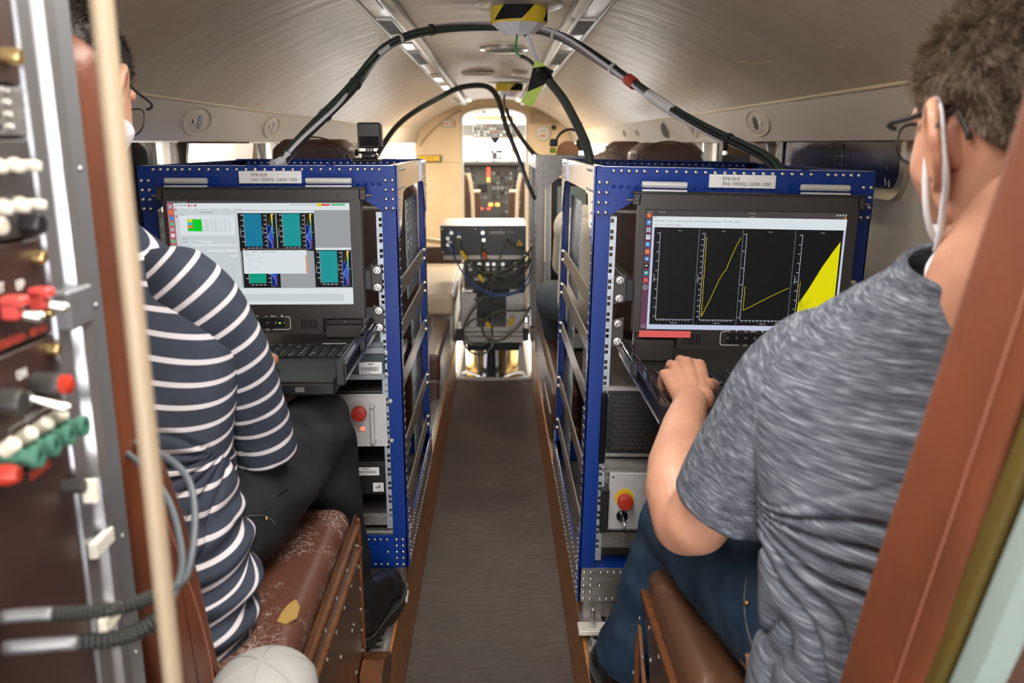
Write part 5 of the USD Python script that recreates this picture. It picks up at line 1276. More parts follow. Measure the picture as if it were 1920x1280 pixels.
be = thing('bench', 'cream leather bench forward of the low brown seats, left of the aisle', 'bench', (-0.5, 4.9, 0))
part(be, 'cushion', rbx(-0.80, -0.235, 4.35, 5.55, 0.18, 0.30, 0.03), 'leather_cream', smooth=50); part(be, 'plinth', bx(-0.79, -0.25, 4.4, 5.5, 0, 0.19), 'clamp_white')
part(be, 'edge_piping', tube([(-0.238, 4.38, 0.292), (-0.238, 4.9, 0.292), (-0.238, 5.5, 0.292)], 0.012, 8, 8), 'clamp_white')
bd = thing('backboard', 'red-brown board with a pale handrail behind the cream bench', 'board', (-0.5, 5.62, 0))
part(bd, 'board', bx(-0.80, -0.24, 5.60, 5.64, 0.0, 0.40, 0.004), 'leather_brown'); part(bd, 'handrail', tube([(-0.80, 5.56, 0.50), (-0.5, 5.56, 0.455), (-0.3, 5.56, 0.425), (-0.245, 5.56, 0.41)], 0.016, 8, 20), 'cream_wall')

# instrument standing in the aisle
ins = thing('laser_instrument', 'tall optical instrument of black boxes, aluminium blocks and looping cables standing in the aisle', 'instrument', (-0.05, 4.7, -0.25))
part(ins, 'top_box', bx(-0.312, 0.156, 4.60, 5.0, 0.475, 0.632, 0.003), 'black_metal'); part(ins, 'lid', bx(-0.314, 0.158, 4.598, 5.05, 0.632, 0.638, 0.001), 'bare_aluminium', label='bright bare metal lid')
part(ins, 'support_plate', bx(-0.30, 0.15, 4.62, 5.0, 0.447, 0.474, 0.002), 'rail_metal')
part(ins, 'lower_box', bx(-0.185, 0.155, 4.62, 4.98, 0.27, 0.446, 0.003), 'black_metal')
part(ins, 'column', bx(-0.15, 0.10, 4.66, 4.95, 0.06, 0.28), 'black_metal')
for a, b in ((-0.205, -0.115), (0.045, 0.15)):
    bl = part(ins, 'block', bx(a, b, 4.58, 4.75, 0.075, 0.268, 0.003), 'bare_aluminium')
    part(bl, 'cap', bx(a + 0.02, b - 0.02, 4.59, 4.72, 0.268, 0.285, 0.003), 'zinc_bolt')
fr = part(ins, 'front_plate', [bx(-0.195, 0.14, 4.57, 4.80, -0.012, 0.020, 0.002), bx(-0.195, 0.14, 4.57, 4.80, 0.024, 0.046, 0.002), bx(-0.195, 0.14, 4.57, 4.80, 0.05, 0.078, 0.002)], 'bare_aluminium')
part(ins, 'side_bracket', bx(-0.235, -0.197, 4.6, 4.8, -0.012, 0.06, 0.002), 'black_metal'); part(ins, 'side_bracket', bx(0.142, 0.175, 4.6, 4.8, -0.012, 0.06, 0.002), 'black_metal')
part(ins, 'base_block', bx(-0.175, 0.125, 4.58, 4.85, -0.062, -0.013, 0.004), 'black_gloss')
part(ins, 'pedestal', lathe((-0.04, 4.68, -0.25), (0, 0, 1), [(0.062, 0), (0.055, 0.03), (0.045, 0.17), (0.045, 0.19)], 24), 'black_gloss')
for x in (-0.125, 0.055):
    part(ins, 'damper', lathe((x, 4.75, -0.25), (0, 0, 1), [(0.062, 0), (0.062, 0.17), (0.055, 0.188)], 24), 'copper')
    part(ins, 'tie_rod', cyl((x + 0.03 * (1 if x < 0 else -1), 4.66, -0.25), (x + 0.0, 4.66, -0.06), 0.006, 6), 'black_metal')
for s in (-1, 1):
    part(ins, 'white_hose', tube([(-0.03 + s * 0.05, 4.62, -0.25), (-0.03 + s * 0.10, 4.60, -0.205), (-0.03 + s * 0.16, 4.62, -0.20), (-0.03 + s * 0.19, 4.65, -0.24)], 0.008, 8, 20), 'clamp_white')
sc = [(-0.30, 0.618), (-0.12, 0.618), (0.145, 0.618), (-0.30, 0.49), (0.145, 0.49), (0.02, 0.618), (0.06, 0.60), (0.08, 0.60)]
for x, z in sc:
    part(ins, 'screw', dome((x, 4.60, z), (0, -1, 0), 0.006, 0.003, 6), 'zinc_bolt', smooth=True)
part(ins, 'name_plate', bx(-0.045, 0.040, 4.598, 4.60, 0.590, 0.606), 'print_grey'); part(ins, 'name_plate', bx(-0.13, -0.06, 4.618, 4.62, 0.33, 0.348), 'print_grey')
wt = part(ins, 'warning_triangle', extr([(0.103, 0.527), (0.139, 0.527), (0.121, 0.560)], 'y', 4.598, 4.60), 'sign_yellow')
part(wt, 'symbol', [lathe((0.121, 4.598, 0.539), (0, -1, 0), [(0.004, 0), (0.004, 0.0006)], 10)] + [cyl((0.121, 4.598, 0.539), (0.121 + 0.008 * math.cos(a), 4.598, 0.539 + 0.008 * math.sin(a)), 0.0008, 4) for a in np.linspace(0, 2 * math.pi, 9)[:-1]], 'print_black')
for x, z in ((-0.27, 0.57), (-0.25, 0.60), (-0.21, 0.575), (-0.08, 0.60), (-0.075, 0.56), (-0.27, 0.535), (-0.26, 0.545)):
    part(ins, 'connector', cyl((x, 4.60, z), (x, 4.57, z), 0.011, 8), 'zinc_bolt'); part(ins, 'tag', bx(x - 0.014, x + 0.010, 4.598, 4.60, z + 0.016, z + 0.026), 'cable_blue')
for k, x in enumerate((-0.15, -0.10, -0.055, -0.02, 0.03, 0.10)):
    part(ins, 'connector', cyl((x, 4.62, 0.425), (x, 4.59, 0.425), 0.011, 8), 'zinc_bolt'); part(ins, 'tag', bx(x - 0.010, x + 0.010, 4.617, 4.62, 0.385, 0.402), 'label_white')
cb = [([(-0.21, 4.57, 0.575), (-0.19, 4.50, 0.50), (-0.08, 4.47, 0.40), (0.05, 4.47, 0.415), (0.14, 4.50, 0.47), (0.19, 4.6, 0.53)], 0.011, 'cable_olive'),
      ([(-0.25, 4.57, 0.54), (-0.22, 4.5, 0.45), (-0.12, 4.46, 0.33), (0.0, 4.45, 0.285), (0.10, 4.46, 0.30), (0.17, 4.5, 0.38), (0.19, 4.6, 0.44)], 0.0065, 'cable_blue'),
      ([(-0.26, 4.57, 0.55), (-0.23, 4.5, 0.47), (-0.14, 4.46, 0.345), (-0.02, 4.45, 0.275), (0.09, 4.45, 0.285), (0.18, 4.52, 0.36)], 0.0065, 'cable_blue'),
      ([(0.05, 4.58, 0.55), (0.01, 4.50, 0.46), (-0.02, 4.46, 0.38), (-0.04, 4.46, 0.28), (-0.03, 4.48, 0.18), (-0.04, 4.5, 0.10)], 0.007, 'cable_grey'),
      ([(0.06, 4.58, 0.56), (0.12, 4.50, 0.52), (0.17, 4.5, 0.48), (0.12, 4.47, 0.42), (0.02, 4.46, 0.38), (-0.06, 4.5, 0.40)], 0.010, 'cable_olive'),
      ([(-0.10, 4.58, 0.42), (-0.05, 4.5, 0.36), (0.05, 4.47, 0.33), (0.14, 4.5, 0.39), (0.18, 4.55, 0.46)], 0.010, 'cable_olive'),
      ([(-0.08, 4.58, 0.54), (-0.085, 4.52, 0.46), (-0.04, 4.47, 0.38), (0.04, 4.46, 0.335), (0.11, 4.48, 0.36)], 0.008, 'cable_olive'),
      ([(-0.04, 4.50, 0.40), (-0.11, 4.48, 0.22), (-0.165, 4.48, 0.14), (-0.19, 4.48, 0.05), (-0.165, 4.48, -0.03), (-0.10, 4.48, -0.06), (-0.04, 4.48, -0.02), (-0.03, 4.48, 0.03)], 0.009, 'cable_olive'),
      ([(0.17, 4.5, 0.19), (0.06, 4.46, 0.19), (-0.04, 4.45, 0.17), (-0.085, 4.45, 0.10), (-0.06, 4.45, 0.04), (0.0, 4.45, 0.025), (0.08, 4.46, 0.07), (0.15, 4.48, 0.15), (0.175, 4.52, 0.20)], 0.010, 'cable_olive'),
      ([(-0.17, 4.47, 0.10), (-0.08, 4.46, 0.14), (-0.03, 4.46, 0.08), (-0.05, 4.46, 0.02), (-0.12, 4.46, 0.0), (-0.18, 4.47, 0.04), (-0.19, 4.5, 0.09)], 0.009, 'cable_olive'),
      ([(-0.13, 4.58, 0.23), (-0.04, 4.5, 0.26), (0.08, 4.5, 0.28), (0.15, 4.5, 0.31)], 0.009, 'cable_grey')]
for pts, r, m_ in cb:
    part(ins, 'cable', tube(pts, r * 0.62, 7, 36), m_, smooth=True)
for p, q in (((-0.195, 4.50, 0.51), (-0.165, 4.48, 0.465)), ((-0.10, 4.47, 0.385), (-0.075, 4.46, 0.35)), ((-0.062, 4.45, 0.13), (-0.04, 4.45, 0.10)), ((0.06, 4.45, 0.11), (0.085, 4.45, 0.15))):
    part(ins, 'yellow_sleeve', cyl(p, q, 0.0105, 8), 'yellow')
part(ins, 'red_plug', cyl((-0.073, 4.52, 0.50), (-0.062, 4.50, 0.465), 0.011, 8), 'print_red')

# bare metal rack in front of the right wall, and what lies on it
gr = thing('grey_rack', 'unpainted grey riveted rack beyond the right blue rack, papers fixed to its front', 'equipment rack', (0.46, 4.7, 0))
gx0, gx1, gy0, gy1, gz = 0.195, 0.74, 4.28, 5.3, 1.018
for x in (gx0, gx1 - 0.045):
    for y in (gy0, gy0 + 0.65, gy1 - 0.05):
        part(gr, 'post', bx(x, x + 0.045, y, y + 0.05, 0, gz, 0.004), 'grey_rack')
part(gr, 'top_beam', bx(gx0, gx1, gy0 - 0.002, gy0 + 0.004, gz - 0.10, gz, 0.001), 'grey_rack'); part(gr, 'side_beam', bx(gx0 - 0.002, gx0 + 0.004, gy0, gy1, gz - 0.07, gz, 0.001), 'grey_rack')
cp = part(gr, 'corner_plate', extr([(gx0 + 0.002, gz - 0.003), (gx0 + 0.20, gz - 0.003), (gx0 + 0.20, gz - 0.07), (gx0 + 0.14, gz - 0.09), (gx0 + 0.05, gz - 0.165), (gx0 + 0.002, gz - 0.165)], 'y', gy0 - 0.006, gy0 - 0.002), 'grey_rack')
for x, z in [(gx0 + 0.05 + 0.025 * k, gz - 0.02) for k in range(6)] + [(gx0 + 0.05 + 0.025 * k, gz - 0.068) for k in range(5)] + [(gx0 + a, gz - 0.055 - 0.03 * k) for k in range(4) for a in (0.012, 0.034)]:
    part(cp, 'rivet', dome((x, gy0 - 0.006, z), (0, -1, 0), 0.0055, n=6), 'rivet_metal', smooth=True)
part(gr, 'side_sheet', bx(gx0 + 0.03, gx0 + 0.034, gy0 + 0.05, gy1, 0.0, gz - 0.07), 'post_grey')
part(gr, 'side_rivets', [dome((gx0, gy0 + a, 0.05 + 0.035 * k), (-1, 0, 0), 0.005, n=6) for k in range(27) for a in (0.012, 0.04, 0.66, 0.69)], 'rivet_metal', smooth=True, kind='stuff')
part(gr, 'mounting_rail', [bx(gx0 + 0.05, gx0 + 0.075, gy0 + 0.01, gy0 + 0.014, 0.05, gz - 0.12)], 'galvanised')
part(gr, 'monitor', bx(gx0 + 0.08, gx1 - 0.05, gy0 + 0.02, gy0 + 0.05, 0.30, gz - 0.115, 0.004), 'black_metal')
pp = part(gr, 'paper', bx(gx0 + 0.135, gx0 + 0.35, gy0 + 0.014, gy0 + 0.018, 0.60, 0.862), 'paper_green', label='pale green printed sheet')
part(pp, 'print_line', [bx(gx0 + 0.145, gx0 + 0.21 + 0.05 * ((k * 7) % 3), gy0 + 0.0132, gy0 + 0.014, 0.835 - 0.022 * k, 0.840 - 0.022 * k) for k in range(9)], 'print_grey')
part(gr, 'paper', bx(gx0 + 0.11, gx0 + 0.13, gy0 + 0.014, gy0 + 0.018, 0.55, 0.862), 'paper_green')
for k in range(3):
    part(gr, 'unit', bx(gx0 + 0.05, gx1 - 0.05, gy0 + 0.01, gy0 + 0.5, 0.02 + 0.09 * k, 0.10 + 0.09 * k, 0.003), 'tray_dark' if k % 2 else 'silver_panel')
hp = thing('headset', 'dark headset with a tan ear cushion lying on the grey rack', 'headset', (0.41, 4.9, 1.018))
part(hp, 'ear_cushion', lathe((0.405, 4.90, 1.02), (0, 1, 0.1), [(0.03, 0), (0.062, 0.006), (0.066, 0.02), (0.03, 0.03)], 24), 'orange_skin')
part(hp, 'head_band', tube([(0.335, 4.93, 1.06), (0.355, 4.93, 1.12), (0.42, 4.93, 1.152), (0.48, 4.93, 1.125), (0.50, 4.93, 1.06)], 0.008, 8, 30), 'cable_black', smooth=True)
part(hp, 'ear_cup', bx(0.30, 0.35, 4.93, 4.97, 1.055, 1.10, 0.008), 'dark_plastic'); part(hp, 'ear_cup', bx(0.455, 0.53, 4.93, 4.98, 1.03, 1.10, 0.012), 'dark_plastic')
part(hp, 'microphone_boom', tube([(0.48, 4.9, 1.06), (0.50, 4.88, 1.11), (0.478, 4.88, 1.15), (0.476, 4.88, 1.19)], 0.007, 6, 16), 'cable_black'); part(hp, 'lime_tag', bx(0.30, 0.335, 4.89, 4.90, 1.02, 1.05), 'lime')
dl = thing('wall_dial', 'round pale dial with red marks on the cream panel right of the cockpit', 'gauge', (0.415, 7.78, 1.165))
part(dl, 'rim', lathe((0.415, 7.79, 1.165), (0, -1, 0), [(0.066, 0), (0.066, 0.02), (0.056, 0.026)], 28), 'white_plastic'); part(dl, 'face', lathe((0.415, 7.767, 1.165), (0, -1, 0), [(0.055, 0), (0.055, 0.005)], 24), 'clamp_white')
part(dl, 'red_mark', bx(0.385, 0.44, 7.7605, 7.763, 1.135, 1.148), 'print_red'); part(dl, 'dark_mark', bx(0.39, 0.435, 7.7605, 7.763, 1.175, 1.186), 'print_grey')
single('round_port', lathe((0.512, 7.80, 1.215), (0, -1, 0), [(0.022, 0), (0.022, 0.02), (0.016, 0.03)], 16), 'black_metal', 'small round black port up and right of the wall dial', 'port')

es = thing('exit_sign', 'small red and white exit sign on the cream bulkhead', 'sign', (-0.43, 7.79, 1.25))
part(es, 'box', bx(-0.488, -0.382, 7.775, 7.80, 1.217, 1.282, 0.003), 'rail_metal'); part(es, 'face', bx(-0.484, -0.398, 7.772, 7.776, 1.224, 1.272), 'label_white')
part(es, 'lettering', [text('EXIT', 0.028, (-0.457, 7.772, 1.234), bold=True), extr([(-0.480, 1.248), (-0.464, 1.262), (-0.464, 1.234)], 'y', 7.771, 7.772)], 'exit_red')
ys = thing('yellow_sign', 'yellow sign in a dark frame on the bulkhead, left of the doorway', 'sign', (-0.62, 7.79, 0.93))
part(ys, 'frame', bx(-0.72, -0.50, 7.77, 7.80, 0.915, 0.972, 0.003), 'rail_dark'); part(ys, 'face', bx(-0.715, -0.52, 7.766, 7.771, 0.921, 0.966), 'sign_yellow'); part(ys, 'lettering', text('No Exit', 0.016, (-0.645, 7.766, 0.937)), 'print_black')
lw = thing('entry_door_light', 'bright little door window low on the left beside the bulkhead', 'window', (-0.70, 6.5, 1.0))
part(lw, 'frame', extr(sbox(6.05, 0.93, 6.45, 1.06).buffer(0.02, 4), 'x', -0.765, -0.76), 'clamp_white')

# cockpit beyond the opening
ck = thing('cockpit_shell', 'grey-green cockpit walls and window frames seen through the opening', '', kind='structure')
part(ck, 'side_panel', bx(-0.72, -0.70, 7.84, 9.2, -0.2, 0.9), 'cockpit_grey'); part(ck, 'side_panel', bx(0.65, 0.67, 7.84, 9.2, -0.2, 0.9), 'cockpit_grey')
part(ck, 'header', bx(-0.55, 0.5, 8.95, 9.0, 1.118, 1.17), 'cream_wall'); part(ck, 'sill', bx(-0.6, 0.55, 8.85, 9.05, 0.86, 0.892), 'cockpit_panel')
for x in (-0.211, 0.163):
    part(ck, 'window_post', bx(x - 0.014, x + 0.014, 8.97, 9.0, 0.88, 1.13), 'cream_wall')
for k, (a, b) in enumerate(((-0.5, -0.225), (-0.197, 0.149), (0.177, 0.47))):
    part(ck, 'pane', bx(a, b, 8.985, 8.988, 0.885, 1.125), 'glass')
part(ck, 'roof', bx(-0.6, 0.55, 7.84, 9.0, 1.40, 1.42), 'cream_wall')
ov = thing('overhead_console', 'grey overhead switch panel above the cockpit windscreen', 'control panel', (-0.02, 8.7, 1.2))
part(ov, 'panel', bx(-0.235, 0.195, 8.62, 8.66, 1.135, 1.272, 0.004), 'cockpit_grey')
part(ov, 'side_panel', rot(bx(-0.40, -0.24, 8.60, 8.64, 1.15, 1.26, 0.004), 18, (0, 0, 1), (-0.24, 8.62, 1.2)), 'cockpit_grey'); part(ov, 'side_panel', rot(bx(0.20, 0.36, 8.60, 8.64, 1.15, 1.26, 0.004), -18, (0, 0, 1), (0.2, 8.62, 1.2)), 'cockpit_grey')
part(ov, 'upper_box', bx(-0.21, 0.17, 8.4, 8.6, 1.285, 1.34, 0.01), 'cream_wall')
rg = random.Random(11)
for i in range(13):
    for j in range(4):
        if rg.random() < 0.8:
            x, z = -0.215 + 0.032 * i, 1.155 + 0.03 * j
            part(ov, 'switch', cyl((x, 8.62, z), (x, 8.60, z + 0.004), 0.0075, 6), rg.choice(['black_metal', 'zinc_bolt', 'print_red', 'dark_plastic', 'print_white']))
for k in range(6):
    part(ov, 'light', lathe((-0.2 + 0.075 * k, 8.3, 1.372), (0, -0.4, -1), [(0.026, 0), (0.026, 0.01), (0.012, 0.02)], 12), 'lamp_lit' if k in (2, 3, 5) else 'zinc_bolt')
ip = thing('cockpit_dashboard', 'dark cockpit instrument panel with rows of dials and orange and red warning lights', 'instrument panel', (0, 8.8, 0.6))
part(ip, 'panel', bx(-0.42, 0.40, 8.80, 8.86, 0.30, 0.875, 0.01), 'cockpit_panel'); part(ip, 'coaming', rbx(-0.44, 0.42, 8.70, 8.95, 0.855, 0.90, 0.02), 'cockpit_panel')
part(ip, 'pedestal', extr([(8.80, 0.30), (8.50, 0.22), (8.50, -0.2), (8.86, -0.2), (8.86, 0.30)], 'x', -0.2, 0.15), 'cockpit_panel')
for j in range(6):
    part(ip, 'warning_light', bx(-0.108, -0.072, 8.792, 8.80, 0.688 + 0.026 * j, 0.709 + 0.026 * j, 0.002), 'amber_lit' if j < 2 else 'red_lit')
part(ip, 'display', bx(-0.205, -0.105, 8.790, 8.80, 0.585, 0.668, 0.003), 'dial_face')
for x in (-0.068, 0.002):
    part(ip, 'amber_light', bx(x - 0.022, x + 0.022, 8.79, 8.80, 0.440, 0.475, 0.002), 'amber_lit')
for x in (-0.165, -0.09):
    part(ip, 'red_light', bx(x - 0.016, x + 0.016, 8.79, 8.80, 0.405, 0.428, 0.002), 'red_lit')
rg = random.Random(5)
for i in range(15):
    for j in range(11):
        x, z = -0.30 + 0.044 * i, 0.335 + 0.049 * j
        if (-0.23 < x < -0.05 and 0.57 < z < 0.86) or (z < 0.49 and -0.2 < x < 0.03) or rg.random() < 0.15:
            continue
        r = rg.choice([0.013, 0.017, 0.019])
        dd = part(ip, 'dial', lathe((x, 8.80, z), (0, -1, 0), [(r, 0), (r, 0.008), (r * 0.85, 0.008), (r * 0.82, 0.003)], 12), rg.choice(['dial_face', 'cockpit_grey', 'dark_plastic_light', 'dial_face', 'rail_dark']))
        if rg.random() < 0.6:
            part(dd, 'needle', cyl((x, 8.790, z), (x + r * 0.6 * math.cos(i * 2.1 + j), 8.790, z + r * 0.6 * math.sin(i * 2.1 + j)), 0.0022, 4), rg.choice(['print_white', 'print_white', 'yellow', 'print_red']))
st = thing('sight_plate', 'dark pierced plate standing on the cockpit coaming against the windscreen', 'plate', (-0.01, 8.85, 0.9))
P = Polygon([(-0.098, 0.968), (-0.065, 0.995), (-0.06, 1.01), (0.062, 1.01), (0.058, 0.985), (0.062, 0.955), (0.058, 0.93), (0.062, 0.915), (-0.045, 0.915), (-0.055, 0.945)])
for x, z in ((-0.025, 0.997), (0.01, 0.972), (0.045, 0.972), (0.01, 0.945), (0.045, 0.945), (-0.06, 0.968)):
    P = P.difference(Polygon([(x + 0.011 * math.cos(a), z + 0.009 * math.sin(a)) for a in np.linspace(0, 6.28, 9)[:-1]]))
part(st, 'plate', extr(P, 'y', 8.84, 8.846), 'cockpit_panel'); part(st, 'stalk', cyl((-0.035, 8.843, 0.89), (-0.035, 8.843, 0.92), 0.012, 8), 'cockpit_panel')
cm = thing('compass', 'dark compass hanging at the top of the windscreen', 'compass', (-0.02, 8.8, 1.1))
part(cm, 'body', lathe((-0.02, 8.80, 1.145), (0, 0, -1), [(0.05, 0), (0.042, 0.03), (0.01, 0.07)], 12), 'dial_face')
for s, x0, x1, lab in ((-1, -0.345, -0.165, 'brown pilot seat with a cream edge at the left of the cockpit'), (1, 0.118, 0.30, 'brown pilot seat with a cream edge at the right of the cockpit')):
    t = thing('pilot_seat', lab, 'seat', ((x0 + x1) / 2, 8.25, -0.2))
    a, b = (x0, x0 + 0.07) if s < 0 else (x1 - 0.07, x1)
    xe = b if s < 0 else a
    part(t, 'backrest', pillow([(a - (0.2 if s < 0 else 0), 0.05), (a - (0.2 if s < 0 else 0), 0.80), (b + (0.2 if s > 0 else 0), 0.80), (b + (0.2 if s > 0 else 0), 0.05)], 'y', 8.15, 8.25, 0.03, smooth_r=0.04), 'leather_brown', smooth=60)
    part(t, 'edge', tube([(xe, 8.14, 0.80), (xe - s * 0.02, 8.14, 0.72), (xe - s * 0.035, 8.14, 0.60), (xe - s * 0.04, 8.14, 0.45), (xe - s * 0.045, 8.14, 0.30)], 0.018, 8, 24), 'leather_cream')
    part(t, 'arm_box', bx(x0 + (0.11 if s < 0 else 0.0), x1 - (0.0 if s < 0 else 0.11), 8.2, 8.5, 0.1, 0.615, 0.01), 'leather_brown'); part(t, 'arm_top', bx(x0 + (0.105 if s < 0 else 0), x1 - (0 if s < 0 else 0.105), 8.19, 8.5, 0.612, 0.628, 0.004), 'leather_cream')

# ================================================================== the two foreground seats
def screws_on(t, spots, n, r, mat='rivet_metal'):
    for p in spots:
        part(t, 'rivet', dome(p, n, r, n=7), mat, smooth=True)


sl = thing('aircraft_seat', 'left red-brown leather seat with a badly cracked cushion, under the man in the striped shirt', 'seat', (-0.55, 1.1, 0))
prof = [(0.735, 1.150), (0.770, 1.168), (0.805, 1.160), (0.832, 1.135), (0.833, 1.05), (0.820, 0.95), (0.835, 0.80), (0.900, 0.66), (0.968, 0.40), (0.965, 0.34), (0.86, 0.34), (0.80, 0.55), (0.735, 0.78), (0.725, 1.0)]
bk = part(sl, 'backrest', pillow(prof, 'x', -0.79, -0.352, 0.030, smooth_r=0.01), 'leather_red', smooth=60)
part(bk, 'seam', tube([(-0.354, 0.79, 1.13), (-0.3525, 0.785, 0.95), (-0.3525, 0.79, 0.80), (-0.3525, 0.845, 0.64), (-0.3525, 0.915, 0.42)], 0.0022, 6, 24), 'seam_thread')
cu = part(sl, 'cushion', rbx(-0.76, -0.279, 0.95, 1.475, 0.285, 0.408, 0.03, 24), 'leather_cracked', smooth=60)
part(cu, 'torn_patch', extr(Polygon([(-0.314, 1.075), (-0.303, 1.070), (-0.292, 1.085), (-0.294, 1.112), (-0.303, 1.130), (-0.309, 1.118), (-0.313, 1.098)]).buffer(0.002), 'z', 0.4065, 0.4095), 'foam', label='bare foam showing through a tear')
fr = part(sl, 'side_frame', extr([(0.86, 0.0), (0.86, 0.365), (1.488, 0.380), (1.495, 0.34), (1.500, 0.0)], 'x', -0.276, -0.270), 'seat_metal_brown', label='dark brown riveted side panel')
part(fr, 'edge_rail', bx(-0.274, -0.264, 0.86, 1.488, 0.358, 0.364, 0.002), 'seat_edge_brown'); part(fr, 'edge_rail', bx(-0.272, -0.262, 0.86, 1.488, 0.311, 0.316, 0.002), 'seat_edge_brown')
part(fr, 'front_edge', bx(-0.277, -0.266, 1.488, 1.498, 0.0, 0.37, 0.002), 'seat_edge_brown')
screws_on(fr, [(-0.270, 0.98 + 0.095 * k, 0.333) for k in range(6)] + [(-0.270, 1.02 + 0.075 * k, 0.283) for k in range(7)] + [(-0.270, 1.05 + 0.11 * k, 0.22 - 0.02 * (k % 2)) for k in range(5)] + [(-0.270, 1.478, 0.05 + 0.045 * k) for k in range(7)] + [(-0.270, 1.40, 0.1 + 0.1 * k) for k in range(2)], (1, 0, 0), 0.0042)
part(sl, 'base', bx(-0.74, -0.282, 0.9, 1.45, 0.0, 0.29, 0.01), 'seat_metal_brown')
part(sl, 'foot_bracket', extr([(1.42, 0.0), (1.42, 0.075), (1.46, 0.085), (1.55, 0.045), (1.55, 0.0)], 'x', -0.268, -0.225), 'seat_edge_brown')

sr = thing('aircraft_seat', 'right red-brown leather seat with a brown cushion, under the man in the grey shirt', 'seat', (0.53, 0.9, 0))
prof = [(0.455, 1.16), (0.475, 1.20), (0.505, 1.205), (0.520, 1.16), (0.535, 1.093), (0.600, 0.886), (0.655, 0.72), (0.700, 0.57), (0.755, 0.38), (0.74, 0.33), (0.655, 0.33), (0.60, 0.52), (0.535, 0.72), (0.500, 0.87), (0.468, 0.99), (0.448, 1.09)]
bk = part(sr, 'backrest', pillow(prof, 'x', 0.318, 0.76, 0.018, smooth_r=0.01), 'leather_red', smooth=60)
part(bk, 'seam', tube([(0.3178, 0.472, 1.06), (0.3172, 0.492, 0.98), (0.3172, 0.522, 0.87), (0.3172, 0.556, 0.75), (0.3172, 0.585, 0.65)], 0.0010, 6, 30), 'seam_thread')
part(sr, 'rear_shell', pillow([(q[0] - 0.028, q[1]) for q in ((0.46, 1.10), (0.485, 0.97), (0.515, 0.86), (0.55, 0.74), (0.60, 0.58))] + [(q[0] - 0.006, q[1]) for q in ((0.602, 0.57), (0.55, 0.73), (0.51, 0.86), (0.478, 0.98), (0.455, 1.09))], 'x', 0.324, 0.755, 0.004, smooth_r=0.002), 'olive_strap', label='olive shell behind the backrest', smooth=50)
part(sr, 'rear_cover', extr([(q[0] - 0.052, q[1]) for q in ((0.46, 1.06), (0.485, 0.95), (0.515, 0.85), (0.55, 0.73), (0.60, 0.58))] + [(q[0] - 0.030, q[1]) for q in ((0.602, 0.57), (0.55, 0.73), (0.51, 0.86), (0.478, 0.98), (0.455, 1.05))], 'x', 0.330, 0.352), 'pale_fabric', label='pale grey-green cover strip at the back')
part(sr, 'rear_panel', extr([(q[0] - 0.046, q[1]) for q in ((0.46, 1.06), (0.485, 0.95), (0.515, 0.85), (0.55, 0.73), (0.60, 0.58))] + [(q[0] - 0.030, q[1]) for q in ((0.602, 0.57), (0.55, 0.73), (0.51, 0.86), (0.478, 0.98), (0.455, 1.05))], 'x', 0.3525, 0.75), 'leather_dark')
cu = part(sr, 'cushion', rbx(0.252, 0.76, 0.70, 1.302, 0.27, 0.392, 0.034, 24), 'leather_worn', smooth=60)
fr = part(sr, 'side_frame', [extr([(0.7, 0.0), (0.7, 0.318), (1.310, 0.338), (1.312, 0.30), (1.24, 0.28), (1.05, 0.0)], 'x', 0.246, 0.252)], 'seat_metal_brown', label='dark brown riveted side panel')
part(fr, 'edge_rail', bx(0.240, 0.252, 0.7, 1.312, 0.322, 0.336, 0.002), 'seat_edge_brown')
part(fr, 'front_edge', bx(0.238, 0.248, 1.296, 1.314, 0.0, 0.336, 0.002), 'seat_edge_brown')
part(fr, 'diagonal_strut', extr([(1.30, 0.32), (1.30, 0.27), (1.06, 0.0), (1.12, 0.0)], 'x', 0.240, 0.246), 'seat_edge_brown')
screws_on(fr, [(0.246, 0.9 + 0.08 * k, 0.302) for k in range(5)] + [(0.240, 1.275 - 0.04 * k, 0.285 - 0.047 * k) for k in range(5)] + [(0.238, 1.305, 0.05 + 0.055 * k) for k in range(5)] + [(0.246, 1.06 + 0.07 * k, 0.255) for k in range(3)], (-1, 0, 0), 0.0042)
part(sr, 'base', bx(0.256, 0.74, 0.72, 1.25, 0.0, 0.28, 0.01), 'seat_metal_brown')

cp = thing('cloth_cap', 'pale grey domed cloth cap with curved seams, lying at the back of the cracked cushion', 'cap', (-0.292, 0.925, 0.408))
def cap_shell(cx, cy, cz, a, b, h):
    v = []
    for i in range(16):
        t = i / 15 * math.pi / 2
        for k in range(40):
            p = 2 * math.pi * k / 40
            w = 1 - 0.035 * math.exp(-((p % (math.pi / 3) - math.pi / 6) / 0.06) ** 2) * math.sin(t)
            v.append((cx + a * math.cos(t) ** 0.8 * math.cos(p) * w if False else cx + a * math.cos(t) * math.cos(p) * w, cy + b * math.cos(t) * math.sin(p) * w, cz + h * math.sin(t)))
    return grid_mesh(np.array(v).reshape(16, 40, 3))
part(cp, 'crown', cap_shell(-0.292, 0.915, 0.408, 0.066, 0.075, 0.046), 'cap_fabric', smooth=True)
for k in range(6):
    p = math.pi / 6 + k * math.pi / 3
    part(cp, 'seam', tube([(-0.292 + 0.066 * math.cos(t) * math.cos(p), 0.915 + 0.075 * math.cos(t) * math.sin(p), 0.4085 + 0.046 * math.sin(t)) for t in np.linspace(0.05, 1.5, 8)], 0.0009, 5, 20), 'print_grey', smooth=True)
part(cp, 'band', lathe((-0.292, 0.915, 0.4085), (0, 0, 1), [(0.062, 0), (0.064, 0.001), (0.064, 0.005)], 32), 'navy_shade')
part(cp, 'peak', extr([(-0.345, 0.87), (-0.40, 0.84), (-0.43, 0.88), (-0.40, 0.93), (-0.36, 0.95)], 'z', 0.4085, 0.412), 'cap_fabric')

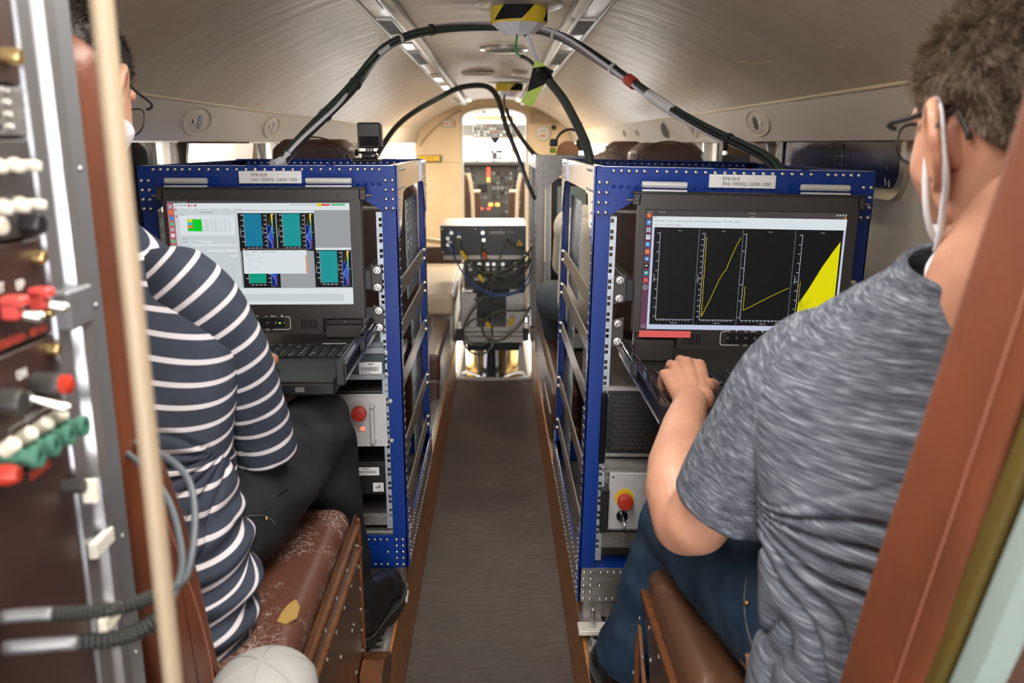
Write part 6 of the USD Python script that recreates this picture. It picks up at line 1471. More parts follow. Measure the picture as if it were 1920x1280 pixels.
# ================================================================== instrument rack at the left edge, close to the camera
fi = thing('instrument_rack', 'out-of-focus instrument rack with dark brown switch panels at the left edge', 'instrument rack', (-0.36, 0.6, 0))
PXX = -0.352
post = [(-0.358, 0.652), (-0.349, 0.654), (-0.346, 0.664), (-0.352, 0.668), (-0.353, 0.679), (-0.344, 0.683), (-0.341, 0.693), (-0.347, 0.698), (-0.347, 0.7265), (-0.375, 0.7265), (-0.375, 0.652)]
part(fi, 'corner_post', extr(post, 'z', 0.02, 1.44), 'post_aluminium')
part(fi, 'post_flange', bx(-0.3475, -0.3455, 0.7005, 0.7265, 0.02, 1.44), 'post_grey')
for z in (1.19, 1.05, 0.935, 0.72, 0.60):
    part(fi, 'flange_screw', dome((-0.3455, 0.7135, z), (1, 0, 0), 0.0028, n=8), 'rivet_metal', smooth=True)
part(fi, 'post_clamp', bx(-0.358, -0.338, 0.655, 0.697, 0.925, 0.957, 0.002), 'post_grey')
panels = [(1.113, 1.30, 'instr_panel'), (1.076, 1.110, 'bare_aluminium'), (1.003, 1.073, 'instr_panel_grey'), (0.926, 1.000, 'instr_panel'), (0.836, 0.923, 'instr_panel'), (0.50, 0.832, 'instr_panel')]
P_ = [part(fi, 'switch_panel', bx(PXX - 0.02, PXX, 0.36, 0.652, a, b, 0.001), m_) for a, b, m_ in panels]
part(fi, 'rack_body', bx(-0.70, PXX - 0.021, 0.36, 0.72, 0.0, 1.42), 'instr_panel')
def knob(t, nm, y, z, r, l, m_, n=14):
    return part(t, nm, lathe((PXX, y, z), (1, 0, 0), [(r, 0), (r, l * 0.8), (r * 0.8, l)], n), m_, smooth=40)
for y, z in ((0.636, 1.119 + 0.012), (0.47, 1.131)):
    knob(P_[0], 'screw', y, z, 0.0062, 0.012, 'brass')
for k in range(4):
    knob(P_[1], 'screw', 0.632, 1.082 + 0.0085 * k, 0.0022, 0.003, 'zinc_bolt', 8); knob(P_[1], 'screw', 0.615, 1.082 + 0.0085 * k, 0.0022, 0.003, 'black_metal', 8)
for z in (1.056, 1.028):
    for y in (0.56, 0.582, 0.604, 0.626):
        part(P_[2], 'toggle', [cyl((PXX, y, z), (PXX + 0.005, y, z), 0.0045, 8), lathe((PXX + 0.004, y, z), (1, 0.25, -0.12), [(0.0028, 0), (0.0042, 0.012), (0.0032, 0.016)], 8)], 'switch_ivory', smooth=40)
knob(P_[2], 'knob', 0.632, 1.012, 0.0085, 0.014, 'black_metal'); knob(P_[2], 'knob', 0.598, 1.014, 0.0065, 0.006, 'switch_ivory')
for y, z in ((0.641, 0.986), (0.643, 0.944), (0.645, 0.913)):
    knob(P_[3] if z > 0.925 else P_[4], 'screw', y, z, 0.0052, 0.008, 'brass')
def ptext(t, s, h, y, z, m_, bold=True):
    part(t, 'lettering', text(s, h, (PXX, y, z), (0, 1, 0), (0, 0, 1), bold=bold), m_, smooth=False)
ptext(P_[3], 'NCT', 0.0062, 0.578, 0.968, 'print_white'); ptext(P_[3], 'EP', 0.0065, 0.611, 0.966, 'print_white'); ptext(P_[3], '115V/400~  4U', 0.0058, 0.572, 0.9285, 'print_red'); ptext(P_[3], '4U', 0.0058, 0.634, 0.9285, 'print_red')
for y in (0.592, 0.628):
    g = part(P_[3], 'switch_guard', [bx(PXX, PXX + 0.012, y - 0.006, y + 0.006, 0.948, 0.962, 0.002), bx(PXX, PXX + 0.016, y - 0.006, y + 0.008, 0.957, 0.965, 0.002)], 'exit_red', label='red switch guard')
    part(g, 'toggle', lathe((PXX + 0.010, y + 0.006, 0.950), (1, 0.5, -0.3), [(0.0035, 0), (0.0045, 0.010), (0.003, 0.013)], 8), 'zinc_bolt')
ptext(P_[4], 'ON', 0.0065, 0.596, 0.9015, 'print_white')
kb = knob(P_[4], 'indicator', 0.619, 0.892, 0.0095, 0.020, 'dark_plastic'); part(kb, 'red_tip', lathe((PXX + 0.020, 0.619, 0.892), (1, 0, 0), [(0.0075, 0), (0.0075, 0.006), (0.004, 0.008)], 14), 'led_red' if False else 'estop_red', label='red indicator lens')
tg_ = part(P_[4], 'toggle_switch', [lathe((PXX, 0.602, 0.886), (1, 0, 0), [(0.0055, 0), (0.0055, 0.005)], 10), lathe((PXX + 0.003, 0.603, 0.886), (0.9, 0.35, -0.42), [(0.0024, 0), (0.0042, 0.024), (0.0030, 0.028)], 10)], 'zinc_bolt', smooth=40)
knob(P_[4], 'knob', 0.574, 0.892, 0.010, 0.016, 'dark_plastic')
part(P_[4], 'printed_line', [bx(PXX, PXX + 0.0003, 0.578, 0.632, 0.8695, 0.8705), bx(PXX, PXX + 0.0003, 0.631, 0.632, 0.868, 0.873), bx(PXX, PXX + 0.0003, 0.578, 0.579, 0.866, 0.871)], 'print_grey', smooth=False)
ptext(P_[4], '28V', 0.0055, 0.599, 0.8675, 'print_grey')
for k in range(4):
    y = 0.566 + 0.0225 * k
    tm_ = part(P_[4], 'terminal', lathe((PXX, y, 0.853), (1, 0.1, 0), [(0.0075, 0), (0.0075, 0.012), (0.0055, 0.013), (0.0055, 0.020)], 12), 'terminal_green', smooth=40, label='green binding post')
    part(tm_, 'cap', lathe((PXX + 0.004, y - 0.004, 0.860), (0.75, 0.0, 0.5), [(0.0058, 0), (0.0058, 0.010), (0.004, 0.012)], 10), 'switch_ivory', smooth=40)
    part(tm_, 'ring', lathe((PXX + 0.020, y + 0.002, 0.853), (1, 0.1, 0), [(0.0080, 0), (0.0080, 0.006), (0.0045, 0.006), (0.0045, 0.001)], 14), 'terminal_green', smooth=40)
part(P_[4], 'red_terminal', lathe((PXX, 0.551, 0.846), (1, 0.1, 0), [(0.0075, 0), (0.0075, 0.012), (0.0055, 0.018)], 12), 'estop_red')
part(P_[4], 'label_strip', bx(PXX, PXX + 0.0006, 0.50, 0.606, 0.8375, 0.8435), 'print_grey')
ptext(P_[5], '28V/DC', 0.0060, 0.594, 0.8235, 'print_red')
knob(P_[4], 'screw', 0.637, 0.847, 0.0035, 0.004, 'zinc_bolt')
lt = part(P_[5], 'latch', [lathe((PXX, 0.640, 0.800), (1, 0, 0), [(0.006, 0), (0.006, 0.016)], 10)], 'dark_plastic'); part(lt, 'tag', bx(PXX + 0.010, PXX + 0.022, 0.646, 0.652, 0.782, 0.802, 0.001), 'switch_ivory')
for z, w in ((0.727, 0.012), (0.655, 0.01)):
    part(fi, 'post_label', bx(-0.3475, -0.3405, 0.655, 0.69, z, z + 0.014, 0.001), 'clamp_white' if w > 0.011 else 'switch_ivory')
for y, z in ((0.50, 0.66), (0.47, 0.72), (0.49, 0.60)):
    knob(P_[5], 'connector', y, z, 0.013, 0.025, 'post_grey')

single('tan_pole', cyl((-0.2195, 0.50, 0.0), (-0.2195, 0.50, 1.42), 0.0062, 20), 'pole_tan', 'slim tan vertical pole in the near left foreground, out of focus', 'pole', smooth=True)
co = thing('coiled_cord', 'upper coiled black cord crossing the foreground post to the tan pole', 'cord', (-0.34, 0.55, 0.745))
part(co, 'coil', coil([(-0.318, 0.541, 0.745), (-0.300, 0.545, 0.743), (-0.276, 0.551, 0.743), (-0.258, 0.558, 0.746), (-0.245, 0.562, 0.750)], 0.0044, 22, 0.0017, 5, 9), 'cable_black', smooth=True)
part(co, 'plug', tube([(-0.35, 0.535, 0.746), (-0.335, 0.538, 0.746), (-0.316, 0.541, 0.745)], 0.0048, 10, 8), 'post_grey', smooth=True)
part(co, 'lead', tube([(-0.246, 0.562, 0.750), (-0.249, 0.60, 0.735), (-0.256, 0.635, 0.729), (-0.264, 0.672, 0.738), (-0.274, 0.705, 0.752), (-0.29, 0.735, 0.768), (-0.325, 0.762, 0.782), (-0.37, 0.782, 0.793)], 0.0033, 8, 50), 'cable_grey', smooth=True, label='smooth grey lead looping back behind')
co = thing('coiled_cord', 'lower coiled black cord crossing the foreground post to the tan pole', 'cord', (-0.32, 0.54, 0.72))
part(co, 'coil', coil([(-0.300, 0.538, 0.724), (-0.285, 0.543, 0.722), (-0.268, 0.549, 0.723), (-0.252, 0.552, 0.731), (-0.243, 0.562, 0.740)], 0.0050, 18, 0.0020, 5, 9), 'cable_black', smooth=True)
part(co, 'plug', tube([(-0.345, 0.525, 0.728), (-0.325, 0.530, 0.727), (-0.299, 0.538, 0.724)], 0.0052, 10, 8), 'post_grey', smooth=True)
part(co, 'lead', tube([(-0.243, 0.562, 0.740), (-0.250, 0.60, 0.739), (-0.259, 0.63, 0.738), (-0.275, 0.668, 0.743), (-0.30, 0.712, 0.757), (-0.335, 0.747, 0.775), (-0.375, 0.77, 0.79)], 0.0030, 8, 40), 'cable_grey', smooth=True, label='smooth grey lead looping back behind')

# ================================================================== the people
def head_frame(c, yaw, pitch, roll=0.0):
    """matrix from head space (x right, y forward, z up, origin between the ears) to the cabin; yaw turns left, pitch bows"""
    R = trimesh.transformations.euler_matrix(math.radians(-pitch), math.radians(roll), math.radians(yaw), 'sxyz')
    R[:3, 3] = c
    return R


def hp_(Mh, p):
    return (Mh @ np.r_[p, 1])[:3]


def man_hull(sph):
    return Manifold.batch_hull([Manifold.sphere(r, 24).translate(tuple(map(float, p))) for p, r in sph])


def head_parts(Mh):
    T_ = lambda L: [(hp_(Mh, p), r) for p, r in L]
    skull = [((0, -0.036, 0.045), 0.077), ((0, 0.022, 0.050), 0.071), ((0, -0.005, 0.060), 0.070), ((-0.036, 0.052, -0.015), 0.034), ((0.036, 0.052, -0.015), 0.034), ((0, 0.072, -0.092), 0.022),
             ((-0.046, 0.005, -0.058), 0.021), ((0.046, 0.005, -0.058), 0.021), ((0, 0.062, 0.035), 0.032), ((0, 0.068, -0.05), 0.026)]
    ms = [man_hull(T_(skull)), man_hull(T_([((0, 0.088, 0.018), 0.008), ((0, 0.112, -0.020), 0.011), ((0.011, 0.098, -0.026), 0.009), ((-0.011, 0.098, -0.026), 0.009)])),
          man_hull(T_([((-0.018, 0.088, -0.052), 0.006), ((0.018, 0.088, -0.052), 0.006), ((0, 0.096, -0.050), 0.007)])), man_hull(T_([((-0.016, 0.086, -0.062), 0.007), ((0.016, 0.086, -0.062), 0.007), ((0, 0.093, -0.063), 0.008)])),
          man_hull(T_([((-0.05, 0.075, 0.036), 0.010), ((0.05, 0.075, 0.036), 0.010), ((0, 0.088, 0.034), 0.010)]))]
    for s in (-1, 1):
        rim = [(0.074, 0.014, -0.026), (0.078, 0.015, -0.004), (0.082, 0.012, 0.018), (0.087, 0.0, 0.031), (0.093, -0.015, 0.032), (0.098, -0.026, 0.020), (0.098, -0.029, 0.002), (0.092, -0.024, -0.016), (0.084, -0.012, -0.030), (0.078, 0.000, -0.037), (0.074, 0.008, -0.034)]
        rim = [((s * (0.074 + (a - 0.074) * 1.3), b * 1.08, c * 1.06), 0.0054) for a, b, c in rim]
        sp = [Manifold.sphere(r, 14).translate(tuple(map(float, p))) for p, r in T_(rim)]
        ms += [Manifold.batch_hull([a, b]) for a, b in zip(sp[:-1], sp[1:])]
        ms.append(man_hull(T_([((s * a, b * 0.8, c * 0.8), 0.003) for (a, b, c), q in [((abs(p[0]) - 0.004, p[1], p[2]), r) for p, r in rim]] + [((s * 0.072, -0.004, 0.0), 0.004)])))
        ms.append(man_hull(T_([((s * 0.070, -0.012, 0.018), 0.010), ((s * 0.070, -0.012, -0.015), 0.010), ((s * 0.086, -0.022, 0.012), 0.004), ((s * 0.086, -0.020, -0.008), 0.004)])))
    return ms


def hand_chains(W, K, thumb, curl, tip_z, r=0.0078):
    """W wrist; K four knuckles index..little; fingers bend forward (curl: unit vector) and down to tip_z"""
    ch = []
    for i, k in enumerate(K):
        k = np.array(k); L = (0.040, 0.044, 0.040, 0.032)[i]
        p1 = k + np.array(curl) * L * 0.9 + [0, 0, -0.004]
        p2 = p1 + np.array(curl) * L * 0.42 + [0, 0, -0.5 * max(0, p1[2] - tip_z)]
        p3 = p2 + np.array(curl) * L * 0.18; p3[2] = tip_z
        rr = r * (1.0, 1.03, 0.98, 0.86)[i]
        ch.append([(k, rr * 1.22), (p1, rr * 1.05), (p2, rr * 0.95), (p3, rr * 0.85)])
        ch.append([(np.array(W) + (k - np.array(K).mean(0)) * 0.55, 0.0175), (k, 0.0125)])
    for a, b in zip(K[:-1], K[1:]):
        ch.append([((np.array(a) * 0.8 + np.array(W) * 0.2), 0.012), ((np.array(b) * 0.8 + np.array(W) * 0.2), 0.012)])
    ch.append([(p, q) for p, q in zip(thumb, (0.015, 0.0115, 0.0100, 0.0085))])
    return ch


def patch_of(mesh, Mh, mask, off, noise_amp=0.0, seed=0, nscale=90):
    """the part of a body surface where mask(head-space points) > 0, lifted off by off * mask"""
    inv = np.linalg.inv(Mh)
    loc = trimesh.transform_points(mesh.vertices, inv)
    m = np.clip(mask(loc), 0, 1)
    keep = (m[mesh.faces] > 0.0).all(1)
    f = mesh.faces[keep]
    n = mesh.vertex_normals
    d = m * off - 0.0012 * (1 - m)
    if noise_amp:
        d = d + m * noise_amp * (meshkit.fbm(mesh.vertices * nscale, 3, seed) - 0.5)
    v = mesh.vertices + n * d[:, None]
    used = np.unique(f); re = np.full(len(v), -1); re[used] = np.arange(len(used))
    return tm(v[used], re[f]), m[used], n[used]


def strands(t, name, mesh, m, nrm, Mh, count, length, width, flow, mat_, seed, lab=None, zboost=None):
    rg = np.random.default_rng(seed)
    A = mesh.area_faces * np.clip(m[mesh.faces].mean(1) - 0.02, 0, 1) ** 0.7
    fi_ = rg.choice(len(A), count, p=A / A.sum())
    b = rg.dirichlet((1, 1, 1), count)
    P = (mesh.vertices[mesh.faces[fi_]] * b[:, :, None]).sum(1); N = (nrm[mesh.faces[fi_]] * b[:, :, None]).sum(1); q = (m[mesh.faces[fi_]] * b).sum(1)
    N /= np.linalg.norm(N, axis=1, keepdims=True)
    fl = Mh[:3, :3] @ np.array(flow)
    cl = np.stack([meshkit.noise(P * 55 + 7 * k, seed + k) - 0.5 for k in range(3)], 1)
    D = N * 0.75 + fl * 0.8 + cl * 1.5 + rg.normal(0, 0.22, (count, 3))
    D -= N * np.minimum(0, (D * N).sum(1) - 0.18)[:, None]
    D /= np.linalg.norm(D, axis=1, keepdims=True)
    loc = trimesh.transform_points(P, np.linalg.inv(Mh))
    L = length * (0.35 + 0.65 * q) * rg.uniform(0.7, 1.2, count) * (0.55 + 0.9 * np.clip((loc[:, 2] + 0.05) / 0.16, 0, 1))
    bend = fl * 0.5 + rg.normal(0, 0.2, (count, 3))
    pts = np.stack([P - N * 0.001, P + D * L[:, None] * 0.5, P + (D * 1.0 + bend * 0.35) * L[:, None]], 1)
    path = t.path + '/' + uniq(t.path, name)
    c = UsdGeom.BasisCurves.Define(stage, path)
    c.CreateTypeAttr('linear')
    c.CreateCurveVertexCountsAttr(Vt.IntArray.FromNumpy(np.full(count, 3, np.int32)))
    c.CreatePointsAttr(Vt.Vec3fArray.FromNumpy((pts.reshape(-1, 3) - t.o).astype(np.float32)))
    c.CreateWidthsAttr(Vt.FloatArray.FromNumpy(np.tile([width, width * 0.9, width * 0.4], count).astype(np.float32)))
    c.SetWidthsInterpolation('vertex')
    UsdShade.MaterialBindingAPI.Apply(c.GetPrim()).Bind(M[mat_])
    data(c.GetPrim(), kind='stuff', label=lab)


def ramp(x, a, b):
    return np.clip((x - a) / (b - a), 0, 1)


def hair_mask(l):
    """1 where the scalp bears hair: above a line that drops from the temples to the nape"""
    y, z = l[:, 1], l[:, 2]
    line = np.interp(y, [-0.12, -0.082, -0.056, -0.03, 0.0, 0.02, 0.05, 0.062, 0.075, 0.1], [-0.115, -0.105, -0.015, 0.010, 0.024, 0.022, 0.026, 0.06, 0.095, 0.14])
    m = ramp(z - line, 0.0, 0.030)
    ear = (np.abs(l[:, 0]) > 0.078) & (z < 0.042) & (y > -0.034)
    return np.where(ear, 0, m)


def on_skin(mesh, pts, off=0.001):
    """points moved onto the nearest vertices of a surface"""
    from scipy.spatial import cKDTree
    i = cKDTree(mesh.vertices).query(np.asarray(pts))[1]
    return mesh.vertices[i] + mesh.vertex_normals[i] * off


def garment(t, name, secs, mat_, disp=None, nu=120, nv=150, shift=0.0, label=None, expo=2.0, slant=0.0):
    v, uv, tt = loft(secs, nu, nv, expo=expo)
    g = grid_mesh(v)
    if g.volume < 0:
        g = tm(g.vertices, g.faces[:, ::-1])
    if disp is not None:
        n = g.vertex_normals
        g = tm(g.vertices + n * disp(np.array(g.vertices), uv.reshape(-1, 2))[:, None], g.faces)
    st = uv.reshape(-1, 2) + np.array([0, shift])
    st[:, 1] += slant * (v.reshape(-1, 3)[:, 0] - secs[0][0][0])
    return part(t, name, g, mat_, smooth=True, uv=st, label=label)


def ax(d, up, a, b):
    """section axes across the direction d: a along the part of up square to d, b along the third axis"""
    d = np.asarray(d, float); d /= np.linalg.norm(d); up = np.asarray(up, float)
    u = up - d * (up @ d); u /= np.linalg.norm(u)
    return u * a, np.cross(d, u) * b


def folds(P, A, X, Z, k, amp, reach, ph=0.0, lo=-3.2, hi=3.2, inner=0.03):
    """creases fanning out from A in the plane of X and Z"""
    r = P - np.asarray(A)
    a, b = r @ np.asarray(X), r @ np.asarray(Z)
    th = np.arctan2(b, a); R = np.hypot(a, b)
    wob = 0.5 * (meshkit.noise(P * 14, 5) - 0.5)
    w = np.abs(np.sin(k * 0.5 * (th + wob * 0.8) + ph))
    fall = np.exp(-R / reach) * ramp(R, 0.0, inner) * ramp(th, lo, lo + 0.3) * (1 - ramp(th, hi - 0.3, hi))
    return amp * (0.45 * w - np.exp(-(w / 0.30) ** 2)) * fall


# ---------------------------------------------------------------- left: striped shirt
p1 = thing('person', 'person in a navy and white striped shirt seated at the left console, seen from behind', 'person', (-0.53, 1.05, 0.40))
H1 = head_frame((-0.567, 1.130, 1.126), -8, 20)
nb1 = hp_(H1, (0, -0.030, -0.055))
bodyA = [[(nb1, 0.058), ((-0.545, 1.11, 0.98), 0.057), ((-0.545, 1.125, 0.90), 0.058)],
         [((-0.66, 1.135, 0.85), 0.040), ((-0.545, 1.13, 0.87), 0.055), ((-0.43, 1.15, 0.84), 0.040)],
         [((-0.54, 1.125, 0.80), 0.085), ((-0.535, 1.09, 0.62), 0.085), ((-0.53, 1.06, 0.50), 0.095)],
         [((-0.43, 1.15, 0.84), 0.040), ((-0.372, 1.240, 0.635), 0.034), ((-0.43, 1.40, 0.655), 0.032), ((-0.445, 1.462, 0.672), 0.024)],
         [((-0.66, 1.135, 0.85), 0.040), ((-0.72, 1.235, 0.655), 0.036), ((-0.62, 1.42, 0.662), 0.032), ((-0.585, 1.478, 0.674), 0.024)],
         [((-0.44, 1.10, 0.50), 0.070), ((-0.347, 1.53, 0.535), 0.042), ((-0.338, 1.585, 0.40), 0.036), ((-0.325, 1.635, 0.14), 0.034), ((-0.315, 1.65, 0.07), 0.034)], [((-0.62, 1.10, 0.50), 0.070), ((-0.69, 1.53, 0.535), 0.042), ((-0.66, 1.63, 0.14), 0.036), ((-0.66, 1.65, 0.07), 0.034)]]
bodyA += hand_chains((-0.445, 1.470, 0.674), [(-0.474, 1.525, 0.686), (-0.456, 1.532, 0.687), (-0.438, 1.530, 0.684), (-0.422, 1.520, 0.679)], [(-0.47, 1.475, 0.674), (-0.488, 1.50, 0.676), (-0.492, 1.53, 0.672), (-0.488, 1.555, 0.668)], (-0.1, 0.97, 0), 0.6665)
bodyA += hand_chains((-0.583, 1.482, 0.676), [(-0.556, 1.535, 0.686), (-0.574, 1.542, 0.687), (-0.592, 1.540, 0.684), (-0.608, 1.530, 0.679)], [(-0.56, 1.485, 0.674), (-0.542, 1.51, 0.676), (-0.538, 1.54, 0.672), (-0.542, 1.565, 0.668)], (0.1, 0.97, 0), 0.6665)
skinA = organic(bodyA, 0.006, 8, head_parts(H1))
part(p1, 'body', skinA, 'skin', smooth=True)
hm, mm, nn = patch_of(skinA, H1, hair_mask, 0.0035, 0.005, 3)
hA = part(p1, 'hair', hm, 'hair_dark', smooth=True)
strands(p1, 'hair_strands', hm, mm, nn, H1, 8000, 0.008, 0.0007, (0, -0.5, -0.7), 'hair_dark', 2)
for s in (-1, 1):
    part(p1, 'eye', lathe(hp_(H1, (s * 0.032, 0.078, 0.018)), H1[:3, 1], [(0.010, 0), (0.010, 0.004), (0.005, 0.009)], 14), 'eye_white', smooth=True)


def glasses(t, Mh, rim_r=0.0012, temple_r=0.0018, square=2.6):
    g = None
    for s in (-1, 1):
        a = np.linspace(0, 2 * math.pi, 33)
        ex = lambda q: np.sign(q) * np.abs(q) ** (2 / square)
        rimp = [hp_(Mh, (s * (0.0345 + 0.0265 * ex(math.cos(q))), 0.112 - 0.012 * abs(math.cos(q)) * (1 if math.cos(q) > 0 else 0.2), 0.012 + 0.020 * ex(math.sin(q)))) for q in a]
        rim = sweep(np.array(rimp), rim_r, 7)
        tp = tube([hp_(Mh, (s * x, y, z)) for x, y, z in ((0.0640, 0.099, 0.026), (0.0735, 0.095, 0.028), (0.0785, 0.06, 0.030), (0.0810, 0.02, 0.033), (0.0820, -0.010, 0.036), (0.0800, -0.028, 0.022), (0.0760, -0.036, 0.000))], temple_r, 8, 40)
        if g is None:
            g = part(t, 'glasses', tube([hp_(Mh, (x, y, 0.018)) for x, y in ((-0.010, 0.110), (0, 0.117), (0.010, 0.110))], rim_r, 7, 10), 'black_metal', smooth=True, label='dark-framed glasses')
        part(g, 'rim', rim, 'black_metal', smooth=True); part(g, 'temple_arm', tp, 'black_metal', smooth=True)
        c = np.mean(rimp[:-1], axis=0)
        part(g, 'lens', tm(np.r_[np.array(rimp[:-1]), np.array(rimp[:-1]) + Mh[:3, 1] * 0.0012, [c, c + Mh[:3, 1] * 0.0012]], [(64, (i + 1) % 32, i) for i in range(32)] + [(65, 32 + i, 32 + (i + 1) % 32) for i in range(32)] + [(i, (i + 1) % 32, 32 + i) for i in range(32)] + [((i + 1) % 32, 32 + (i + 1) % 32, 32 + i) for i in range(32)]), 'lens_glass', smooth=False)
    return g


glasses(p1, H1)


def face_mask(t, mesh, Mh, full=False):
    def mk(l):
        x, y, z = np.abs(l[:, 0]), l[:, 1], l[:, 2]
        if full:
            return ramp(y, 0.030, 0.038) * (1 - ramp(z, -0.018, -0.008)) * ramp(z, -0.128, -0.115)
        return np.maximum(ramp(y, 0.078, 0.086) * (1 - ramp(x, 0.03, 0.045)), ramp(y, 0.036, 0.046) * (1 - ramp(z, -0.080, -0.070))) * (1 - ramp(z, -0.010, 0.0)) * ramp(z, -0.128, -0.115)
    m, q, n = patch_of(mesh, Mh, mk, 0.0035)
    return part(t, 'face_mask', m, 'mask_white', smooth=True, label='white cloth face mask')


fm = face_mask(p1, skinA, H1, True)
for s in (-1, 1):
    part(fm, 'ear_loop', tube([hp_(H1, (s * x, y, z)) for x, y, z in ((0.058, 0.040, -0.02), (0.074, 0.018, 0.012), (0.086, -0.004, 0.036), (0.094, -0.030, 0.020), (0.090, -0.028, -0.012), (0.078, -0.004, -0.045), (0.062, 0.025, -0.075), (0.05, 0.038, -0.09))], 0.0018, 7, 50), 'mask_white', smooth=True)

# shirt: body and two sleeves, lofted along the trunk and the arms so that the stripes follow the cloth
def dispA(P, uv):
    d = 0.006 * (meshkit.fbm(P * np.array([7, 7, 13]), 3, 2) - 0.5)
    d += folds(P, (-0.375, 1.12, 0.66), (-1, 0, 0), (0, 0, 1), 18, 0.0085, 0.12, 0.4, -3.0, 0.9)
    low = 1 - ramp(P[:, 2], 0.50, 0.62)
    d += low * 0.008 * np.sin(P[:, 2] * 150 + 9 * P[:, 0] + 5 * meshkit.noise(P * 9, 3)) * (0.4 + meshkit.noise(P * 8, 8))
    return d


tl = math.radians(12)
def secA(x, y, z, a, b, tilt=tl, yaw=0.1):
    return ((x, y, z), (-a * math.cos(tilt), -a * yaw, a * math.sin(tilt)), (0, -b, -0.35 * b))
sA = [secA(-0.530, 1.020, 0.395, 0.188, 0.150, 0.02), secA(-0.530, 1.045, 0.48, 0.190, 0.150, 0.05), secA(-0.535, 1.075, 0.57, 0.180, 0.138), secA(-0.540, 1.100, 0.68, 0.168, 0.118), secA(-0.543, 1.120, 0.77, 0.180, 0.116), secA(-0.545, 1.132, 0.835, 0.188, 0.108),
      secA(-0.546, 1.136, 0.880, 0.176, 0.096), secA(-0.547, 1.134, 0.912, 0.146, 0.082), secA(-0.548, 1.128, 0.938, 0.108, 0.070), secA(-0.548, 1.122, 0.958, 0.075, 0.064), secA(-0.548, 1.120, 0.972, 0.063, 0.061), secA(-0.548, 1.120, 0.970, 0.060, 0.058)]
sh1 = garment(p1, 'striped_shirt', sA, 'jersey_striped', dispA, 280, 240, shift=0.003, label='navy shirt with narrow white stripes', slant=0.24)


def sleeve(sh, pts, rad, mat_, up, disp, shift, nm='sleeve', flat=0.9):
    p = np.array(pts, float); d = np.gradient(p, axis=0)
    ss = []
    for i in range(len(p)):
        u, w = ax(d[i], up, rad[i], rad[i] * flat)
        ss.append((p[i], u, w))
    ss = [(p[0] - d[0] * 0.05, ss[0][1] * 0.25, ss[0][2] * 0.25)] + ss + [(p[-1] + d[-1] * 0.001, ss[-1][1] * 0.90, ss[-1][2] * 0.90), (p[-1] - d[-1] * 0.2, ss[-1][1] * 0.86, ss[-1][2] * 0.86)]
    return garment(sh, nm, ss, mat_, disp, 90, 120, shift=shift)


def dispS1(P, uv):
    return 0.005 * (meshkit.fbm(P * np.array([12, 12, 12]), 3, 6) - 0.5) + folds(P, (-0.415, 1.14, 0.64), (1, 0, 0), (0, 0, 1), 11, 0.004, 0.06, 0.2, -2.2, 1.7, 0.02)


sleeve(sh1, [(-0.448, 1.140, 0.885), (-0.418, 1.155, 0.845), (-0.396, 1.175, 0.79), (-0.381, 1.200, 0.725), (-0.372, 1.225, 0.66), (-0.367, 1.245, 0.598)], [0.062, 0.066, 0.062, 0.056, 0.052, 0.050], 'jersey_striped', (-1, 0.2, 0), dispS1, 0.010)
sleeve(sh1, [(-0.645, 1.130, 0.900), (-0.675, 1.140, 0.85), (-0.70, 1.165, 0.78), (-0.715, 1.205, 0.70), (-0.72, 1.235, 0.63)], [0.062, 0.064, 0.060, 0.055, 0.052], 'jersey_striped', (1, 0.2, 0), None, 0.0)
trA = [[((-0.53, 1.07, 0.485), 0.090), ((-0.455, 1.09, 0.49), 0.080)], [((-0.53, 1.07, 0.485), 0.090), ((-0.605, 1.09, 0.49), 0.080)]]
for s, hx, kx, ax_ in ((1, -0.450, -0.345, -0.322), (-1, -0.61, -0.69, -0.66)):
    trA.append([((hx, 1.11, 0.492), 0.080), ((hx + 0.40 * (kx - hx), 1.27, 0.505), 0.090), ((hx + 0.7 * (kx - hx), 1.42, 0.522), 0.081), ((kx, 1.535, 0.540), 0.068), ((kx + 0.004, 1.568, 0.46), 0.062), ((kx + 0.010, 1.60, 0.30), 0.058), ((ax_, 1.635, 0.15), 0.056), ((ax_, 1.645, 0.10), 0.058)])
tro = organic(trA, 0.008, 10)
dN = 0.010 * (meshkit.fbm(np.array(tro.vertices) * np.array([11, 11, 11]), 3, 4) - 0.5) + 0.004 * np.sin(55 * tro.vertices[:, 2] + 30 * tro.vertices[:, 1] + 6 * meshkit.noise(np.array(tro.vertices) * 8, 2)) * ramp(np.abs(tro.vertices[:, 2] - 0.33), 0.05, 0.2)
tro = tm(tro.vertices + tro.vertex_normals * dN[:, None], tro.faces)
tp1 = part(p1, 'trousers', tro, 'trousers_black', smooth=True, label='black trousers')
part(tp1, 'pocket_seam', tube(on_skin(tro, [(-0.345, 1.10, 0.575), (-0.335, 1.13, 0.555), (-0.328, 1.16, 0.53), (-0.327, 1.18, 0.505)]), 0.0006, 5, 20), 'device_grey', smooth=True); part(tp1, 'pocket_rivet', dome(on_skin(tro, [(-0.331, 1.165, 0.528)])[0], (1, -0.3, 0.3), 0.0042, n=8), 'brass', smooth=True)


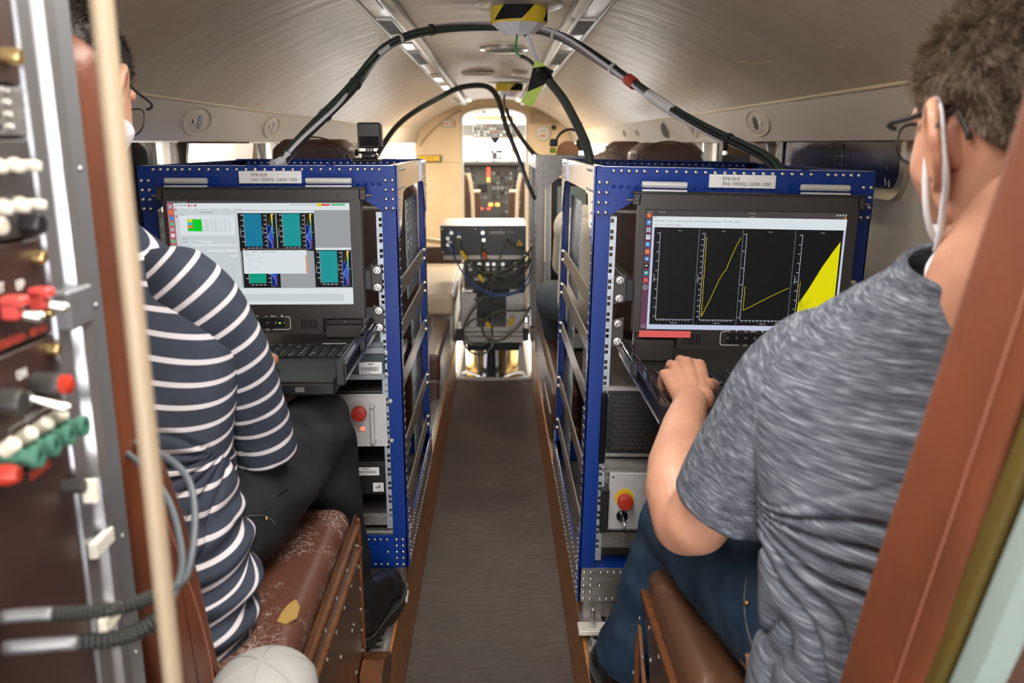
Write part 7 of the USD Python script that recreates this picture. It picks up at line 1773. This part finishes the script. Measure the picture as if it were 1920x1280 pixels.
def shoe(t, hx, hy, tx, ty, z, mat_, lace=True):
    h, e = np.array([hx, hy, z]), np.array([tx, ty, z])
    d = (e - h) / np.linalg.norm(e - h); q = np.array([d[1], -d[0], 0])
    m = organic([[(h + [0, 0, 0.040], 0.036), (h + d * 0.06 + [0, 0, 0.045], 0.040), (h + d * 0.15 + [0, 0, 0.040], 0.040), (e - d * 0.035 + [0, 0, 0.032], 0.030)], [(h + d * 0.15 + q * 0.012 + [0, 0, 0.036], 0.036), (h + d * 0.15 - q * 0.012 + [0, 0, 0.036], 0.036)], [(h + [0, 0, 0.075], 0.034), (h + d * 0.045 + [0, 0, 0.085], 0.036)], [(h + d * 0.045 + [0, 0, 0.085], 0.034), (h + d * 0.13 + [0, 0, 0.055], 0.034)]], 0.006, 8)
    v = np.array(m.vertices); v[:, 2] = np.maximum(v[:, 2], z + 0.010)
    s = part(t, 'shoe', tm(v, m.faces), mat_, smooth=True, label='black shoe')
    out = Polygon([(h - d * 0.036)[:2]] + [(h + d * a + q * b)[:2] for a, b in ((-0.02, 0.030), (0.05, 0.036), (0.13, 0.050), (0.18, 0.046), (0.215, 0.030))] + [(e + d * 0.002)[:2]] + [(h + d * a - q * b)[:2] for a, b in ((0.215, 0.030), (0.18, 0.046), (0.13, 0.050), (0.05, 0.036), (-0.02, 0.030))]).buffer(0.004)
    part(s, 'sole', extr(out, 'z', z, z + 0.022), 'sole_black', smooth=40)
    c = [np.array([*out.exterior.interpolate(k / 40, True).coords[0], z + 0.022]) for k in range(41)]
    part(s, 'welt', sweep(np.array(c), 0.0014, 5), 'dark_plastic_light', smooth=True)
    for k in range(3):
        a = h + d * (0.085 + 0.022 * k)
        part(s, 'lace', tube([a - q * 0.022 + [0, 0, 0.080 - 0.008 * k], a + [0, 0, 0.094 - 0.010 * k], a + q * 0.022 + [0, 0, 0.080 - 0.008 * k]], 0.0018, 6, 8), 'dark_plastic_light', smooth=True)
    return s


shoe(p1, -0.300, 1.630, -0.256, 1.862, 0.020, 'shoe_black')
shoe(p1, -0.655, 1.62, -0.655, 1.86, 0.0, 'shoe_black')
part(p1, 'sock', organic([[((-0.310, 1.645, 0.14), 0.040), ((-0.303, 1.655, 0.075), 0.039)]], 0.008, 4), 'sock_grey', smooth=True)

# ---------------------------------------------------------------- right: grey heathered shirt
p2 = thing('person', 'person in a grey heathered T-shirt with glasses typing at the right console, seen from behind', 'person', (0.47, 0.78, 0.39))
H2 = head_frame((0.486, 0.792, 1.070), 6, 6)
nb2 = hp_(H2, (0, -0.030, -0.055))
W2 = (0.314, 1.295, 0.676)
bodyB = [[(nb2, 0.058), ((0.472, 0.780, 0.955), 0.055), ((0.469, 0.805, 0.89), 0.058)],
         [((0.36, 0.92, 0.81), 0.045), ((0.468, 0.825, 0.84), 0.052), ((0.60, 0.86, 0.81), 0.042)],
         [((0.468, 0.82, 0.78), 0.080), ((0.466, 0.785, 0.62), 0.082), ((0.466, 0.75, 0.49), 0.095)],
         [((0.36, 0.92, 0.81), 0.045), ((0.305, 0.965, 0.70), 0.045), ((0.258, 1.005, 0.592), 0.044), ((0.250, 1.025, 0.582), 0.045)],
         [((0.250, 1.025, 0.582), 0.045), ((0.248, 1.075, 0.606), 0.045), ((0.255, 1.12, 0.625), 0.041), ((0.281, 1.20, 0.653), 0.033), ((0.309, 1.275, 0.671), 0.026)],
         [((0.303, 1.28, 0.671), 0.0235), ((0.323, 1.28, 0.673), 0.0235)],
         [((0.60, 0.86, 0.82), 0.050), ((0.655, 1.03, 0.64), 0.042), ((0.61, 1.30, 0.650), 0.033), ((0.585, 1.385, 0.664), 0.026)],
         [((0.37, 0.78, 0.48), 0.065), ((0.300, 1.275, 0.455), 0.042), ((0.270, 1.34, 0.30), 0.036), ((0.245, 1.36, 0.13), 0.034), ((0.24, 1.37, 0.06), 0.034)], [((0.57, 0.78, 0.48), 0.065), ((0.62, 1.28, 0.455), 0.042), ((0.62, 1.34, 0.13), 0.036), ((0.62, 1.36, 0.06), 0.034)]]
bodyB += hand_chains(W2, [(0.342, 1.372, 0.702), (0.322, 1.378, 0.705), (0.304, 1.374, 0.699), (0.288, 1.362, 0.688)], [(0.340, 1.312, 0.684), (0.358, 1.338, 0.678), (0.364, 1.366, 0.668), (0.358, 1.390, 0.656)], (-0.05, 0.97, 0), 0.6475, 0.0088)
bodyB += hand_chains((0.583, 1.392, 0.668), [(0.556, 1.45, 0.686), (0.574, 1.456, 0.687), (0.592, 1.452, 0.682), (0.608, 1.44, 0.675)], [(0.56, 1.395, 0.664), (0.542, 1.42, 0.668), (0.538, 1.45, 0.668), (0.542, 1.47, 0.664)], (0.05, 0.98, 0), 0.6655)
skinB = organic(bodyB, 0.0045, 10, head_parts(H2))
part(p2, 'body', skinB, 'skin', smooth=True)
hm, mm, nn = patch_of(skinB, H2, hair_mask, 0.008, 0.008, 5)
part(p2, 'hair', hm, 'hair_brown', smooth=True)
strands(p2, 'hair_strands', hm, mm, nn, H2, 16000, 0.015, 0.0008, (0, -0.6, -0.6), 'hair_brown', 9)
for s in (-1, 1):
    part(p2, 'eye', lathe(hp_(H2, (s * 0.032, 0.078, 0.018)), H2[:3, 1], [(0.010, 0), (0.010, 0.004), (0.005, 0.009)], 14), 'eye_white', smooth=True)
glasses(p2, H2, 0.0016, 0.0026, 2.3)
fm = face_mask(p2, skinB, H2)
for s in (-1, 1):
    part(fm, 'ear_loop', tube([hp_(H2, (s * x, y, z)) for x, y, z in ((0.052, 0.045, -0.085), (0.064, 0.036, -0.068), (0.075, 0.026, -0.030), (0.080, 0.016, 0.010), (0.088, 0.000, 0.038), (0.0985, -0.026, 0.026), (0.0990, -0.032, 0.000), (0.088, -0.024, -0.030), (0.074, -0.002, -0.058), (0.062, 0.020, -0.088), (0.054, 0.036, -0.098))], 0.0032, 8, 70), 'mask_white', smooth=True)

def dispB(P, uv):
    d = 0.005 * (meshkit.fbm(P * np.array([8, 8, 14]), 3, 12) - 0.5)
    d += folds(P, (0.268, 0.70, 0.680), (1, 0, 0), (0, 0, 1), 24, 0.013, 0.24, 0.3, -1.75, 0.62, 0.04)
    return d
def secB(x, y, z, a, b, yaw=-0.28, tilt=0.10):
    return ((x, y, z), (a, a * yaw, a * tilt), (b * -yaw * -0.6, b, 0.30 * b))
sB = [secB(0.466, 0.720, 0.31, 0.192, 0.155), secB(0.466, 0.735, 0.40, 0.190, 0.150),  secB(0.466, 0.748, 0.47, 0.184, 0.138), secB(0.466, 0.760, 0.56, 0.172, 0.122), secB(0.467, 0.782, 0.66, 0.174, 0.120), secB(0.468, 0.806, 0.75, 0.184, 0.118), secB(0.469, 0.822, 0.81, 0.186, 0.108),
      secB(0.469, 0.826, 0.855, 0.172, 0.094), secB(0.469, 0.820, 0.890, 0.142, 0.080), secB(0.469, 0.808, 0.918, 0.105, 0.070), secB(0.470, 0.796, 0.940, 0.074, 0.065), secB(0.470, 0.788, 0.955, 0.064, 0.063), secB(0.470, 0.788, 0.952, 0.060, 0.060)]
sh2 = garment(p2, 'grey_shirt', sB, 'jersey_heather', dispB, 320, 280, label='grey heathered T-shirt')
def dispS2(P, uv):
    return 0.005 * (meshkit.fbm(P * np.array([12, 12, 12]), 3, 16) - 0.5) + folds(P, (0.335, 0.93, 0.60), (-0.5, 0.6, 0), (0, 0, 1), 9, 0.006, 0.07, 0.9, -1.5, 2.6, 0.02)
sleeve(sh2, [(0.405, 0.880, 0.850), (0.374, 0.900, 0.830), (0.350, 0.918, 0.798), (0.328, 0.936, 0.745), (0.308, 0.955, 0.69), (0.291, 0.972, 0.636)], [0.062, 0.074, 0.080, 0.079, 0.077, 0.076], 'jersey_heather', (0.8, 0.6, 0), dispS2, 0.0, flat=0.92)
sleeve(sh2, [(0.545, 0.845, 0.865), (0.59, 0.865, 0.83), (0.62, 0.91, 0.77), (0.645, 0.97, 0.69), (0.652, 1.00, 0.655)], [0.060, 0.066, 0.066, 0.064, 0.064], 'jersey_heather', (-1, 0.3, 0), None, 0.0)

trB = [[((0.466, 0.76, 0.485), 0.092), ((0.395, 0.80, 0.48), 0.080)], [((0.466, 0.76, 0.485), 0.092), ((0.54, 0.80, 0.48), 0.080)]]
for hx, kx, ax_, fx in ((0.392, 0.304, 0.236, 1), (0.56, 0.62, 0.62, 0)):
    trB.append([((hx, 0.80, 0.480), 0.082), ((hx + 0.35 * (kx - hx), 1.0, 0.480), 0.083), ((hx + 0.75 * (kx - hx), 1.17, 0.468), 0.076), ((kx, 1.285, 0.455), 0.068), ((kx - 0.016 * fx, 1.318, 0.38), 0.060), ((kx - 0.04 * fx, 1.345, 0.26), 0.056), ((ax_, 1.365, 0.165), 0.058)])
je = organic(trB, 0.008, 10)
dN = 0.016 * (meshkit.fbm(np.array(je.vertices) * np.array([13, 9, 13]), 4, 14) - 0.5)
je = tm(je.vertices + je.vertex_normals * dN[:, None], je.faces)
jp = part(p2, 'jeans', je, 'jeans', smooth=True, label='blue jeans')
part(jp, 'pocket_seam', tube(on_skin(je, [(0.300, 0.95, 0.55), (0.282, 0.92, 0.535), (0.270, 0.88, 0.51), (0.268, 0.83, 0.49), (0.270, 0.78, 0.48)]), 0.0006, 5, 30), 'jean_thread', smooth=True)
part(jp, 'pocket_rivet', dome(on_skin(je, [(0.281, 0.915, 0.536)])[0], (-0.7, 0, 0.7), 0.0045, n=8), 'copper', smooth=True)
shoe(p2, 0.240, 1.355, 0.235, 1.60, 0.019, 'shoe_black')
shoe(p2, 0.62, 1.33, 0.62, 1.57, 0.0, 'shoe_black')

# ---------------------------------------------------------------- farther off, mostly hidden by the right rack: a third one, bent forward
p3 = thing('person', 'person in a cream shirt and slate trousers, mostly hidden behind the right blue rack', 'person', (0.42, 3.2, 0.42))
H3 = head_frame((0.44, 3.42, 0.90), 10, 55)
b3 = [[(hp_(H3, (0, -0.03, -0.055)), 0.055), ((0.42, 3.28, 0.80), 0.06)], [((0.28, 3.24, 0.76), 0.06), ((0.42, 3.22, 0.77), 0.085), ((0.56, 3.24, 0.76), 0.06)], [((0.42, 3.2, 0.72), 0.10), ((0.42, 3.12, 0.52), 0.11)],
      [((0.28, 3.24, 0.76), 0.05), ((0.27, 3.42, 0.58), 0.04), ((0.36, 3.58, 0.66), 0.03)], [((0.56, 3.24, 0.76), 0.05), ((0.60, 3.42, 0.58), 0.04), ((0.50, 3.58, 0.66), 0.03)], [((0.34, 3.15, 0.48), 0.07), ((0.24, 3.56, 0.44), 0.055), ((0.30, 3.66, 0.10), 0.04)], [((0.5, 3.15, 0.48), 0.07), ((0.52, 3.58, 0.46), 0.055), ((0.52, 3.68, 0.1), 0.04)]]
b3 += hand_chains((0.365, 3.59, 0.665), [(0.375, 3.65, 0.68), (0.39, 3.655, 0.68), (0.405, 3.655, 0.675), (0.418, 3.645, 0.67)], [(0.36, 3.60, 0.67), (0.35, 3.62, 0.675), (0.352, 3.64, 0.675), (0.36, 3.66, 0.67)], (0.2, 0.95, 0), 0.665)
b3 += hand_chains((0.495, 3.59, 0.665), [(0.485, 3.65, 0.68), (0.47, 3.655, 0.68), (0.455, 3.655, 0.675), (0.442, 3.645, 0.67)], [(0.50, 3.60, 0.67), (0.51, 3.62, 0.675), (0.508, 3.64, 0.675), (0.50, 3.66, 0.67)], (-0.2, 0.95, 0), 0.665)
sk3 = organic(b3, 0.009, 5, head_parts(H3))
part(p3, 'body', sk3, 'skin', smooth=True)
hm, mm, nn = patch_of(sk3, H3, hair_mask, 0.008, 0.006, 5)
part(p3, 'hair', hm, 'hair_brown', smooth=True)
part(p3, 'cream_shirt', organic([[((0.29, 3.22, 0.76), 0.075), ((0.42, 3.20, 0.77), 0.095), ((0.55, 3.22, 0.76), 0.075)], [((0.34, 3.16, 0.70), 0.105), ((0.34, 3.10, 0.50), 0.115)], [((0.5, 3.16, 0.70), 0.105), ((0.5, 3.10, 0.50), 0.115)], [((0.34, 3.10, 0.50), 0.115), ((0.5, 3.10, 0.50), 0.115)], [((0.29, 3.22, 0.76), 0.07), ((0.28, 3.38, 0.60), 0.058)], [((0.55, 3.22, 0.76), 0.07), ((0.595, 3.38, 0.60), 0.058)]], 0.012, 8), 'shirt_cream', smooth=True)
part(p3, 'slate_trousers', organic([[((0.34, 3.12, 0.48), 0.10), ((0.5, 3.12, 0.48), 0.10)], [((0.34, 3.14, 0.47), 0.095), ((0.27, 3.38, 0.44), 0.088), ((0.238, 3.56, 0.425), 0.076), ((0.26, 3.62, 0.28), 0.065), ((0.30, 3.66, 0.10), 0.058)], [((0.5, 3.14, 0.47), 0.095), ((0.52, 3.56, 0.46), 0.075), ((0.52, 3.66, 0.1), 0.058)]], 0.010, 8), 'trousers_slate', smooth=True)

# ------------------------------------------------------------------ things of one kind share a group
for nm_, g_ in {'equipment_rack': 'blue riveted equipment racks', 'monitor_console': 'pull-out consoles in the blue racks', 'overhead_rail': 'rails along the ceiling', 'air_outlet': 'air outlets in the side panels', 'ceiling_hatch': 'hatches in the ceiling',
                'seat_rail': 'seat tracks beside the aisle', 'cable_bundle': 'cables arching under the ceiling', 'warning_beacon': 'striped beacons on the ceiling', 'cabin_seat': 'brown cabin seats beyond the racks', 'leather_seat': 'low brown seats beside the aisle',
                'aircraft_seat': 'red-brown seats in the foreground', 'pilot_seat': 'cockpit seats', 'coiled_cord': 'coiled cords in the foreground', 'person': 'people seated in the cabin'}.items():
    for k_ in range(COUNT.get(('/World', nm_), 0)):
        stage.GetPrimAtPath('/World/' + nm_ + ('' if k_ == 0 else '_%03d' % k_)).SetCustomDataByKey('group', g_)
